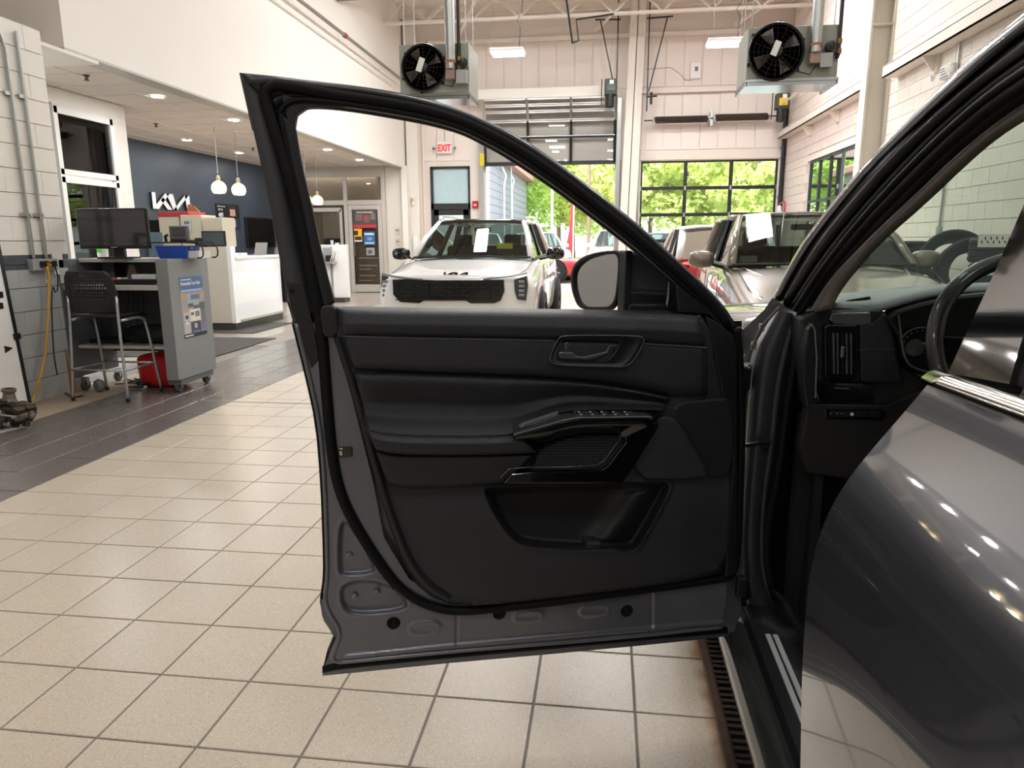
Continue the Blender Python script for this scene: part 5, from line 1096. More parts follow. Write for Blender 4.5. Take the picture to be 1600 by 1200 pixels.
# red car seen from behind its champagne neighbour
REDP = paint('red_car_paint', 'C4141E', .1)
rd = car('red_hatchback', 'red car with white roof parked behind the champagne crossover', (1.86, 15.6, 0), PI, dict(L=4.3, W=1.80, H=1.62, paint=REDP, roofm=KW, belt=1.05, hood=.95, gb=.86, gt=.72, pillar=KW, rroof=3.6, rbase=4.12))
for s in (-1, 1): MB().cbox((s*.70, 4.22, .93), (.26, .12, .16)).build('tail_lamp', mat('tail_red', '8E1018', .2), rd, bevel=.03)
# ================================================================== OUTSIDE
S(MB().box((-60, 19.7, -.25), (60, 90, -.03)), 'ground', mat('asphalt', 'A5A39F', .8, var=.1, vscale=1), label='pale asphalt car park outside')
S(MB().box((-60, 47, -.03), (60, 50, .02)), 'ground_verge', mat('lawn', '7FA33C', .9, var=.3, vscale=2), label='grass verge beyond the car park')
LV = [mat('leaf_lime', 'DFF0A2', .6, var=.35, vscale=.6), mat('leaf_green', 'CBE58C', .6, var=.35, vscale=.6), mat('pine_green', 'A9C986', .7, var=.35, vscale=.6)]
for m_l in LV:      # leaves let light through
    nt = m_l.node_tree; pb = nt.nodes['Principled BSDF']; tr = nt.nodes.new('ShaderNodeBsdfTranslucent'); mx = nt.nodes.new('ShaderNodeMixShader'); mx.inputs[0].default_value = .55
    src = [l.from_socket for l in nt.links if l.to_socket == pb.inputs['Base Color']][0]; nt.links.new(src, tr.inputs[0])
    nt.links.new(pb.outputs[0], mx.inputs[1]); nt.links.new(tr.outputs[0], mx.inputs[2]); nt.links.new(mx.outputs[0], nt.nodes['Material Output'].inputs[0])
BARK = mat('bark', '7A6A58', .8, bump=1, bscale=8)
def tree_meshes(seed, n, spread, h, kind):
    rr = random.Random(seed); mb = MB(); blobs = [(rr.gauss(0, spread*.33), rr.gauss(0, spread*.33), h*(.30+.65*rr.random()), rr.uniform(.5, 1.1)*spread*.34) for _ in range(26)]
    for i in range(n):
        bx_, by_, bz_, br_ = rr.choice(blobs); d = Vector((rr.gauss(0, 1), rr.gauss(0, 1), rr.gauss(0, .8))).normalized()*br_*rr.uniform(.6, 1)
        c = Vector((bx_, by_, bz_))+d; u = Vector((rr.gauss(0, 1), rr.gauss(0, 1), rr.gauss(0, 1))).normalized(); v = u.orthogonal().normalized(); s = rr.uniform(.14, .30)*(1 if kind < 2 else .8)
        mb.add([c-u*s, c+v*s*.6, c+u*s, c-v*s*.6], [(0, 1, 2, 3)])
    return mb
protos = []
for i in range(4):
    k_ = (0, 0, 1, 2)[i]; t = thing('leafy_tree', 'x', 'tree', (0, 0, 0), 'trees beyond the car park', local=True)
    tree_meshes(20+i, 6500 if k_ < 2 else 4500, 4.6 if k_ < 2 else 3.2, 9.5 if k_ < 2 else 13, k_).build('crown', LV[k_], t)
    mb = MB().tube([(0, 0, 0), (.1, 0, 3), (-.1, .1, 8)], [.22, .17, .06], 8)
    for q in range(6): a = q*1.1; mb.tube([(0, 0, 2.2+q*.8), (math.cos(a)*1.6, math.sin(a)*1.6, 4+q*.9)], [.07, .02], 5)
    mb.build('trunk', BARK, t); protos.append(t)
tl = ['bushy lime green tree beyond the car park', 'broad lime green tree beyond the car park', 'mid green leafy tree beyond the car park', 'tall darker pine tree rising behind the leafy trees']
used = set(); n = 0
for i, (x, y, k_) in enumerate([(-14, 52, 1), (-9.5, 55, 0), (-6.5, 50, 2), (-2.5, 54, 0), (1.5, 51, 1), (5.5, 53, 0), (9, 50, 1), (13, 54, 0), (17, 51, 2), (21, 54, 1), (26, 52, 0), (31, 50, 1), (-4, 62, 3), (3.5, 60, 3), (11, 61, 3), (-11, 63, 3), (19, 62, 3), (0, 66, 2), (8, 66, 0), (-18, 60, 2), (24, 64, 0), (36, 44, 0), (33, 36, 1), (30, 30, 0), (28, 24, 2), (30, 18, 0)]):
    o = protos[k_] if k_ not in used else copy_tree(protos[k_]); used.add(k_)
    o.location = (x, y, 0); o.rotation_euler = (0, 0, i*1.3); o.scale = (1, 1, R_.uniform(.85, 1.1)); lb = tl[k_]+(', seen through the raised door' if proj((x, y, 3))[0] < 975 else ', seen through the closed overhead door' if proj((x, y, 3))[0] < 1235 else ', to the right of the building'); o['label'] = lb; o['group'] = lb
b = thing('neighbour_building', 'grey sided building with an awning outside left of the raised door', 'building', (-9, 36, 0))
GS = mat('grey_siding', '8C8F9C', .7)
MB().box((-14, 33, 0), (-5.3, 48, 5.1)).build('wall', GS, b)
for z in np.arange(.2, 5, .35): MB().box((-5.31, 33, z), (-5.28, 48, z+.3)).build('siding_board', GS, b); 
for z in np.arange(.2, 5, .35): MB().box((-14, 32.97, z), (-5.3, 33.0, z+.3)).build('siding_board', GS, b)
MB().prism([(-14, 32.6, 5.1), (-4.8, 32.6, 5.1), (-4.8, 32.6, 5.4), (-9, 32.6, 7), (-14, 32.6, 5.4)], (0, 16, 0)).build('roof', mat('pink_roof', 'B98B86', .7), b)
for yv in (36, 39): MB().tube([(-5.1, yv, 0), (-5.1, yv, 4), (-5.0, yv, 4.5), (-5.2, yv, 4.9)], .06, 8).build('downpipe', mat('pipe_white', 'D9D9D9', .4), b)
def pole(x, y, h, label, arm=None, r=.07, m=WP):
    t = thing('light_pole' if arm else 'pole', label, 'pole', (x, y, 0)); MB().lathe([(r*1.3, 0), (r, .2), (r*.8, h)], (x, y, 0), n=12).build('shaft', m, t, smooth=True)
    if arm: MB().tube(smooth_line([(x, y, h-.05), (x-.1, y, h+.3), (x-.6, y, h+.5), (x-1.3, y, h+.45)], 16), .05, 8).build('arm', m, t); MB().cbox((x-1.5, y, h+.40), (.7, .3, .12)).build('lamp_head', m, t, bevel=.04)
    return t
pole(8.4, 37, 4.8, 'white lamp post with a curved arm outside the closed door', True)
pole(-2.7, 36, 5.0, 'tall pale post outside in the raised door opening', None, .07); pole(-.95, 38, 6.5, 'bare wooden utility pole outside in the raised door opening', None, .10, BARK)
pole(-5.0, 38, 5.6, 'pale green metal post beside the neighbouring building', None, .05, mat('pale_green_metal', 'B9D0C4', .4))
t = thing('feather_flag', 'red and white feather flag outside in the raised door opening', 'flag', (-1.9, 34, 0))
MB().tube([(-1.55, 34, 0), (-1.55, 34, 3.6)], .03, 6).build('pole', WP, t)
MB().prism([(-1.55, 34, .6), (-1.95, 34, .8), (-1.75, 34, 1.8), (-1.65, 34, 3.2), (-1.55, 34, 3.6)], (0, .02, 0)).build('cloth', mat('flag_red', 'D8202A', .6), t)
SW = paint('far_white_paint', 'EDEFF0'); SR = paint('far_red_paint', 'C8252B'); SY = paint('far_yellow_paint', 'D9A62B'); SBk = paint('far_dark_paint', '3C4146')
FP = dict(L=4.8, W=1.9, H=1.75, paint=SW, belt=1.1, hood=1.0, detail=0)
for x, y, rz, pm2, lab, H_ in ((-2.3, 30, .3, SW, 'white car parked outside in the middle of the raised door opening', 1.75), (.1, 31, -.1, SW, 'white pickup shaped car outside near the right edge of the raised door', 1.85),
    (-.6, 24.5, 1.35, SR, 'low red car outside across the raised door opening', 1.25), (1.6, 33, .1, SY, 'yellow car outside behind the white pickup shaped one', 1.7), (2.9, 31, .2, SBk, 'dark blue car outside beside the yellow one', 1.7),
    (4.2, 33, .2, SW, 'white car outside behind the closed door, left of the middle', 1.7), (7.0, 32, .9, SW, 'white suv outside behind the middle of the closed door', 1.8), (9.6, 34, 0, SW, 'white car outside at the right part of the closed door', 1.7), (-4.6, 27, .2, SW, 'white car outside at the left of the raised door opening', 1.7)):
    car('parked_car', lab, (x, y, -.03), rz, dict(FP, paint=pm2, H=H_, belt=min(1.1, H_*.66), hood=min(1.0, H_*.6)))
t = thing('dealer_sign', 'small dark blue sign on a post outside behind the closed door', 'sign', (5.3, 34, 0)); MB().box((5.25, 34, 0), (5.31, 34.06, 1.8)).build('post', WP, t); MB().box((4.9, 34, 1.5), (5.7, 34.08, 2.2)).build('board', mat('navy_sign', '30405E', .5), t)
# ================================================================== TYRES ON THE RIGHT
LBL = mat('paper_label', 'E2E2DC', .6)
def tyre(c, ax, R, w, label, group, m=TYRE, mark=None):
    t = thing('tyre', label, 'tyre', c, group); r = R
    MB().lathe([(r*.64, -w*.42), (r*.80, -w*.5), (r*.94, -w*.48), (r, -w*.38), (r, -w*.26), (r*.972, -w*.25), (r*.972, -w*.20), (r, -w*.19), (r, -w*.04), (r*.972, -w*.03), (r*.972, w*.03), (r, w*.04), (r, w*.19), (r*.972, w*.20), (r*.972, w*.25), (r, w*.26), (r, w*.38), (r*.94, w*.48), (r*.80, w*.5), (r*.64, w*.42), (r*.66, 0)], c, ax, 44, close=True).build('carcass', m, t, smooth=True)
    return t
tc = onX(1488, 410, 3.75); td = onX(1521, 428, 3.50)
base_ = tc[2]-.345
def stack(x, y, n, lab, grp, m=TYRE, w=.225, marks=()):
    for i in range(n):
        tyre((x+R_.uniform(-.01, .01), y+R_.uniform(-.005, .005), w*(i+.5)+.002), (0, 0, 1), .335, w, lab+', '+(['bottom', 'second up', 'third up', 'fourth up', 'fifth up', 'sixth up'][i] if i < n-1 else 'topmost'), grp)
sA = onX(1408, 350, 3.75); stack(3.75, sA[1], 6, 'black tyre lying in the tall stack half hidden by the windscreen pillar', 'tall tyre stack')
stack(3.78, tc[1]+.15, 3, 'black tyre lying under the two upright tyres', 'low tyre stack', w=base_/3*1.0)
stack(3.42, tc[1]-.62, 3, 'black tyre lying in the second low stack', 'second low tyre stack', w=(td[2]-.345)/3)
stack(3.85, tc[1]+1.05, 4, 'black tyre lying in the row against the block wall', 'wall tyre row')
tyre(tuple(tc), (-.28, -1, .18), .345, .22, 'upright worn tyre standing on the low stack, farther from the steering wheel', None)
tyre(tuple(td), (-.25, -1, .18), .345, .22, 'upright worn tyre in front of the other upright one', None)
sB = onX(1580, 380, 3.55); 
stack(3.62, sB[1]+.1, 6, 'treaded tyre in the labelled stack beside the steering wheel', 'labelled tyre stack', w=.232)
for (x, y, j) in ((1552, 376, 5), (1545, 420, 4)):
    p = onY(x, y, sB[1]+.1-.338); tl_ = thing('tyre_label', ('upper' if j == 5 else 'lower')+' white handwritten paper label on the tyre stack', 'label', p)
    MB().cbox(p, (.24, .006, .11)).build('sheet', LBL, tl_)
    for k in range(9): MB().cbox((p[0]-.09+.023*k, p[1]-.004, p[2]+(.02 if k % 2 else -.012)), (.010, .001, .026), ry=R_.uniform(-.6, .6)).build('ink_mark', BLACKP, tl_)

# ================================================================== THE GREY SUV
GP_ = mat('gunmetal_paint', '595C64', .24, .75, coat=1, coat_rough=.04); 
GPI = mat('gunmetal_inner_paint', '6B6E76', .32, .45, coat=.55, coat_rough=.12)
RUB = mat('rubber_seal', '0C0C0E', .6, bump=.1, bscale=300, spec=.22); SAT = mat('satin_black_trim', '1C1D20', .4, spec=.4)
LEA = mat('black_leather', '22242A', .40, bump=.55, bscale=420, spec=.5); LEA2 = mat('black_leather_dark', '191B20', .42, bump=.5, bscale=420)
PLA = mat('door_plastic', '26282D', .52, bump=.5, bscale=500); POC = mat('pocket_plastic_shaded', '111216', .6)  # POC is the panel plastic with the pocket's shade put into its colour
WEA = mat('weave_grey', '2E2F34', .5)
STI = mat('stitch_thread', '66676C', .6)
GP_.node_tree.nodes['Principled BSDF'].inputs['Coat IOR'].default_value = 1.75
suv = thing('grey_suv', 'gunmetal grey suv with its front door wide open, nearest the camera', 'car', (1.2, -.2, 0))
A_ = np.array([-.657, 1.48, 0]); B_ = np.array([.345, 1.77, 0]); dd = (B_-A_)/np.linalg.norm(B_-A_); DN = np.array([dd[1], -dd[0], 0])
def D(x, y, o=0.0): return onP(x, y, DN, DN.dot(A_)+o)
def DL(P, o=0.0): return [D(x, y, o) for x, y in P]
# --- door outline (sight lines onto the door plane)
O_top = [(376, 116), (420, 119), (500, 129), (570, 137), (640, 149), (692, 163), (730, 176), (764, 192), (805, 211), (857, 244), (925, 295), (993, 348), (1062, 410), (1130, 475), (1150, 512)]
I_top = [(462, 200), (462, 184), (475, 169), (517, 170), (570, 177), (622, 186), (675, 196), (724, 210), (754, 226), (788, 244), (857, 290), (925, 341), (993, 394), (1045, 439), (1112, 497)]
O_left = [(376, 116), (388, 168), (400, 218), (412, 272), (424, 330), (434, 385), (447, 445), (460, 505)]
I_left = [(462, 200), (466, 225), (472, 258), (480, 294), (489, 330), (498, 375), (509, 420), (523, 473)]
O_low = [(460, 505), (480, 585), (497, 660), (505, 760), (508, 850), (509, 900), (503, 935), (508, 958), (528, 988), (517, 1012), (506, 1043)]
O_bot = [(506, 1043), (560, 1038), (700, 1024), (850, 1011), (1000, 997), (1100, 987), (1136, 982)]
O_right = [(1136, 982), (1148, 950), (1152, 850), (1152, 700), (1152, 600), (1152, 512)]
# shell: window frame as lofts between outer and inner lines, lower door as one plate
def band(P0, P1, offs, name, m, parent, n=70, it=2, solid=0, sub=None):
    """surface between two lines; offs=[(t, offset)]"""
    a = smooth_line(P0, n, it); b = smooth_line(P1, n, it); rows = []
    for t, o in offs:
        q = a*(1-t)+b*t; rows.append([D(x, y, o) for x, y in q])
    return MB().loft(rows).build(name, m, parent, smooth='all', solid=solid, off=0)
shell_poly = O_left[-1:]+O_low[1:]+O_bot[1:]+O_right[1:]
mb = MB().prism(DL(shell_poly+[(1100, 492), (530, 482)], -.065), DN*.035)
door = mb.build('front_door', GPI, suv)
# outer skin seen as a dark edge
skin = [(x-3, y) for x, y in O_low]+[(506, 1045)]+[(x, y+3) for x, y in O_bot[1:]]
MB().prism(DL([(458, 500)]+[(x-2, y) for x, y in O_low[1:7]]+[(505, 958), (522, 988), (512, 1012), (504, 1046), (1140, 985), (1154, 500)], -.075), DN*.018).build('outer_skin', mat('skin_edge_dark', '1D1E21', .3, .2, coat=.5), door)
band(O_top, I_top, [(0, -.05), (.0, .0), (.10, .012), (.28, .012), (.32, .004), (.50, .004)], 'frame_flange', SAT, door, solid=.004)
band(O_top, I_top, [(.45, .0), (.62, .004), (.66, -.008), (.80, -.010), (.9, .0), (.97, .0), (1.0, -.01), (1.0, -.05)], 'window_channel', SAT, door, solid=.003)
band(O_left, I_left, [(0, -.05), (0, .0), (.02, .004), (.40, .004), (.42, -.004), (.60, -.004)], 'frame_pillar', mat('pillar_matte', '3A3B3E', .5), door, solid=.003, it=1)
band(O_left, I_left, [(.55, -.004), (.72, .006), (.78, .012), (.97, .010), (1.0, .0), (1.0, -.05)], 'run_channel', SAT, door, solid=.003, it=1)
MB().prism(DL([(452, 470), (520, 470), (528, 560), (500, 640), (490, 600), (478, 560)], -.05), DN*.03).build('frame_foot', BLACKP, door)
# corner gusset
MB().prism(DL([(376, 116), (430, 121), (462, 150), (486, 168), (466, 182), (462, 205), (430, 210), (396, 205)], -.02), DN*.014).build('frame_corner', BLACKP, door)
MB().prism(DL([(440, 150), (500, 158), (560, 168), (480, 169), (464, 180), (460, 205), (452, 200)], -.0), DN*.008).build('corner_gusset', SAT, door, bevel=.002)
# light bead along the inner window frame: satin highlight put into its colour
def mid(P0, P1, t, n=90, it=2): a = smooth_line(P0, n, it); b = smooth_line(P1, n, it); return a*(1-t)+b*t
frame_t = lambda t: np.vstack([mid(O_left, I_left, t, 50, 1)[::-1], mid(O_top, I_top, t, 90)])
def dtube(px, r, o, name, m, parent, n=9, sx=1.0): return MB().tube([D(x, y, o) for x, y in px], r, n, sx=sx).build(name, m, parent, smooth='all')
top_only = lambda t: mid(O_top, I_top, t, 100)
dtube(top_only(.84)[8:], .0030, .003, 'highlight_bead', mat('bead_highlight', '8D9095', .22, .5), door, 8)
# main weatherstrip: up the pillar, round the corner, along the roof line
ws = np.vstack([[(620, 915), (600, 890), (560, 830), (530, 770), (517, 700), (510, 610), (502, 510), (492, 460), (480, 400), (470, 350), (458, 300), (444, 250), (430, 205), (417, 165), (413, 145), (420, 135), (436, 131)], mid(O_top, I_top, .42, 40)[6:]])
dtube(smooth_line(ws, 220, 2), .0125, .008, 'weatherstrip', RUB, door, 12)
ws2 = smooth_line([(1150, 512), (1158, 600), (1158, 700), (1154, 800), (1150, 900), (1120, 905), (1000, 922), (860, 941), (780, 950), (717, 956), (675, 949), (640, 932), (610, 904), (590, 878), (560, 830)], 140, 2)
dtube(ws2, .011, .010, 'weatherstrip', RUB, door, 12)
dtube(frame_t(.72)[10:], .006, .010, 'glass_seal', RUB, door, 8)
dtube(mid(O_top, I_top, .13, 90), .006, .010, 'outer_seal', mat('seal_satin', '2B2C30', .3), door, 8)
# --- heightfield builder on the door plane
def hfield(name, m, parent, poly, hf, step=3.0, skirt=None):
    poly = np.array(poly, float); x0, y0 = poly.min(0)-step; x1, y1 = poly.max(0)+step
    xs = np.arange(x0, x1+step, step); ys = np.arange(y0, y1+step, step); X, Y = np.meshgrid(xs, ys); P = np.stack([X.ravel(), Y.ravel()], 1)
    sd, near = sdist(P, poly, True); nx = len(xs)
    cx, cy = np.meshgrid((xs[:-1]+xs[1:])/2, (ys[:-1]+ys[1:])/2); ins = inside(np.stack([cx.ravel(), cy.ravel()], 1), poly).reshape(cx.shape)
    Q = np.where((sd < 0)[:, None], near, P); h = hf(Q, np.maximum(sd, 0))
    usedv = {}; vs = []; fs = []
    def vid(i):
        if i not in usedv: usedv[i] = len(vs); vs.append(D(Q[i, 0], Q[i, 1], h[i]))
        return usedv[i]
    for j in range(len(ys)-1):
        for i in range(nx-1):
            if ins[j, i]: a = j*nx+i; fs.append((vid(a+nx), vid(a+nx+1), vid(a+1), vid(a)))
    return MB().add(vs, fs).build(name, m, parent, smooth='all')
def rnd(P, it=2): return smooth_line(P, len(P)*6, it, closed=True)
# painted inner sheet with pressed recesses
tri = rnd([(530, 815), (545, 812), (585, 880), (588, 896), (535, 900), (528, 890)]); trap = rnd([(532, 908), (598, 905), (640, 938), (634, 955), (550, 962), (532, 945)])
emb = [rnd([(636, 972), (688, 968), (690, 990), (640, 996)]), rnd([(800, 956), (850, 952), (850, 970), (803, 976)]), rnd([(903, 947), (954, 942), (955, 960), (905, 966)])]
sheet = [(462, 508), (481, 585), (498, 660), (506, 760), (509, 850), (510, 900), (506, 935), (512, 958), (531, 990), (521, 1012), (516, 1034), (700, 1014), (850, 1002), (1000, 990), (1128, 977), (1136, 930), (1130, 890), (860, 920), (700, 940), (640, 905), (600, 840), (585, 760), (545, 600), (528, 510), (515, 500)]
def hs(P, sd):
    h = np.full(len(P), .004)
    for q, dep in ((tri, .014), (trap, .016)): s = sdist(P, q); h -= dep*sst(s, -1, 5); h += .002*(1-sst(np.abs(s+2.5), 0, 4))
    for q in emb: s = sdist(P, q); h += .004*sst(s, -2, 3)-.003*sst(s, 2, 6)
    gr = sdist(P, [(714, 950), (714, 1016)], closed=False); h -= .004*(1-sst(gr, 0, 3)); gr = sdist(P, [(1018, 915), (1018, 985)], closed=False); h -= .004*(1-sst(gr, 0, 3))
    ed = sdist(P, [(540, 1027), (700, 1010), (1128, 973)], closed=False); h += .006*(1-sst(ed, 0, 6))
    return h
hfield('inner_sheet', GPI, door, sheet, hs, 2.5)
lip = [(463, 505), (483, 585), (500, 660), (508, 760), (511, 850), (512, 900), (507, 935), (513, 955), (534, 988), (524, 1012), (516, 1036), (560, 1032), (700, 1018), (850, 1006), (1000, 993), (1128, 980)]
dtube(smooth_line(lip, 120, 1), .0055, .004, 'hem_flange', GPI, door, 8)
dtube(smooth_line([(x-4, y) for x, y in lip[:7]], 60, 1), .005, -.02, 'edge_molding', RUB, door, 8)
lowx = [(505, 1046), (520, 1042), (560, 1037), (700, 1023), (850, 1010), (1000, 996), (1135, 984)]
dtube(smooth_line(lowx, 60, 1), .009, -.03, 'rocker_molding', RUB, door, 8)
for (x, y) in ((615, 973), (780, 958), (979, 954)):
    c = D(x, y, .002); MB().lathe([(.0, .006), (.008, .006), (.010, .003), (.014, .005), (.0165, .002), (.0165, 0)], c, DN, 24).build('rubber_plug', RUB, door, smooth=True)
for (x, y) in ((546, 868), (555, 932), (589, 926)):
    c = D(x, y, -.007); MB().lathe([(.008, 0), (.008, .002), (.0055, .003), (.0055, .006), (.003, .006), (.003, .003)], c, DN, 18).build('screw', mat('zinc_screw', '8C8D90', .3, .9), door, smooth=True)
MB().prism(DL([(529, 699), (531, 697), (549, 697), (551, 699), (551, 711), (547, 713), (533, 714), (530, 711)], .0), DN*.009).build('door_latch', GBLK, door, bevel=.001)
MB().cbox(D(533, 708, .010), (.006, .003, .010)).cbox(D(533, 701, .010), (.008, .003, .003)).build('latch_claw', ALU, door)
# corner cap at the belt
MB().prism(DL(rnd([(500, 476), (522, 473), (531, 490), (534, 524), (508, 527), (503, 505)]), .0), DN*.028).build('belt_end_cap', BLACKP, door, bevel=.006)
MB().lathe([(0, .004), (.005, .004), (.007, 0)], D(457, 455, .004), DN, 14).build('push_clip', RUB, door)
MB().lathe([(0, .004), (.005, .004), (.007, 0)], D(393, 152, .0), DN, 14).build('push_clip', RUB, door)
MB().prism(DL([(448, 440), (474, 442), (493, 520), (500, 560), (487, 575), (470, 525), (455, 480)], .001), DN*.006).build('pillar_cover', BLACKP, door, bevel=.002)
# --- trim panel body (black plastic) with the storage pocket pressed in
PAN = [(519, 527), (545, 600), (565, 670), (587, 755), (608, 822), (630, 882), (652, 916), (676, 935), (705, 944), (736, 946), (790, 944), (860, 937), (1000, 920), (1090, 906), (1128, 898), (1146, 860), (1150, 760), (1150, 600), (1146, 545), (1130, 520), (1100, 492), (1040, 486), (530, 482), (524, 500)]
pocket = smooth_line([(752, 765), (764, 758), (1035, 750), (1047, 754), (1049, 764), (1001, 852), (990, 862), (960, 862), (830, 857), (800, 845), (775, 812)], 80, 2, closed=True)
strip = [(527, 540), (562, 655), (588, 742), (612, 815), (640, 880), (668, 915), (705, 932), (760, 936)]
def hp(P, sd):
    h = .002+.030*sst(sd, 0, 9)
    d = sdist(P, strip, closed=False); h -= .006*(1-sst(d, 1, 5))
    h += .010*sst(P[:, 0]-(P[:, 1]-540)*.30, 530, 620)*sst(P[:, 1], 745, 800)
    s = sdist(P, pocket); h += .008*(1-sst(np.abs(s), 0, 5))
    dep = .046*sst(s, 1, 14); inn = sst(s, 0, 60); h -= dep+.010*inn
    # inner bulge at the right of the pocket
    h += .05*np.exp(-((P[:, 0]-(1010-(P[:, 1]-760)*.75))/26.0)**2)*sst(s, 2, 20)*.55
    c = sdist(P, [(660, 868), (860, 872), (1110, 845)], closed=False); h -= .0015*(1-sst(c, 0, 3))
    h -= .010*sst(P[:, 0], 1060, 1140)
    return h
tp_ = hfield('trim_panel', PLA, door, PAN, hp, 3.0)
hfield('storage_pocket', POC, door, smooth_line(np.array(pocket)+(900-np.array(pocket))*0, 60, 0, closed=True), lambda P, sd: hp(P, np.maximum(sdist(P, PAN), 0))+.0012*sst(sd, 0, 2), 3.0)
MB().prism(DL([(737, 932), (783, 929), (784, 942), (738, 945)], .030), DN*.005).build('access_cap', PLA, door, bevel=.001)
MB().prism(DL([(908, 832), (931, 832), (925, 857), (900, 857)], -.02), DN*.06).build('pocket_divider', PLA, door, bevel=.006)
dtube(pocket, .0028, .040, 'pocket_rim', PLA, door, 8) if False else None
# --- soft panels of the door as lofted pads
def pad(name, m, top, bot, prof, n=80, it=1, parent=None, xprof=None):
    a = smooth_line(top, n, it); b = smooth_line(bot, n, it); rows = []
    k = np.linspace(0, 1, n); edge = sst(k, 0, .015)*sst(1-k, 0, .015)
    for t, o in prof:
        q = a*(1-t)+b*t; rows.append([D(x, y, .02+(o-.02)*e + (xprof(x, y, t) if xprof else 0)) for (x, y), e in zip(q, edge)])
    return MB().loft(rows).build(name, m, parent or door, smooth='all')
def pf(pts, n=26): 
    t = np.linspace(0, 1, n); p = np.array(pts, float); o = np.interp(t, p[:, 0], p[:, 1]); 
    for _ in range(1): o[1:-1] = (o[:-2]+2*o[1:-1]+o[2:])/4
    return list(zip(t, o))
belt = [(524, 478), (600, 480), (800, 482), (960, 484), (1050, 485), (1094, 490)]
stitch = [(531, 523), (640, 526), (760, 528), (870, 531), (1000, 535), (1060, 538), (1107, 542)]
crease = [(549, 578), (620, 582), (700, 585), (780, 588), (860, 592), (930, 598), (990, 608), (1040, 619), (1055, 622), (1108, 618)]
pad('upper_pad', LEA, belt, stitch, pf([(0, -.03), (.04, .01), (.12, .038), (.25, .052), (.6, .060), (.9, .056), (1, .048)]), xprof=lambda x, y, t: -.0)
pad('upper_insert', LEA, stitch, crease, pf([(0, .046), (.05, .053), (.4, .052), (.8, .050), (.95, .044), (1, .030)]))
arm_top = [(570, 655), (577, 672), (600, 680), (680, 682), (760, 682), (806, 680), (850, 655), (895, 640), (960, 638), (1010, 640), (1044, 641)]
pad('middle_insert', LEA2, [(549, 581)]+crease[1:8]+[(1052, 624)], [(570, 668), (600, 678), (680, 681), (760, 681), (806, 678), (850, 655), (885, 641), (960, 640), (1040, 641)], pf([(0, .034), (.05, .048), (.15, .050), (.5, .040), (.7, .046), (.88, .072), (1, .088)], 34))
pad('armrest_pad', LEA, [(570, 668), (600, 678), (680, 681), (760, 681), (800, 679), (812, 678)], [(586, 703), (620, 711), (700, 712), (780, 711), (836, 708), (842, 706)], pf([(0, .085), (.15, .100), (.4, .108), (.8, .104), (.95, .096), (1, .082)]))
pad('lower_insert', LEA2, [(586, 706), (620, 713), (700, 714), (780, 713), (836, 711)], [(603, 750), (612, 760), (650, 764), (720, 762), (782, 757), (790, 754)], pf([(0, .082), (.06, .086), (.5, .080), (.85, .072), (.95, .062), (1, .040)]))
# right hand end pieces of the panel
MB().prism(DL(rnd([(1044, 641), (1056, 624), (1108, 620), (1140, 618), (1143, 740), (1100, 744), (1048, 690)], 1), .012), DN*.022).build('front_insert', LEA2, door, bevel=.006)
MB().prism(DL(rnd([(1016, 650), (1044, 643), (1070, 680), (1102, 735), (1092, 743), (975, 744)], 1), .018), DN*.030).build('lower_right_insert', PLA, door, bevel=.006)
MB().prism(DL([(1097, 492), (1112, 500), (1140, 522), (1147, 545), (1147, 890), (1128, 897), (1140, 700), (1112, 560), (1108, 541)], .008), DN*.02).build('hinge_side_cover', BLACKP, door, bevel=.004)
# stitching: a groove cord and single thread stitches joined
for seg, nm in (([(534, 525), (640, 528), (760, 530), (866, 532)], 'stitching'), ([(1008, 537), (1060, 540), (1105, 543)], 'stitching')):
    px = smooth_line(seg, 110 if seg[0][0] < 600 else 34, 1); mb = MB()
    for i in range(0, len(px)-1): a, b = D(*px[i], .0555), D(*px[i+1], .0555); mb.bar(a, a+(b-a)*.62, .0020, .0020)
    mb.build(nm, STI, door, kind='stuff'); MB().tube([D(x, y+2.5, .050) for x, y in px], .0016, 5).build('seam_groove', RUB, door)
# black edge strip of the panel
band([(521, 527), (552, 625), (583, 741), (606, 815), (632, 880), (660, 918), (700, 942)], [(532, 527), (565, 625), (598, 741), (621, 815), (647, 876), (672, 910), (706, 932)], [(0, .022), (.15, .037), (.9, .039), (1, .028)], 'panel_edge_strip', SAT, door, it=1)
# inner handle
def hpx(x, y): return (780+.25*x, 500+.25*y)
bez_o = smooth_line([hpx(*p) for p in ((400, 95), (880, 98), (905, 115), (905, 145), (840, 255), (800, 288), (760, 293), (350, 282), (318, 258), (320, 222), (365, 120))], 90, 2, closed=True)
bez_i = smooth_line([hpx(*p) for p in ((420, 115), (720, 122), (760, 140), (735, 180), (680, 250), (640, 268), (370, 262), (345, 240), (350, 215), (385, 135))], 90, 2, closed=True)
def ring(name, m, parent, o, i, prof):
    rows = []
    for t, h in prof: q = o*(1-t)+i*t; rows.append([D(x, y, h) for x, y in q])
    return MB().loft(rows, closed=True).build(name, m, parent, smooth='all')
def align(o, i):
    k = np.argmin(np.linalg.norm(i-o[0], axis=1)); i = np.roll(i, -k, 0)
    return i
bez_i = align(bez_o, bez_i)
hb = ring('handle_bezel', mat('bezel_satin', '1B1C1F', .35), door, bez_o, bez_i, [(0, .045), (0, .062), (.08, .0665), (.2, .064), (.9, .058), (.97, .060), (1, .056), (1, .030)])
dtube(np.vstack([bez_o, bez_o[:2]]), .0016, .0655, 'bezel_edge', mat('bezel_edge_satin', '5A5B5F', .3, .4), hb, 6)
MB().prism(DL(bez_i, .028), DN*.003).build('handle_cup', mat('cup_black', '0D0E11', .35), hb)
lev = mat('lever_satin', '55575C', .25, .4)
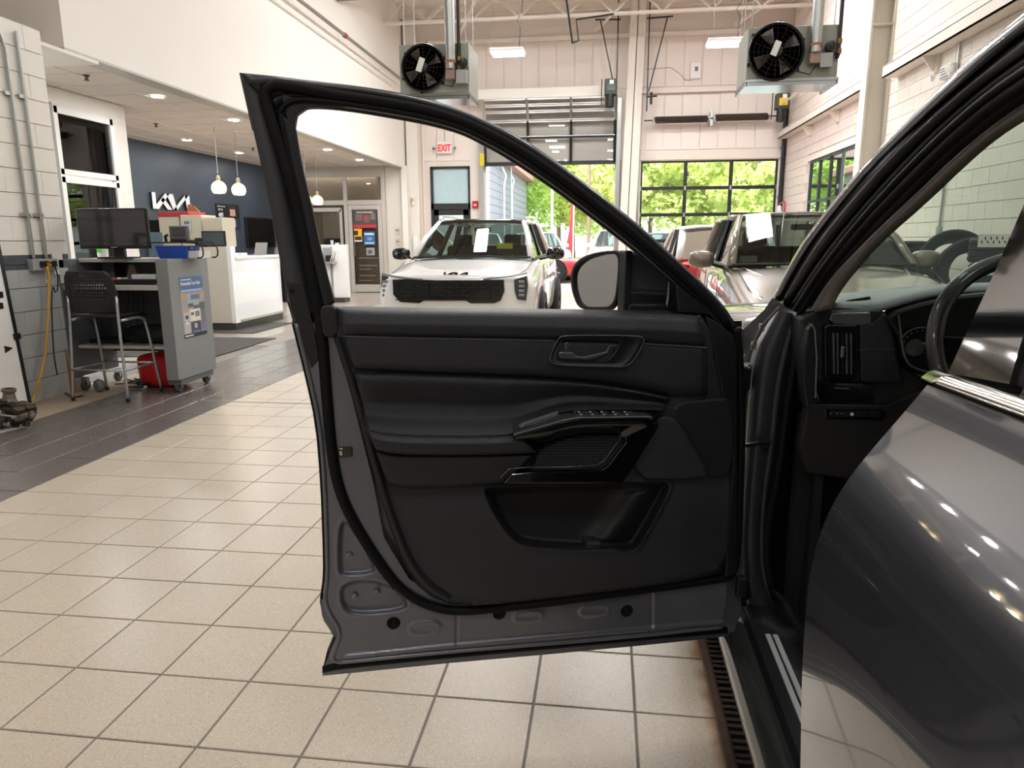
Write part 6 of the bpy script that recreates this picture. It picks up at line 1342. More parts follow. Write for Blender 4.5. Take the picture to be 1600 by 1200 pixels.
MB().prism(DL([hpx(*p) for p in ((358, 205), (370, 192), (455, 195), (465, 215), (520, 222), (655, 190), (675, 150), (695, 145), (670, 205), (560, 245), (480, 240), (375, 238))], .045), DN*.016).build('handle_lever', lev, hb, bevel=.003)
MB().prism(DL([hpx(*p) for p in ((398, 140), (425, 130), (440, 150), (430, 192), (405, 192))], .042), DN*.012).build('lock_toggle', lev, hb, bevel=.003)
MB().prism(DL([hpx(*p) for p in ((700, 150), (745, 150), (690, 235), (640, 262), (620, 255), (668, 215))], .040), DN*.014).build('cup_ramp', SAT, hb, bevel=.003)
# pull handle and switch panel: top surface reaches toward the cabin
sw_top = [hpx(*p) for p in ((85, 640), (230, 590), (375, 545), (640, 547), (915, 550), (945, 575), (962, 605))]
sw_bot = [hpx(*p) for p in ((88, 718), (250, 672), (455, 612), (640, 610), (850, 606), (930, 606), (962, 612))]
a_ = smooth_line(sw_top, 60, 1); b_ = smooth_line(sw_bot, 60, 1)
rows = [[D(x, y, o) for x, y in a_*(1-t)+b_*t] for t, o in ((0, .058), (.12, .062), (.5, .090), (.92, .122), (1.0, .126))]
rows.append([D(x, y+1.2, .124) for x, y in b_])
sp = MB().loft(rows).build('switch_panel', mat('switch_satin', '2C2D30', .33), door, smooth='all')
dtube(b_, .0022, .127, 'panel_front_edge', mat('bezel_edge_satin', '5A5B5F', .3, .4), sp, 8)
# gloss front of the pull handle
gl_t = [hpx(*p) for p in ((88, 722), (250, 678), (455, 622), (640, 618), (850, 614), (960, 615), (966, 650))]
gl_b = [hpx(*p) for p in ((132, 772), (270, 775), (420, 722), (560, 710), (748, 706), (760, 715), (770, 735))]
a2 = smooth_line(gl_t, 60, 1); b2 = smooth_line(gl_b, 60, 1)
MB().loft([[D(x, y, o) for x, y in a2*(1-t)+b2*t] for t, o in ((0, .126), (.1, .128), (.5, .115), (1, .082))]).build('handle_front', GBLK, sp, smooth='all')
go_ = [hpx(*p) for p in ((955, 610), (968, 640), (850, 830), (765, 960), (740, 990), (400, 990), (8, 992), (62, 930), (190, 918), (400, 918), (610, 908), (655, 880), (720, 790), (760, 740), (755, 708), (860, 640))]
MB().prism(DL(go_, .045), DN*.036).build('gloss_surround', GBLK, door, bevel=.003)
dtube([hpx(*p) for p in ((8, 985), (62, 930), (190, 920), (400, 920), (612, 908), (658, 878), (722, 788), (757, 742), (752, 712))], .0012, .0825, 'chrome_outline', mat('dark_chrome', '7D8086', .2, .8), door, 6)
MB().prism(DL([hpx(*p) for p in ((190, 915), (230, 830), (275, 778), (420, 724), (560, 712), (748, 710), (756, 742), (700, 825), (655, 878), (610, 908))], .045), DN*.030).build('speaker_cloth', mat('speaker_fabric', '1A1B1F', .8, bump=1, bscale=700), door)
mb = MB()
for i in range(30):
    for j in range(11):
        x = 235+17.5*i+(9 if j % 2 else 0); y = 728+17*j
        if sdist(np.array([[x, y]]), [(190, 915), (230, 830), (275, 778), (420, 724), (560, 712), (748, 710), (756, 742), (700, 825), (655, 878), (610, 908)])[0] > 8: mb.cbox(D(*hpx(x, y), .0755), (.0022, .001, .0035), ry=.6)
mb.build('weave_dots', WEA, door, kind='stuff')
# storage tray in the pull handle
tr_ = [hpx(*p) for p in ((118, 660), (140, 640), (365, 566), (368, 592), (330, 622), (140, 672))]
MB().prism([D(x, y, .080+.0009*(y-643)) for x, y in tr_], DN*.004).build('pull_tray', mat('tray_grey', '3A3B3E', .5), sp)
MB().prism([D(x, y, .084+.0009*(y-643)) for x, y in [hpx(*p) for p in ((160, 655), (330, 598), (345, 612), (150, 668))]], DN*.003).build('tray_floor', mat('tray_black', '131416', .5), sp)
# window switches
q = [hpx(*p) for p in ((455, 562), (830, 566), (855, 592), (480, 600))]; wso = .098
MB().prism([D(x, y, wso-.012 if y < 646 else wso+.002) for x, y in q], DN*.004).build('switch_plate', GBLK, sp)
for i in range(5):
    x = 505+72*i; MB().prism([D(*hpx(x-26, 568), wso-.006), D(*hpx(x+26, 569), wso-.006), D(*hpx(x+34, 592), wso+.006), D(*hpx(x-18, 591), wso+.006)], DN*.006).build('window_switch', mat('switch_black', '1A1B1D', .3), sp, bevel=.001)
    for dx_, dy_ in ((-8, 574), (6, 590)): MB().cbox(D(*hpx(x+dx_, dy_), wso+.008+(.004 if dy_ > 580 else -.004)), (.0045, .001, .0026)).build('switch_icon', mat('icon_bright', 'C4C6C8', .5), sp)
# sail panel and window sill end
MB().prism(DL([(1046, 440), (1108, 492), (1118, 504), (1128, 524), (1100, 492), (1090, 489), (1050, 486)], -.02), DN*.04).build('sail_panel', mat('sail_black', '131417', .45), door, bevel=.004)
MB().prism(DL([(1046, 440), (1085, 440), (1150, 512), (1147, 545), (1110, 500), (1046, 487)], -.03), DN*.03).build('sail_base', mat('sail_black', '131417', .45), door)
# --- door mirror beyond the door, on real depth
def Mi(x, y, lo=893, hi=973): return -.24+(-.11+.24)*min(1, max(0, (x-lo)/(hi-lo)))
def MP(P, extra=0): return [D(x, y, Mi(x, y)+extra) for x, y in P]
rim = smooth_line([(891, 440), (893, 418), (905, 404), (925, 395), (950, 391), (973, 391), (971, 430), (966, 484), (935, 485), (905, 484), (895, 462)], 80, 2, closed=True)
gli = smooth_line([(898, 440), (900, 424), (911, 411), (928, 402), (950, 397), (966, 397), (965, 430), (959, 478), (935, 480), (909, 479), (901, 460)], 80, 2, closed=True); gli = align(rim, gli)
rows = []
for t, e in ((0, -.10), (0, -.01), (.3, .0), (.8, .0), (1, -.008)): rows.append([D(x, y, Mi(x, y)+e) for x, y in rim*(1-t)+gli*t])
mh = MB().loft(rows, closed=True).build('mirror_housing', BLACKP, door, smooth='all')
MB().prism(MP(gli, -.010), DN*.002).build('mirror_glass', mat('mirror_silver', 'E2E6E8', .02, 1), mh)
MB().prism([D(x, y, Mi(x, y)-.10) for x, y in rim], DN*.01).build('mirror_back', GP_, mh)
cv = [(973, 391), (1000, 396), (1022, 410), (1040, 428), (1046, 445), (1044, 457), (972, 453), (970, 430)]
MB().prism([D(x, y, -.12) for x, y in cv], DN*.05).build('mirror_cover', mat('cover_gunmetal', '505259', .28, .0, coat=.8), mh, bevel=.008)
MB().prism([D(x, y, -.115) for x, y in ((972, 452), (1046, 456), (1046, 487), (965, 487))], DN*.055).build('mirror_arm', BLACKP, mh, bevel=.006)
MB().prism([D(x, y, -.06) for x, y in ((981, 474), (1038, 474), (1040, 487), (976, 487))], DN*.02).build('mirror_foot', SAT, mh, bevel=.004)
MB().prism([D(x, y, -.10) for x, y in ((968, 391), (978, 391), (976, 486), (964, 486))], DN*.05).build('mirror_edge', BLACKM, mh, bevel=.003)
MB().tube([D(1046, 440, -.06), D(1044, 460, -.06), D(1040, 487, -.06)], .004, 6).build('quarter_bead', ALU, door)
# hinges and check strap
for y in (588, 915): MB().cbox(D(1158, y, -.025), (.03, .03, .055)).build('hinge', mat('hinge_dark', '17181A', .5, .3), door, bevel=.006)
# ================================================================== SUV BODY AROUND THE DOORWAY
# windscreen pillar: every line lies on a sloping plane X - .302 z = c
PN = np.array([1, 0, -.302])
def Pil(x, y, d=0.0): return onP(x, y, PN, .0925+d)
T0 = [(1207, 468), (1235, 412), (1259, 372), (1302, 316), (1355, 253), (1408, 200), (1463, 145), (1515, 93), (1600, 23), (1700, -55)]
T1 = [(1215, 470), (1246, 412), (1272, 370), (1316, 314), (1370, 252), (1423, 200), (1476, 152), (1535, 102), (1600, 47), (1700, -28)]
T1b = [(1228, 480), (1262, 425), (1298, 375), (1345, 318), (1402, 254), (1460, 196), (1520, 143), (1570, 104), (1625, 66), (1720, 0)]
T1c = [(1240, 484), (1275, 430), (1312, 380), (1358, 324), (1415, 262), (1473, 205), (1530, 155), (1580, 118), (1640, 80), (1730, 20)]
T2 = [(1264, 490), (1297, 436), (1344, 387), (1380, 352), (1430, 306), (1489, 249), (1545, 202), (1600, 163), (1650, 132), (1750, 80)]
T3 = [(1299, 482), (1313, 452), (1358, 398), (1393, 363), (1445, 318), (1516, 250), (1560, 213), (1605, 184), (1660, 152), (1760, 100)]
def strip_(tracks, name, m, parent=None, n=60, it=1, bevel=0, back=.03):
    rows = []
    for P, d in tracks: rows.append([Pil(x, y, d) for x, y in smooth_line(P, n, it)])
    return MB().loft(rows).build(name, m, parent or suv, smooth='all', solid=.004, off=0)
bod = strip_([(T0, .03), (T0, .0), (T1, -.004), (T1, .010)], 'roof_rail_paint', GP_)
strip_([(T1, .006), (T1b, .004), (T1b, .012)], 'doorway_flange', mat('flange_dark', '1D1E21', .35, .2, coat=.12, spec=.35), back=0)
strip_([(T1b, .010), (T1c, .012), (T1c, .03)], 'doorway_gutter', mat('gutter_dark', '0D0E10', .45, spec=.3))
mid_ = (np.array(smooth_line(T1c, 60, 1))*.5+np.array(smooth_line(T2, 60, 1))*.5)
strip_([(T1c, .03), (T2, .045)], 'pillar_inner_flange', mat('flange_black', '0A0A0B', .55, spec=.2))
def ptube(P, r, d, name, m, n=80, parent=None, y_hi=None): return MB().tube([Pil(x, y, d) for x, y in smooth_line(P, n, 1)], r, 10).build(name, m, parent or suv, smooth='all')
low_seal = [(1195, 1000), (1192, 900), (1197, 800), (1208, 740), (1221, 660), (1230, 590), (1241, 525)]
# seal goes on down the hinge pillar
def HP(x, y, d=0.0): return onY(x, y, 1.86+d)
seal3 = [Pil(x, y, .012) for x, y in smooth_line([(a*.55+c*.45, b*.55+e*.45) for (a, b), (c, e) in zip(T1c, T2)], 60, 1)][::-1]
lowp = [HP(x, y, -.03) for x, y in smooth_line([(1252, 505), (1240, 573), (1229, 640), (1216, 747), (1203, 800), (1197, 867), (1207, 922)], 60, 1)]
sillp = [(.475, 1.74, .475), (.485, 1.5, .46), (.485, 1.0, .46), (.485, .2, .46)]
MB().tube(seal3+lowp[2:]+sillp, .010, 12).build('doorway_seal', RUB, suv, smooth='all')
seal_b = [Pil(x, y, .0) for x, y in smooth_line([(a*.9+c*.1, b*.9+e*.1) for (a, b), (c, e) in zip(T1c, T2)], 60, 1)]
MB().tube(seal_b, .007, 8).build('doorway_seal', RUB, suv, smooth='all')
strip_([(T2, .035), ([(a*.5+c*.5, b*.5+e*.5) for (a, b), (c, e) in zip(T2, T3)], .030), (T3, .045), (T3, .10)], 'pillar_trim', mat('pillar_trim_taupe', '5A554E', .7, bump=.3, bscale=300))
# windscreen with its black border, roof, far pillar
wA = Pil(1299, 482, .06); 
WX0, WX1 = .56, 1.92
wsP = [(WX0-.02, 2.12, 1.20), (WX1+.02, 2.12, 1.20)]; wsT = [(.68, 1.18, 1.69), (1.80, 1.18, 1.69)]
rows = [[(.53, 2.08, 1.205), (.9, 2.22, 1.205), (1.24, 2.26, 1.205), (1.6, 2.22, 1.205), (1.95, 2.08, 1.205)], [(.66, 1.18, 1.685), (.9, 1.16, 1.71), (1.24, 1.15, 1.715), (1.58, 1.16, 1.71), (1.82, 1.18, 1.685)]]
MB().loft(rows).build('windscreen', glass('windscreen_green', 'D3E4D8'), suv, smooth='all')
MB().tube([(1.95, 2.10, 1.2), (1.88, 1.6, 1.48), (1.82, 1.15, 1.68)], .05, 8).build('far_windscreen_pillar', BLACKP, suv, smooth='all')
rf = [[(x, y, z-dz) for x, z in ((.63, 1.675), (.665, 1.71), (.8, 1.745), (1.24, 1.76), (1.68, 1.745), (1.815, 1.715), (1.85, 1.675))] for y, dz in ((1.12, .03), (.9, .01), (0, 0), (-1.5, 0), (-2.6, .04))]
MB().loft(rf).build('roof', GP_, suv, smooth='all', solid=.03, off=-1)
# hood and wing
hd = []
for y, dz, w0 in ((2.18, .0, .40), (2.4, .005, .36), (2.8, .02, .31), (3.2, .05, .30), (3.6, .11, .34), (3.85, .22, .46)):
    hd.append([(w0, y, 1.04-dz), (w0+.03, y, 1.10-dz), (w0+.12, y, 1.145-dz), (w0+.30, y, 1.165-dz), (1.24, y, 1.185-dz), (2.48-w0-.3, y, 1.165-dz), (2.48-w0-.03, y, 1.10-dz), (2.48-w0, y, 1.04-dz)])
MB().loft(hd).build('bonnet', GP_, suv, smooth='all', solid=.01)
wing = []
for y, w0 in ((1.98, .40), (2.2, .36), (2.6, .30), (3.0, .27), (3.4, .29), (3.8, .42)):
    wing.append([(w0+.06, y, .30), (w0, y, .5), (w0-.02, y, .8), (w0-.005, y, .98), (w0+.03, y, 1.06)])
MB().loft(wing).build('front_wing', GP_, suv, smooth='all', solid=.01)
MB().lathe([(.0, -.10), (.24, -.10), (.34, -.09), (.37, -.05), (.37, .08), (.34, .12), (.0, .12)], (.42, 2.85, .375), (1, 0, 0), 36).build('front_wheel', TYRE, suv, smooth=True)
MB().box((.5, 2.0, .3), (1.98, 3.6, .9)).build('engine_bay', mat('underbody', '0C0C0D', .9), suv)
# cowl end / black triangle at the base of the pillar
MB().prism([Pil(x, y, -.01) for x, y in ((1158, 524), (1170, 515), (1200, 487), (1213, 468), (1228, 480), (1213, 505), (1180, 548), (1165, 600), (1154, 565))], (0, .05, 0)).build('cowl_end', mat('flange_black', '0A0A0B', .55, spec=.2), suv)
# hinge pillar
ltr = [(1215, 486), (1196, 520), (1181, 547), (1172, 605), (1165, 693), (1157, 800), (1155, 870), (1158, 905), (1166, 940), (1172, 975)]
rtr = [(1246, 491), (1238, 515), (1231, 545), (1219, 600), (1208, 707), (1197, 773), (1192, 860), (1198, 912), (1210, 945), (1220, 975)]
a3 = smooth_line(ltr, 60, 1); b3 = smooth_line(rtr, 60, 1)
rows = [[HP(x, y, o) for x, y in a3*(1-t)+b3*t] for t, o in ((-.12, .06), (0, .012), (.06, .0), (.45, -.012), (.80, -.008), (.93, -.004), (.97, -.012), (1.0, -.012), (1.0, .05))]
MB().loft(rows).build('hinge_pillar', mat('pillar_inner_paint', '3E4046', .35, .4, coat=.4, coat_rough=.15), suv, smooth='all')
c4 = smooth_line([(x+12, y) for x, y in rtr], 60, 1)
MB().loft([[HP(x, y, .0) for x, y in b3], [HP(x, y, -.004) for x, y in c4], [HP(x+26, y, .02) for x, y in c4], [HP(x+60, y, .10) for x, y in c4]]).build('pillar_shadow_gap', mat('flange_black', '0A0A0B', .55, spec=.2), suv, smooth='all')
MB().tube([HP(1166, 696, -.02), HP(1184, 693, -.04), HP(1196, 692, -.03)], .006, 8).lathe([(.0, .0), (.011, 0), (.011, .012), (.006, .014), (0, .014)], HP(1196, 692, -.015), (0, -1, 0), 16).build('check_strap', BLACKM, suv)
for (x, y) in ((1165, 590), (1160, 925)): MB().cbox(HP(x-4, y, .0), (.03, .05, .06)).lathe([(.009, -.045), (.009, .045)], HP(x-10, y, -.02), (0, 0, 1), 12).build('body_hinge', mat('hinge_dark', '17181A', .5, .3), suv, bevel=.004)
for (x, y) in ((1190, 512), (1178, 540)): MB().cbox(HP(x, y, -.01), (.012, .01, .02)).build('pillar_bolt', ALU, suv)
MB().tube([HP(1174, 545, -.015), HP(1190, 510, -.015), HP(1218, 480, -.015)], .004, 6).build('pillar_edge_bead', GPI, suv)
MB().box((.352, 1.935, .32), (.50, 1.97, 1.06)).build('wing_inner', mat('flange_black', '0A0A0B'), suv)
# sill: profile extruded along the car
pr = [(.375, .20), (.345, .25), (.335, .30), (.338, .335), (.352, .352), (.362, .352), (.372, .372), (.382, .382), (.392, .384)]
YS = (1.90, 1.6, 1.0, .2, -.8, -2.0)
MB().loft([[(x, y, z) for x, z in pr] for y in YS]).build('sill_rocker', mat('rocker_grey_green', '3A3C3A', .25, .4, coat=.6), suv, smooth='all')
MB().loft([[(x, y, z) for x, z in ((.385, .384), (.392, .392), (.403, .396), (.412, .398))] for y in YS]).build('sill_lower_seal', RUB, suv, smooth='all')
MB().loft([[(x, y, z) for x, z in ((.395, .392), (.408, .405), (.47, .410), (.485, .43), (.50, .425), (.54, .42), (.60, .36), (.62, .24))] for y in YS]).build('scuff_plate', mat('scuff_black', '1C1D20', .5, bump=.3, bscale=300), suv, smooth='all')
for x in (.418, .436): MB().box((x, .2, .4085), (x+.012, 1.70, .4130)).build('chrome_strip', mat('strip_chrome', 'E4E4E4', .3, .4), suv)
# cabin floor, kick panel, carpet
CAR = mat('carpet', '17171A', .95, bump=1, bscale=300)
MB().box((.60, -2.2, .22), (1.95, 2.0, .26)).build('cabin_floor', CAR, suv)
MB().box((.50, 1.80, .26), (.54, 1.98, .95)).box((.54, 1.90, .26), (1.95, 1.98, 1.1)).build('firewall', CAR, suv)
MB().prism([(.52, 1.74, .40), (.52, 1.80, .40), (.53, 1.84, .95), (.53, 1.78, .95)], (.02, 0, 0)).build('kick_panel', mat('kick_black', '0E0F11', .6), suv)
MB().box((.66, 1.5, .30), (.78, 1.62, .44)).build('pedal', RUB, suv)
MB().box((1.05, .2, .26), (1.42, 1.7, .75)).build('centre_console', PLA, suv, bevel=.03)
# seat
st_ = MB().cbox((.86, .35, .58), (.54, .56, .20)).build('seat_cushion', LEA2, suv, bevel=.06); MB().cbox((.86, -.02, 1.0), (.52, .18, .72), rx=-.22).build('seat_backrest', LEA2, suv, bevel=.06); MB().cbox((.86, -.12, 1.45), (.28, .12, .20), rx=-.2).build('seat_headrest', LEA2, suv, bevel=.05)
MB().cbox((1.62, .35, .58), (.54, .56, .20)).build('seat_cushion', LEA2, suv, bevel=.06); MB().cbox((1.62, -.02, 1.0), (.52, .18, .72), rx=-.22).build('seat_backrest', LEA2, suv, bevel=.06)
# far side and rear shell
MB().box((2.10, -2.4, .3), (2.16, 2.0, 1.15)).box((2.0, -2.4, 1.15), (2.08, -.3, 1.72)).build('far_side', GP_, suv)
MB().box((.5, -2.7, .3), (2.1, -2.6, 1.72)).build('tailgate', GP_, suv)
# ---- dashboard
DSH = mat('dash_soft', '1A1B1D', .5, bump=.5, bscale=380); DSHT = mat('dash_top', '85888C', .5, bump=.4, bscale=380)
YD = 1.76
def Q(x, y, d=0.0): return onY(x, y, YD+d)
da = MB().prism([Q(*p) for p in ((1252, 497), (1275, 485), (1300, 480), (1366, 484), (1382, 486), (1396, 500), (1402, 540), (1410, 575), (1440, 590), (1520, 600), (1520, 640), (1262, 640), (1250, 560))], (0, .24, 0)).build('dashboard', DSH, suv, bevel=.006)
# upper dash top surface from the windscreen to the driver
t_f = [(1298, 486), (1340, 490), (1385, 492), (1440, 472), (1500, 452), (1570, 448)]; t_m = [(1301, 480), (1345, 470), (1400, 458), (1450, 450), (1500, 444), (1570, 442)]
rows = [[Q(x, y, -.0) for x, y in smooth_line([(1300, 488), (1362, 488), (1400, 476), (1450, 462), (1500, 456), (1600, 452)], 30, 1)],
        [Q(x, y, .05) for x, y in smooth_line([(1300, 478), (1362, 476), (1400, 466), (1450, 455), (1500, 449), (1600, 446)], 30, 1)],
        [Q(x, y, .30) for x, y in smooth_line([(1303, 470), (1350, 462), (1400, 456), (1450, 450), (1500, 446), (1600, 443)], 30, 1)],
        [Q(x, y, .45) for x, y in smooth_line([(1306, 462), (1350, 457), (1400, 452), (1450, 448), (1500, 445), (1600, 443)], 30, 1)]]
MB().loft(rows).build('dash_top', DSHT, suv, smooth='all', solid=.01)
MB().box((.9, YD+.0, 1.0), (1.95, 2.0, 1.22)).build('passenger_dash', DSH, suv, bevel=.04)
# instrument binnacle
MB().prism([Q(*p, -.02) for p in ((1385, 497), (1400, 486), (1440, 473), (1490, 462), (1560, 455), (1560, 600), (1460, 590), (1425, 578), (1410, 560), (1405, 530))], (0, .06, 0)).build('binnacle', mat('binnacle_black', '0D0D0F', .4), suv, bevel=.008)
MB().tube(smooth_line([Q(x, y, -.025) for x, y in ((1404, 492), (1406, 510), (1410, 540), (1416, 565), (1430, 577), (1460, 582))], 30, 1), .0022, 6).build('binnacle_bead', ALU, suv)
MB().prism([Q(*p, -.022) for p in ((1412, 515), (1425, 510), (1450, 512), (1475, 520), (1475, 570), (1440, 572), (1420, 560))], (0, .004, 0)).build('gauge_face', mat('gauge_glass', '141519', .15), suv)
gc = Q(1437, 542, -.026)
MB().tube([(gc[0]+.045*math.cos(a), gc[1], gc[2]+.045*math.sin(a)) for a in np.linspace(.2, 2.9, 20)], .0014, 5).build('gauge_ring', mat('gauge_grey', '5C5E60', .5), suv)
for k in range(9): a = .3+k*.31; MB().cbox((gc[0]+.038*math.cos(a), gc[1]-.001, gc[2]+.038*math.sin(a)), (.003, .001, .004)).build('gauge_tick', mat('gauge_grey', '5C5E60', .5), suv)
sk = MB().tube([Q(1480, 542, -.05), Q(1455, 543, -.07), Q(1432, 543, -.09)], [.010, .011, .013], 12).build('light_stalk', mat('stalk_black', '1A1B1D', .4), suv, smooth='all')
MB().lathe([(0, -.004), (.016, -.004), (.018, 0), (.018, .008), (0, .010)], Q(1430, 543, -.1), (-.6, -1, 0), 18).build('stalk_knob', mat('stalk_black', '1A1B1D', .4), sk, smooth=True)
# side vent
vf = MB().prism([Q(*p, -.02) for p in ((1288, 512), (1293, 507), (1338, 508), (1340, 512), (1340, 588), (1334, 594), (1296, 594), (1289, 588))], (0, .03, 0)).build('side_vent', mat('vent_black', '0A0A0C', .3), suv, bevel=.003)
for x in (1302, 1308, 1322, 1329): MB().bar(Q(x, 521, -.028), Q(x+.5, 584, -.028), .0022, .010).build('vent_fin', mat('fin_satin', '5A5B5E', .35), vf)
MB().bar(Q(1315, 521, -.026), Q(1315.5, 584, -.026), .003, .008).build('vent_fin', BLACKP, vf)
MB().cbox(Q(1316, 550, -.036), (.007, .008, .026)).build('vent_tab', ALU, vf, bevel=.001)
for i in range(2): MB().bar(Q(1292, 530+40*i, -.022), Q(1337, 531+40*i, -.022), .002, .003).build('vent_bar', BLACKP, vf)
MB().prism([Q(*p, -.012) for p in ((1300, 489), (1361, 488), (1361, 507), (1340, 509), (1305, 507), (1296, 500))], (0, .02, 0)).build('dash_strip', mat('strip_satin_grey', '77797C', .25, .4), suv, bevel=.003)
MB().prism([Q(*p, -.010) for p in ((1342, 508), (1362, 505), (1382, 487), (1394, 500), (1400, 540), (1408, 578), (1412, 600), (1345, 598))], (0, .02, 0)).build('dash_leather_panel', LEA, suv, bevel=.006)
mb = MB(); px = smooth_line([(1340, 547), (1370, 545), (1402, 546)], 34, 1)
for i in range(33): a, b = Q(*px[i], -.0115), Q(*px[i+1], -.0115); mb.bar(a, a+(b-a)*.6, .0012, .0012)
mb.build('dash_stitching', STI, suv, kind='stuff')
# lower black panel with control, switch bank
MB().prism([Q(*p, -.012) for p in ((1278, 596), (1345, 598), (1358, 602), (1364, 615), (1366, 628), (1278, 628), (1274, 612))], (0, .02, 0)).build('lower_gloss_panel', GBLK, suv, bevel=.003)
MB().bar(Q(1304, 606, -.02), Q(1326, 607, -.02), .004, .004).build('lower_vent_tab', ALU, suv)
sb = MB().prism([Q(*p, -.012) for p in ((1288, 640), (1378, 640), (1384, 645), (1384, 652), (1378, 657), (1290, 654))], (0, .012, 0)).build('switch_bank', GBLK, suv, bevel=.002)
for i in range(4):
    x = 1306+i*20.5; w = 10; MB().prism([Q(*p, -.016) for p in ((x-w+1, 643), (x+w-1, 643), (x+w-1, 652), (x-w+1, 652))], (0, .005, 0)).build('dash_button', mat('button_black', '17181A', .4), sb, bevel=.0008)
for x in (1298, 1308, 1315): MB().cbox(Q(x, 646, -.018), (.004, .001, .002)).build('button_icon', mat('icon_grey', '9A9C9E', .5), sb)
MB().lathe([(0, .002), (.004, .002), (.004, 0)], Q(1331, 647, -.017), (0, -1, 0), 12).build('button_lamp', WP, sb)
mb = MB()
for i in range(5):
    for j in range(3): mb.cbox(Q(1351+3.2*i, 667+2.4*j, -.004), (.003, .004, .0018))
MB().prism([Q(*p, -.008) for p in ((1262, 630), (1385, 632), (1470, 596), (1560, 600), (1560, 720), (1400, 760), (1262, 740), (1250, 700))], (0, .04, 0)).build('knee_panel', mat('knee_plastic', '141517', .6, bump=.4, bscale=400), suv, bevel=.006)
mb.build('speaker_grille', STI, suv, kind='stuff')
MB().prism([onY(x, y, YD-.04) for x, y in ((1263, 515), (1270, 505), (1274, 510), (1277, 560), (1275, 620), (1262, 640), (1255, 600), (1257, 550))], (.0, .05, 0)).build('dash_end_cap', SAT, suv, bevel=.003)
MB().tube([onY(x, y, YD-.045) for x, y in ((1268, 507), (1273, 515), (1276, 560), (1274, 622))], .0018, 6).build('end_cap_bead', GREYP, suv)
# defroster vent on the dash top
def Qt(x, y): return Q(x, y, .12)
dv = MB().prism([Qt(*p) for p in ((1314, 480), (1322, 472), (1358, 466), (1361, 476), (1350, 481))], (0, -.006, .006)).build('defroster_vent', mat('vent_rim', '5C5E61', .4), suv, bevel=.001)
for i in range(4): MB().bar(Qt(1325-2*i+2, 473.5+2*i)+np.array([0, -.008, .006]), Qt(1355, 468.5+2.4*i)+np.array([0, -.008, .006]), .0035, .003).build('defroster_slot', mat('slot_black', '050505', .8), dv)
# steering wheel
swc = np.array([.82, 1.45, 1.18]); sr = .188; axw = np.array([0, -.90, .43]); axw /= np.linalg.norm(axw); ux = np.array([1., 0, 0]); uy = np.cross(axw, ux)*-1
stw = MB().tube([swc+sr*(math.cos(a)*ux+math.sin(a)*uy) for a in np.linspace(0, 2*PI, 73)[:-1]], .0155, 14, closed=True).build('steering_wheel', mat('wheel_leather', '1A1B1E', .3, bump=.3, bscale=400, coat=.3), suv, smooth='all')
MB().lathe([(0, -.03), (.06, -.03), (.085, -.01), (.08, .02), (0, .03)], swc+axw*-.03, axw, 28).build('wheel_hub', mat('hub_black', '1B1C1F', .45), stw, smooth=True)
for a in (PI, 0, -PI/2): d = math.cos(a)*ux+math.sin(a)*uy; MB().bar(swc+d*.06-axw*.02, swc+d*.182, .05, .02, up=tuple(axw)).build('wheel_spoke', GBLK if a else SAT, stw, bevel=.004)
MB().tube([swc-axw*.04, swc-axw*.35+np.array([0, 0, -.02])], .05, 14).build('steering_column', DSH, stw)
mb = MB()
for a in np.linspace(.3, 2.7, 50):
    d = math.cos(a)*ux+math.sin(a)*uy; c = swc+d*(sr-.0155); mb.cbox(c, (.003, .003, .0015))
mb.build('wheel_stitching', STI, stw, kind='stuff')
# ---- rear door, closed: body side surface with tumblehome
YAW = .045
def side_x(z):
    zz = [.30, .36, .45, .60, .75, .88, .95, 1.04, 1.12, 1.18, 1.225, 1.245]; xx = [.330, .300, .264, .238, .229, .227, .228, .232, .248, .284, .311, .322]
    return float(np.interp(z, zz, xx)) - .0022*math.exp(-((z-1.03)/.018)**2)
def lift(z, s): return .047*s*float(sst(z, .75, 1.2))
def SP(z, s): return (side_x(z)-YAW*s, .75-s, z+lift(z, s))
def on_side(x, y):
    r = ray(x, y)
    for t in np.linspace(.0002, .0030, 2500):
        p = CAM+r*t; s_ = .75-p[1]; z = p[2]-lift(p[2], s_)
        if p[0] >= side_x(z)-YAW*s_: return p
    return p
edge = [on_side(x, y) for x, y in ((1251, 1230), (1252, 1120), (1255, 1000), (1262, 900), (1277, 840), (1300, 780), (1335, 730), (1380, 683), (1420, 640), (1447, 604))]
ez = np.array([e[2] for e in edge]); es = np.array([.75-e[1] for e in edge]); o_ = np.argsort(ez); ez = ez[o_]; es = es[o_]
def edge_s(z): return float(np.interp(z, ez, es))
rows = []
for z in np.linspace(.30, 1.245, 70):
    s1 = edge_s(z); rows.append([SP(z, s) for s in np.linspace(s1, 1.5, 44)])
for _ in range(14):      # fair the surface
    A = np.array(rows); A[1:-1] = (A[:-2]+2*A[1:-1]+A[2:])/4; rows = A.tolist()
rdp = MB().loft(rows).build('rear_door', GP_, suv, smooth='all')
MB().loft([[r[0] for r in rows], [(r[0][0]+.008, r[0][1]+.002, r[0][2]) for r in rows], [(r[0][0]+.10, r[0][1]-.01, r[0][2]) for r in rows]]).build('door_return', GPI, rdp, smooth='all')
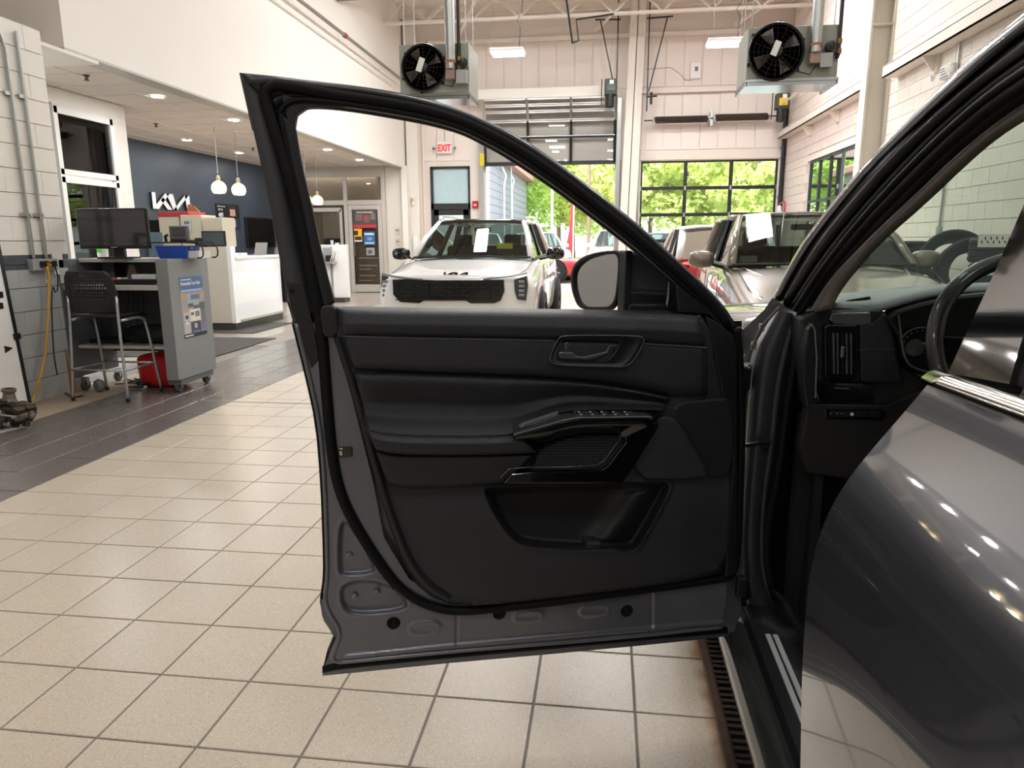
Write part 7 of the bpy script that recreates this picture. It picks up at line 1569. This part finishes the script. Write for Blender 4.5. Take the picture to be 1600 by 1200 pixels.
MB().loft([[SP(z, s) for s in np.linspace(1.51, 3.3, 30)] for z in np.linspace(.30, 1.245, 30)]).build('rear_quarter', GP_, suv, smooth='all')
prf = [(.0, 0), (-.004, .002), (-.004, .006), (.001, .011), (.007, .013), (.013, .013)]
def strip_p(s, a, b): return (.322+a-YAW*s, .75-s, 1.246+b+.047*s)
MB().loft([[strip_p(s, a, b) for a, b in prf] for s in np.linspace(.0, 1.5, 40)]+[]).build('chrome_belt_strip', mat('belt_chrome', 'D2D0CA', .10, 1), rdp, smooth='all', solid=.002)
# glass and black pillar plate above the belt
def gx(z): return .336+(z-1.257)*.30
LE = [(1481, 583), (1500, 542), (1530, 478), (1560, 412), (1590, 342), (1625, 262)]
def on_g(x, y): return onP(x, y, (1, -YAW, -.30), .336-YAW*.75-1.257*.30)
le = [on_g(x, y) for x, y in smooth_line(LE, 20, 1)]; ri = [on_g(x, y) for x, y in smooth_line([(1577, 600), (1588, 560), (1600, 520), (1622, 470), (1650, 400), (1700, 300)], 20, 1)]
MB().loft([le, [a*.5+b*.5 for a, b in zip(le, ri)], ri]).build('pillar_plate', mat('piano_black', '0B0B0D', .06, coat=1), rdp)
MB().loft([[p+np.array([.004, 0, 0]) for p in ri], [p+np.array([.002, -.02, 0]) for p in ri], [p+np.array([.014, -.03, 0]) for p in ri]]).build('window_rubber', RUB, rdp, smooth='all')
MB().add([(gx(1.25)+.008-YAW*.25, ri[0][1]-.02, 1.25), (gx(1.25)+.008-YAW*1.45, -.7, 1.25), (gx(1.62)+.008-YAW*1.45, -.7, 1.62), (gx(1.62)+.008-YAW*.1, ri[-1][1]-.02, 1.62)], [(0, 1, 2, 3)]).build('rear_window', mat('privacy_glass', '0E1012', .03, coat=1), rdp, solid=.004)
MB().tube([(.50, .74, 1.655), (.47, -.8, 1.65), (.50, -2.2, 1.62)], .02, 8).build('window_top_rail', BLACKP, rdp, smooth='all')
MB().box((.46, .60, .42), (.56, .74, 1.2)).prism([(.40, .60, 1.2), (.50, .60, 1.2), (.50, .74, 1.2), (.40, .74, 1.2)], (.16, 0, .48)).build('centre_pillar', BLACKP, suv)
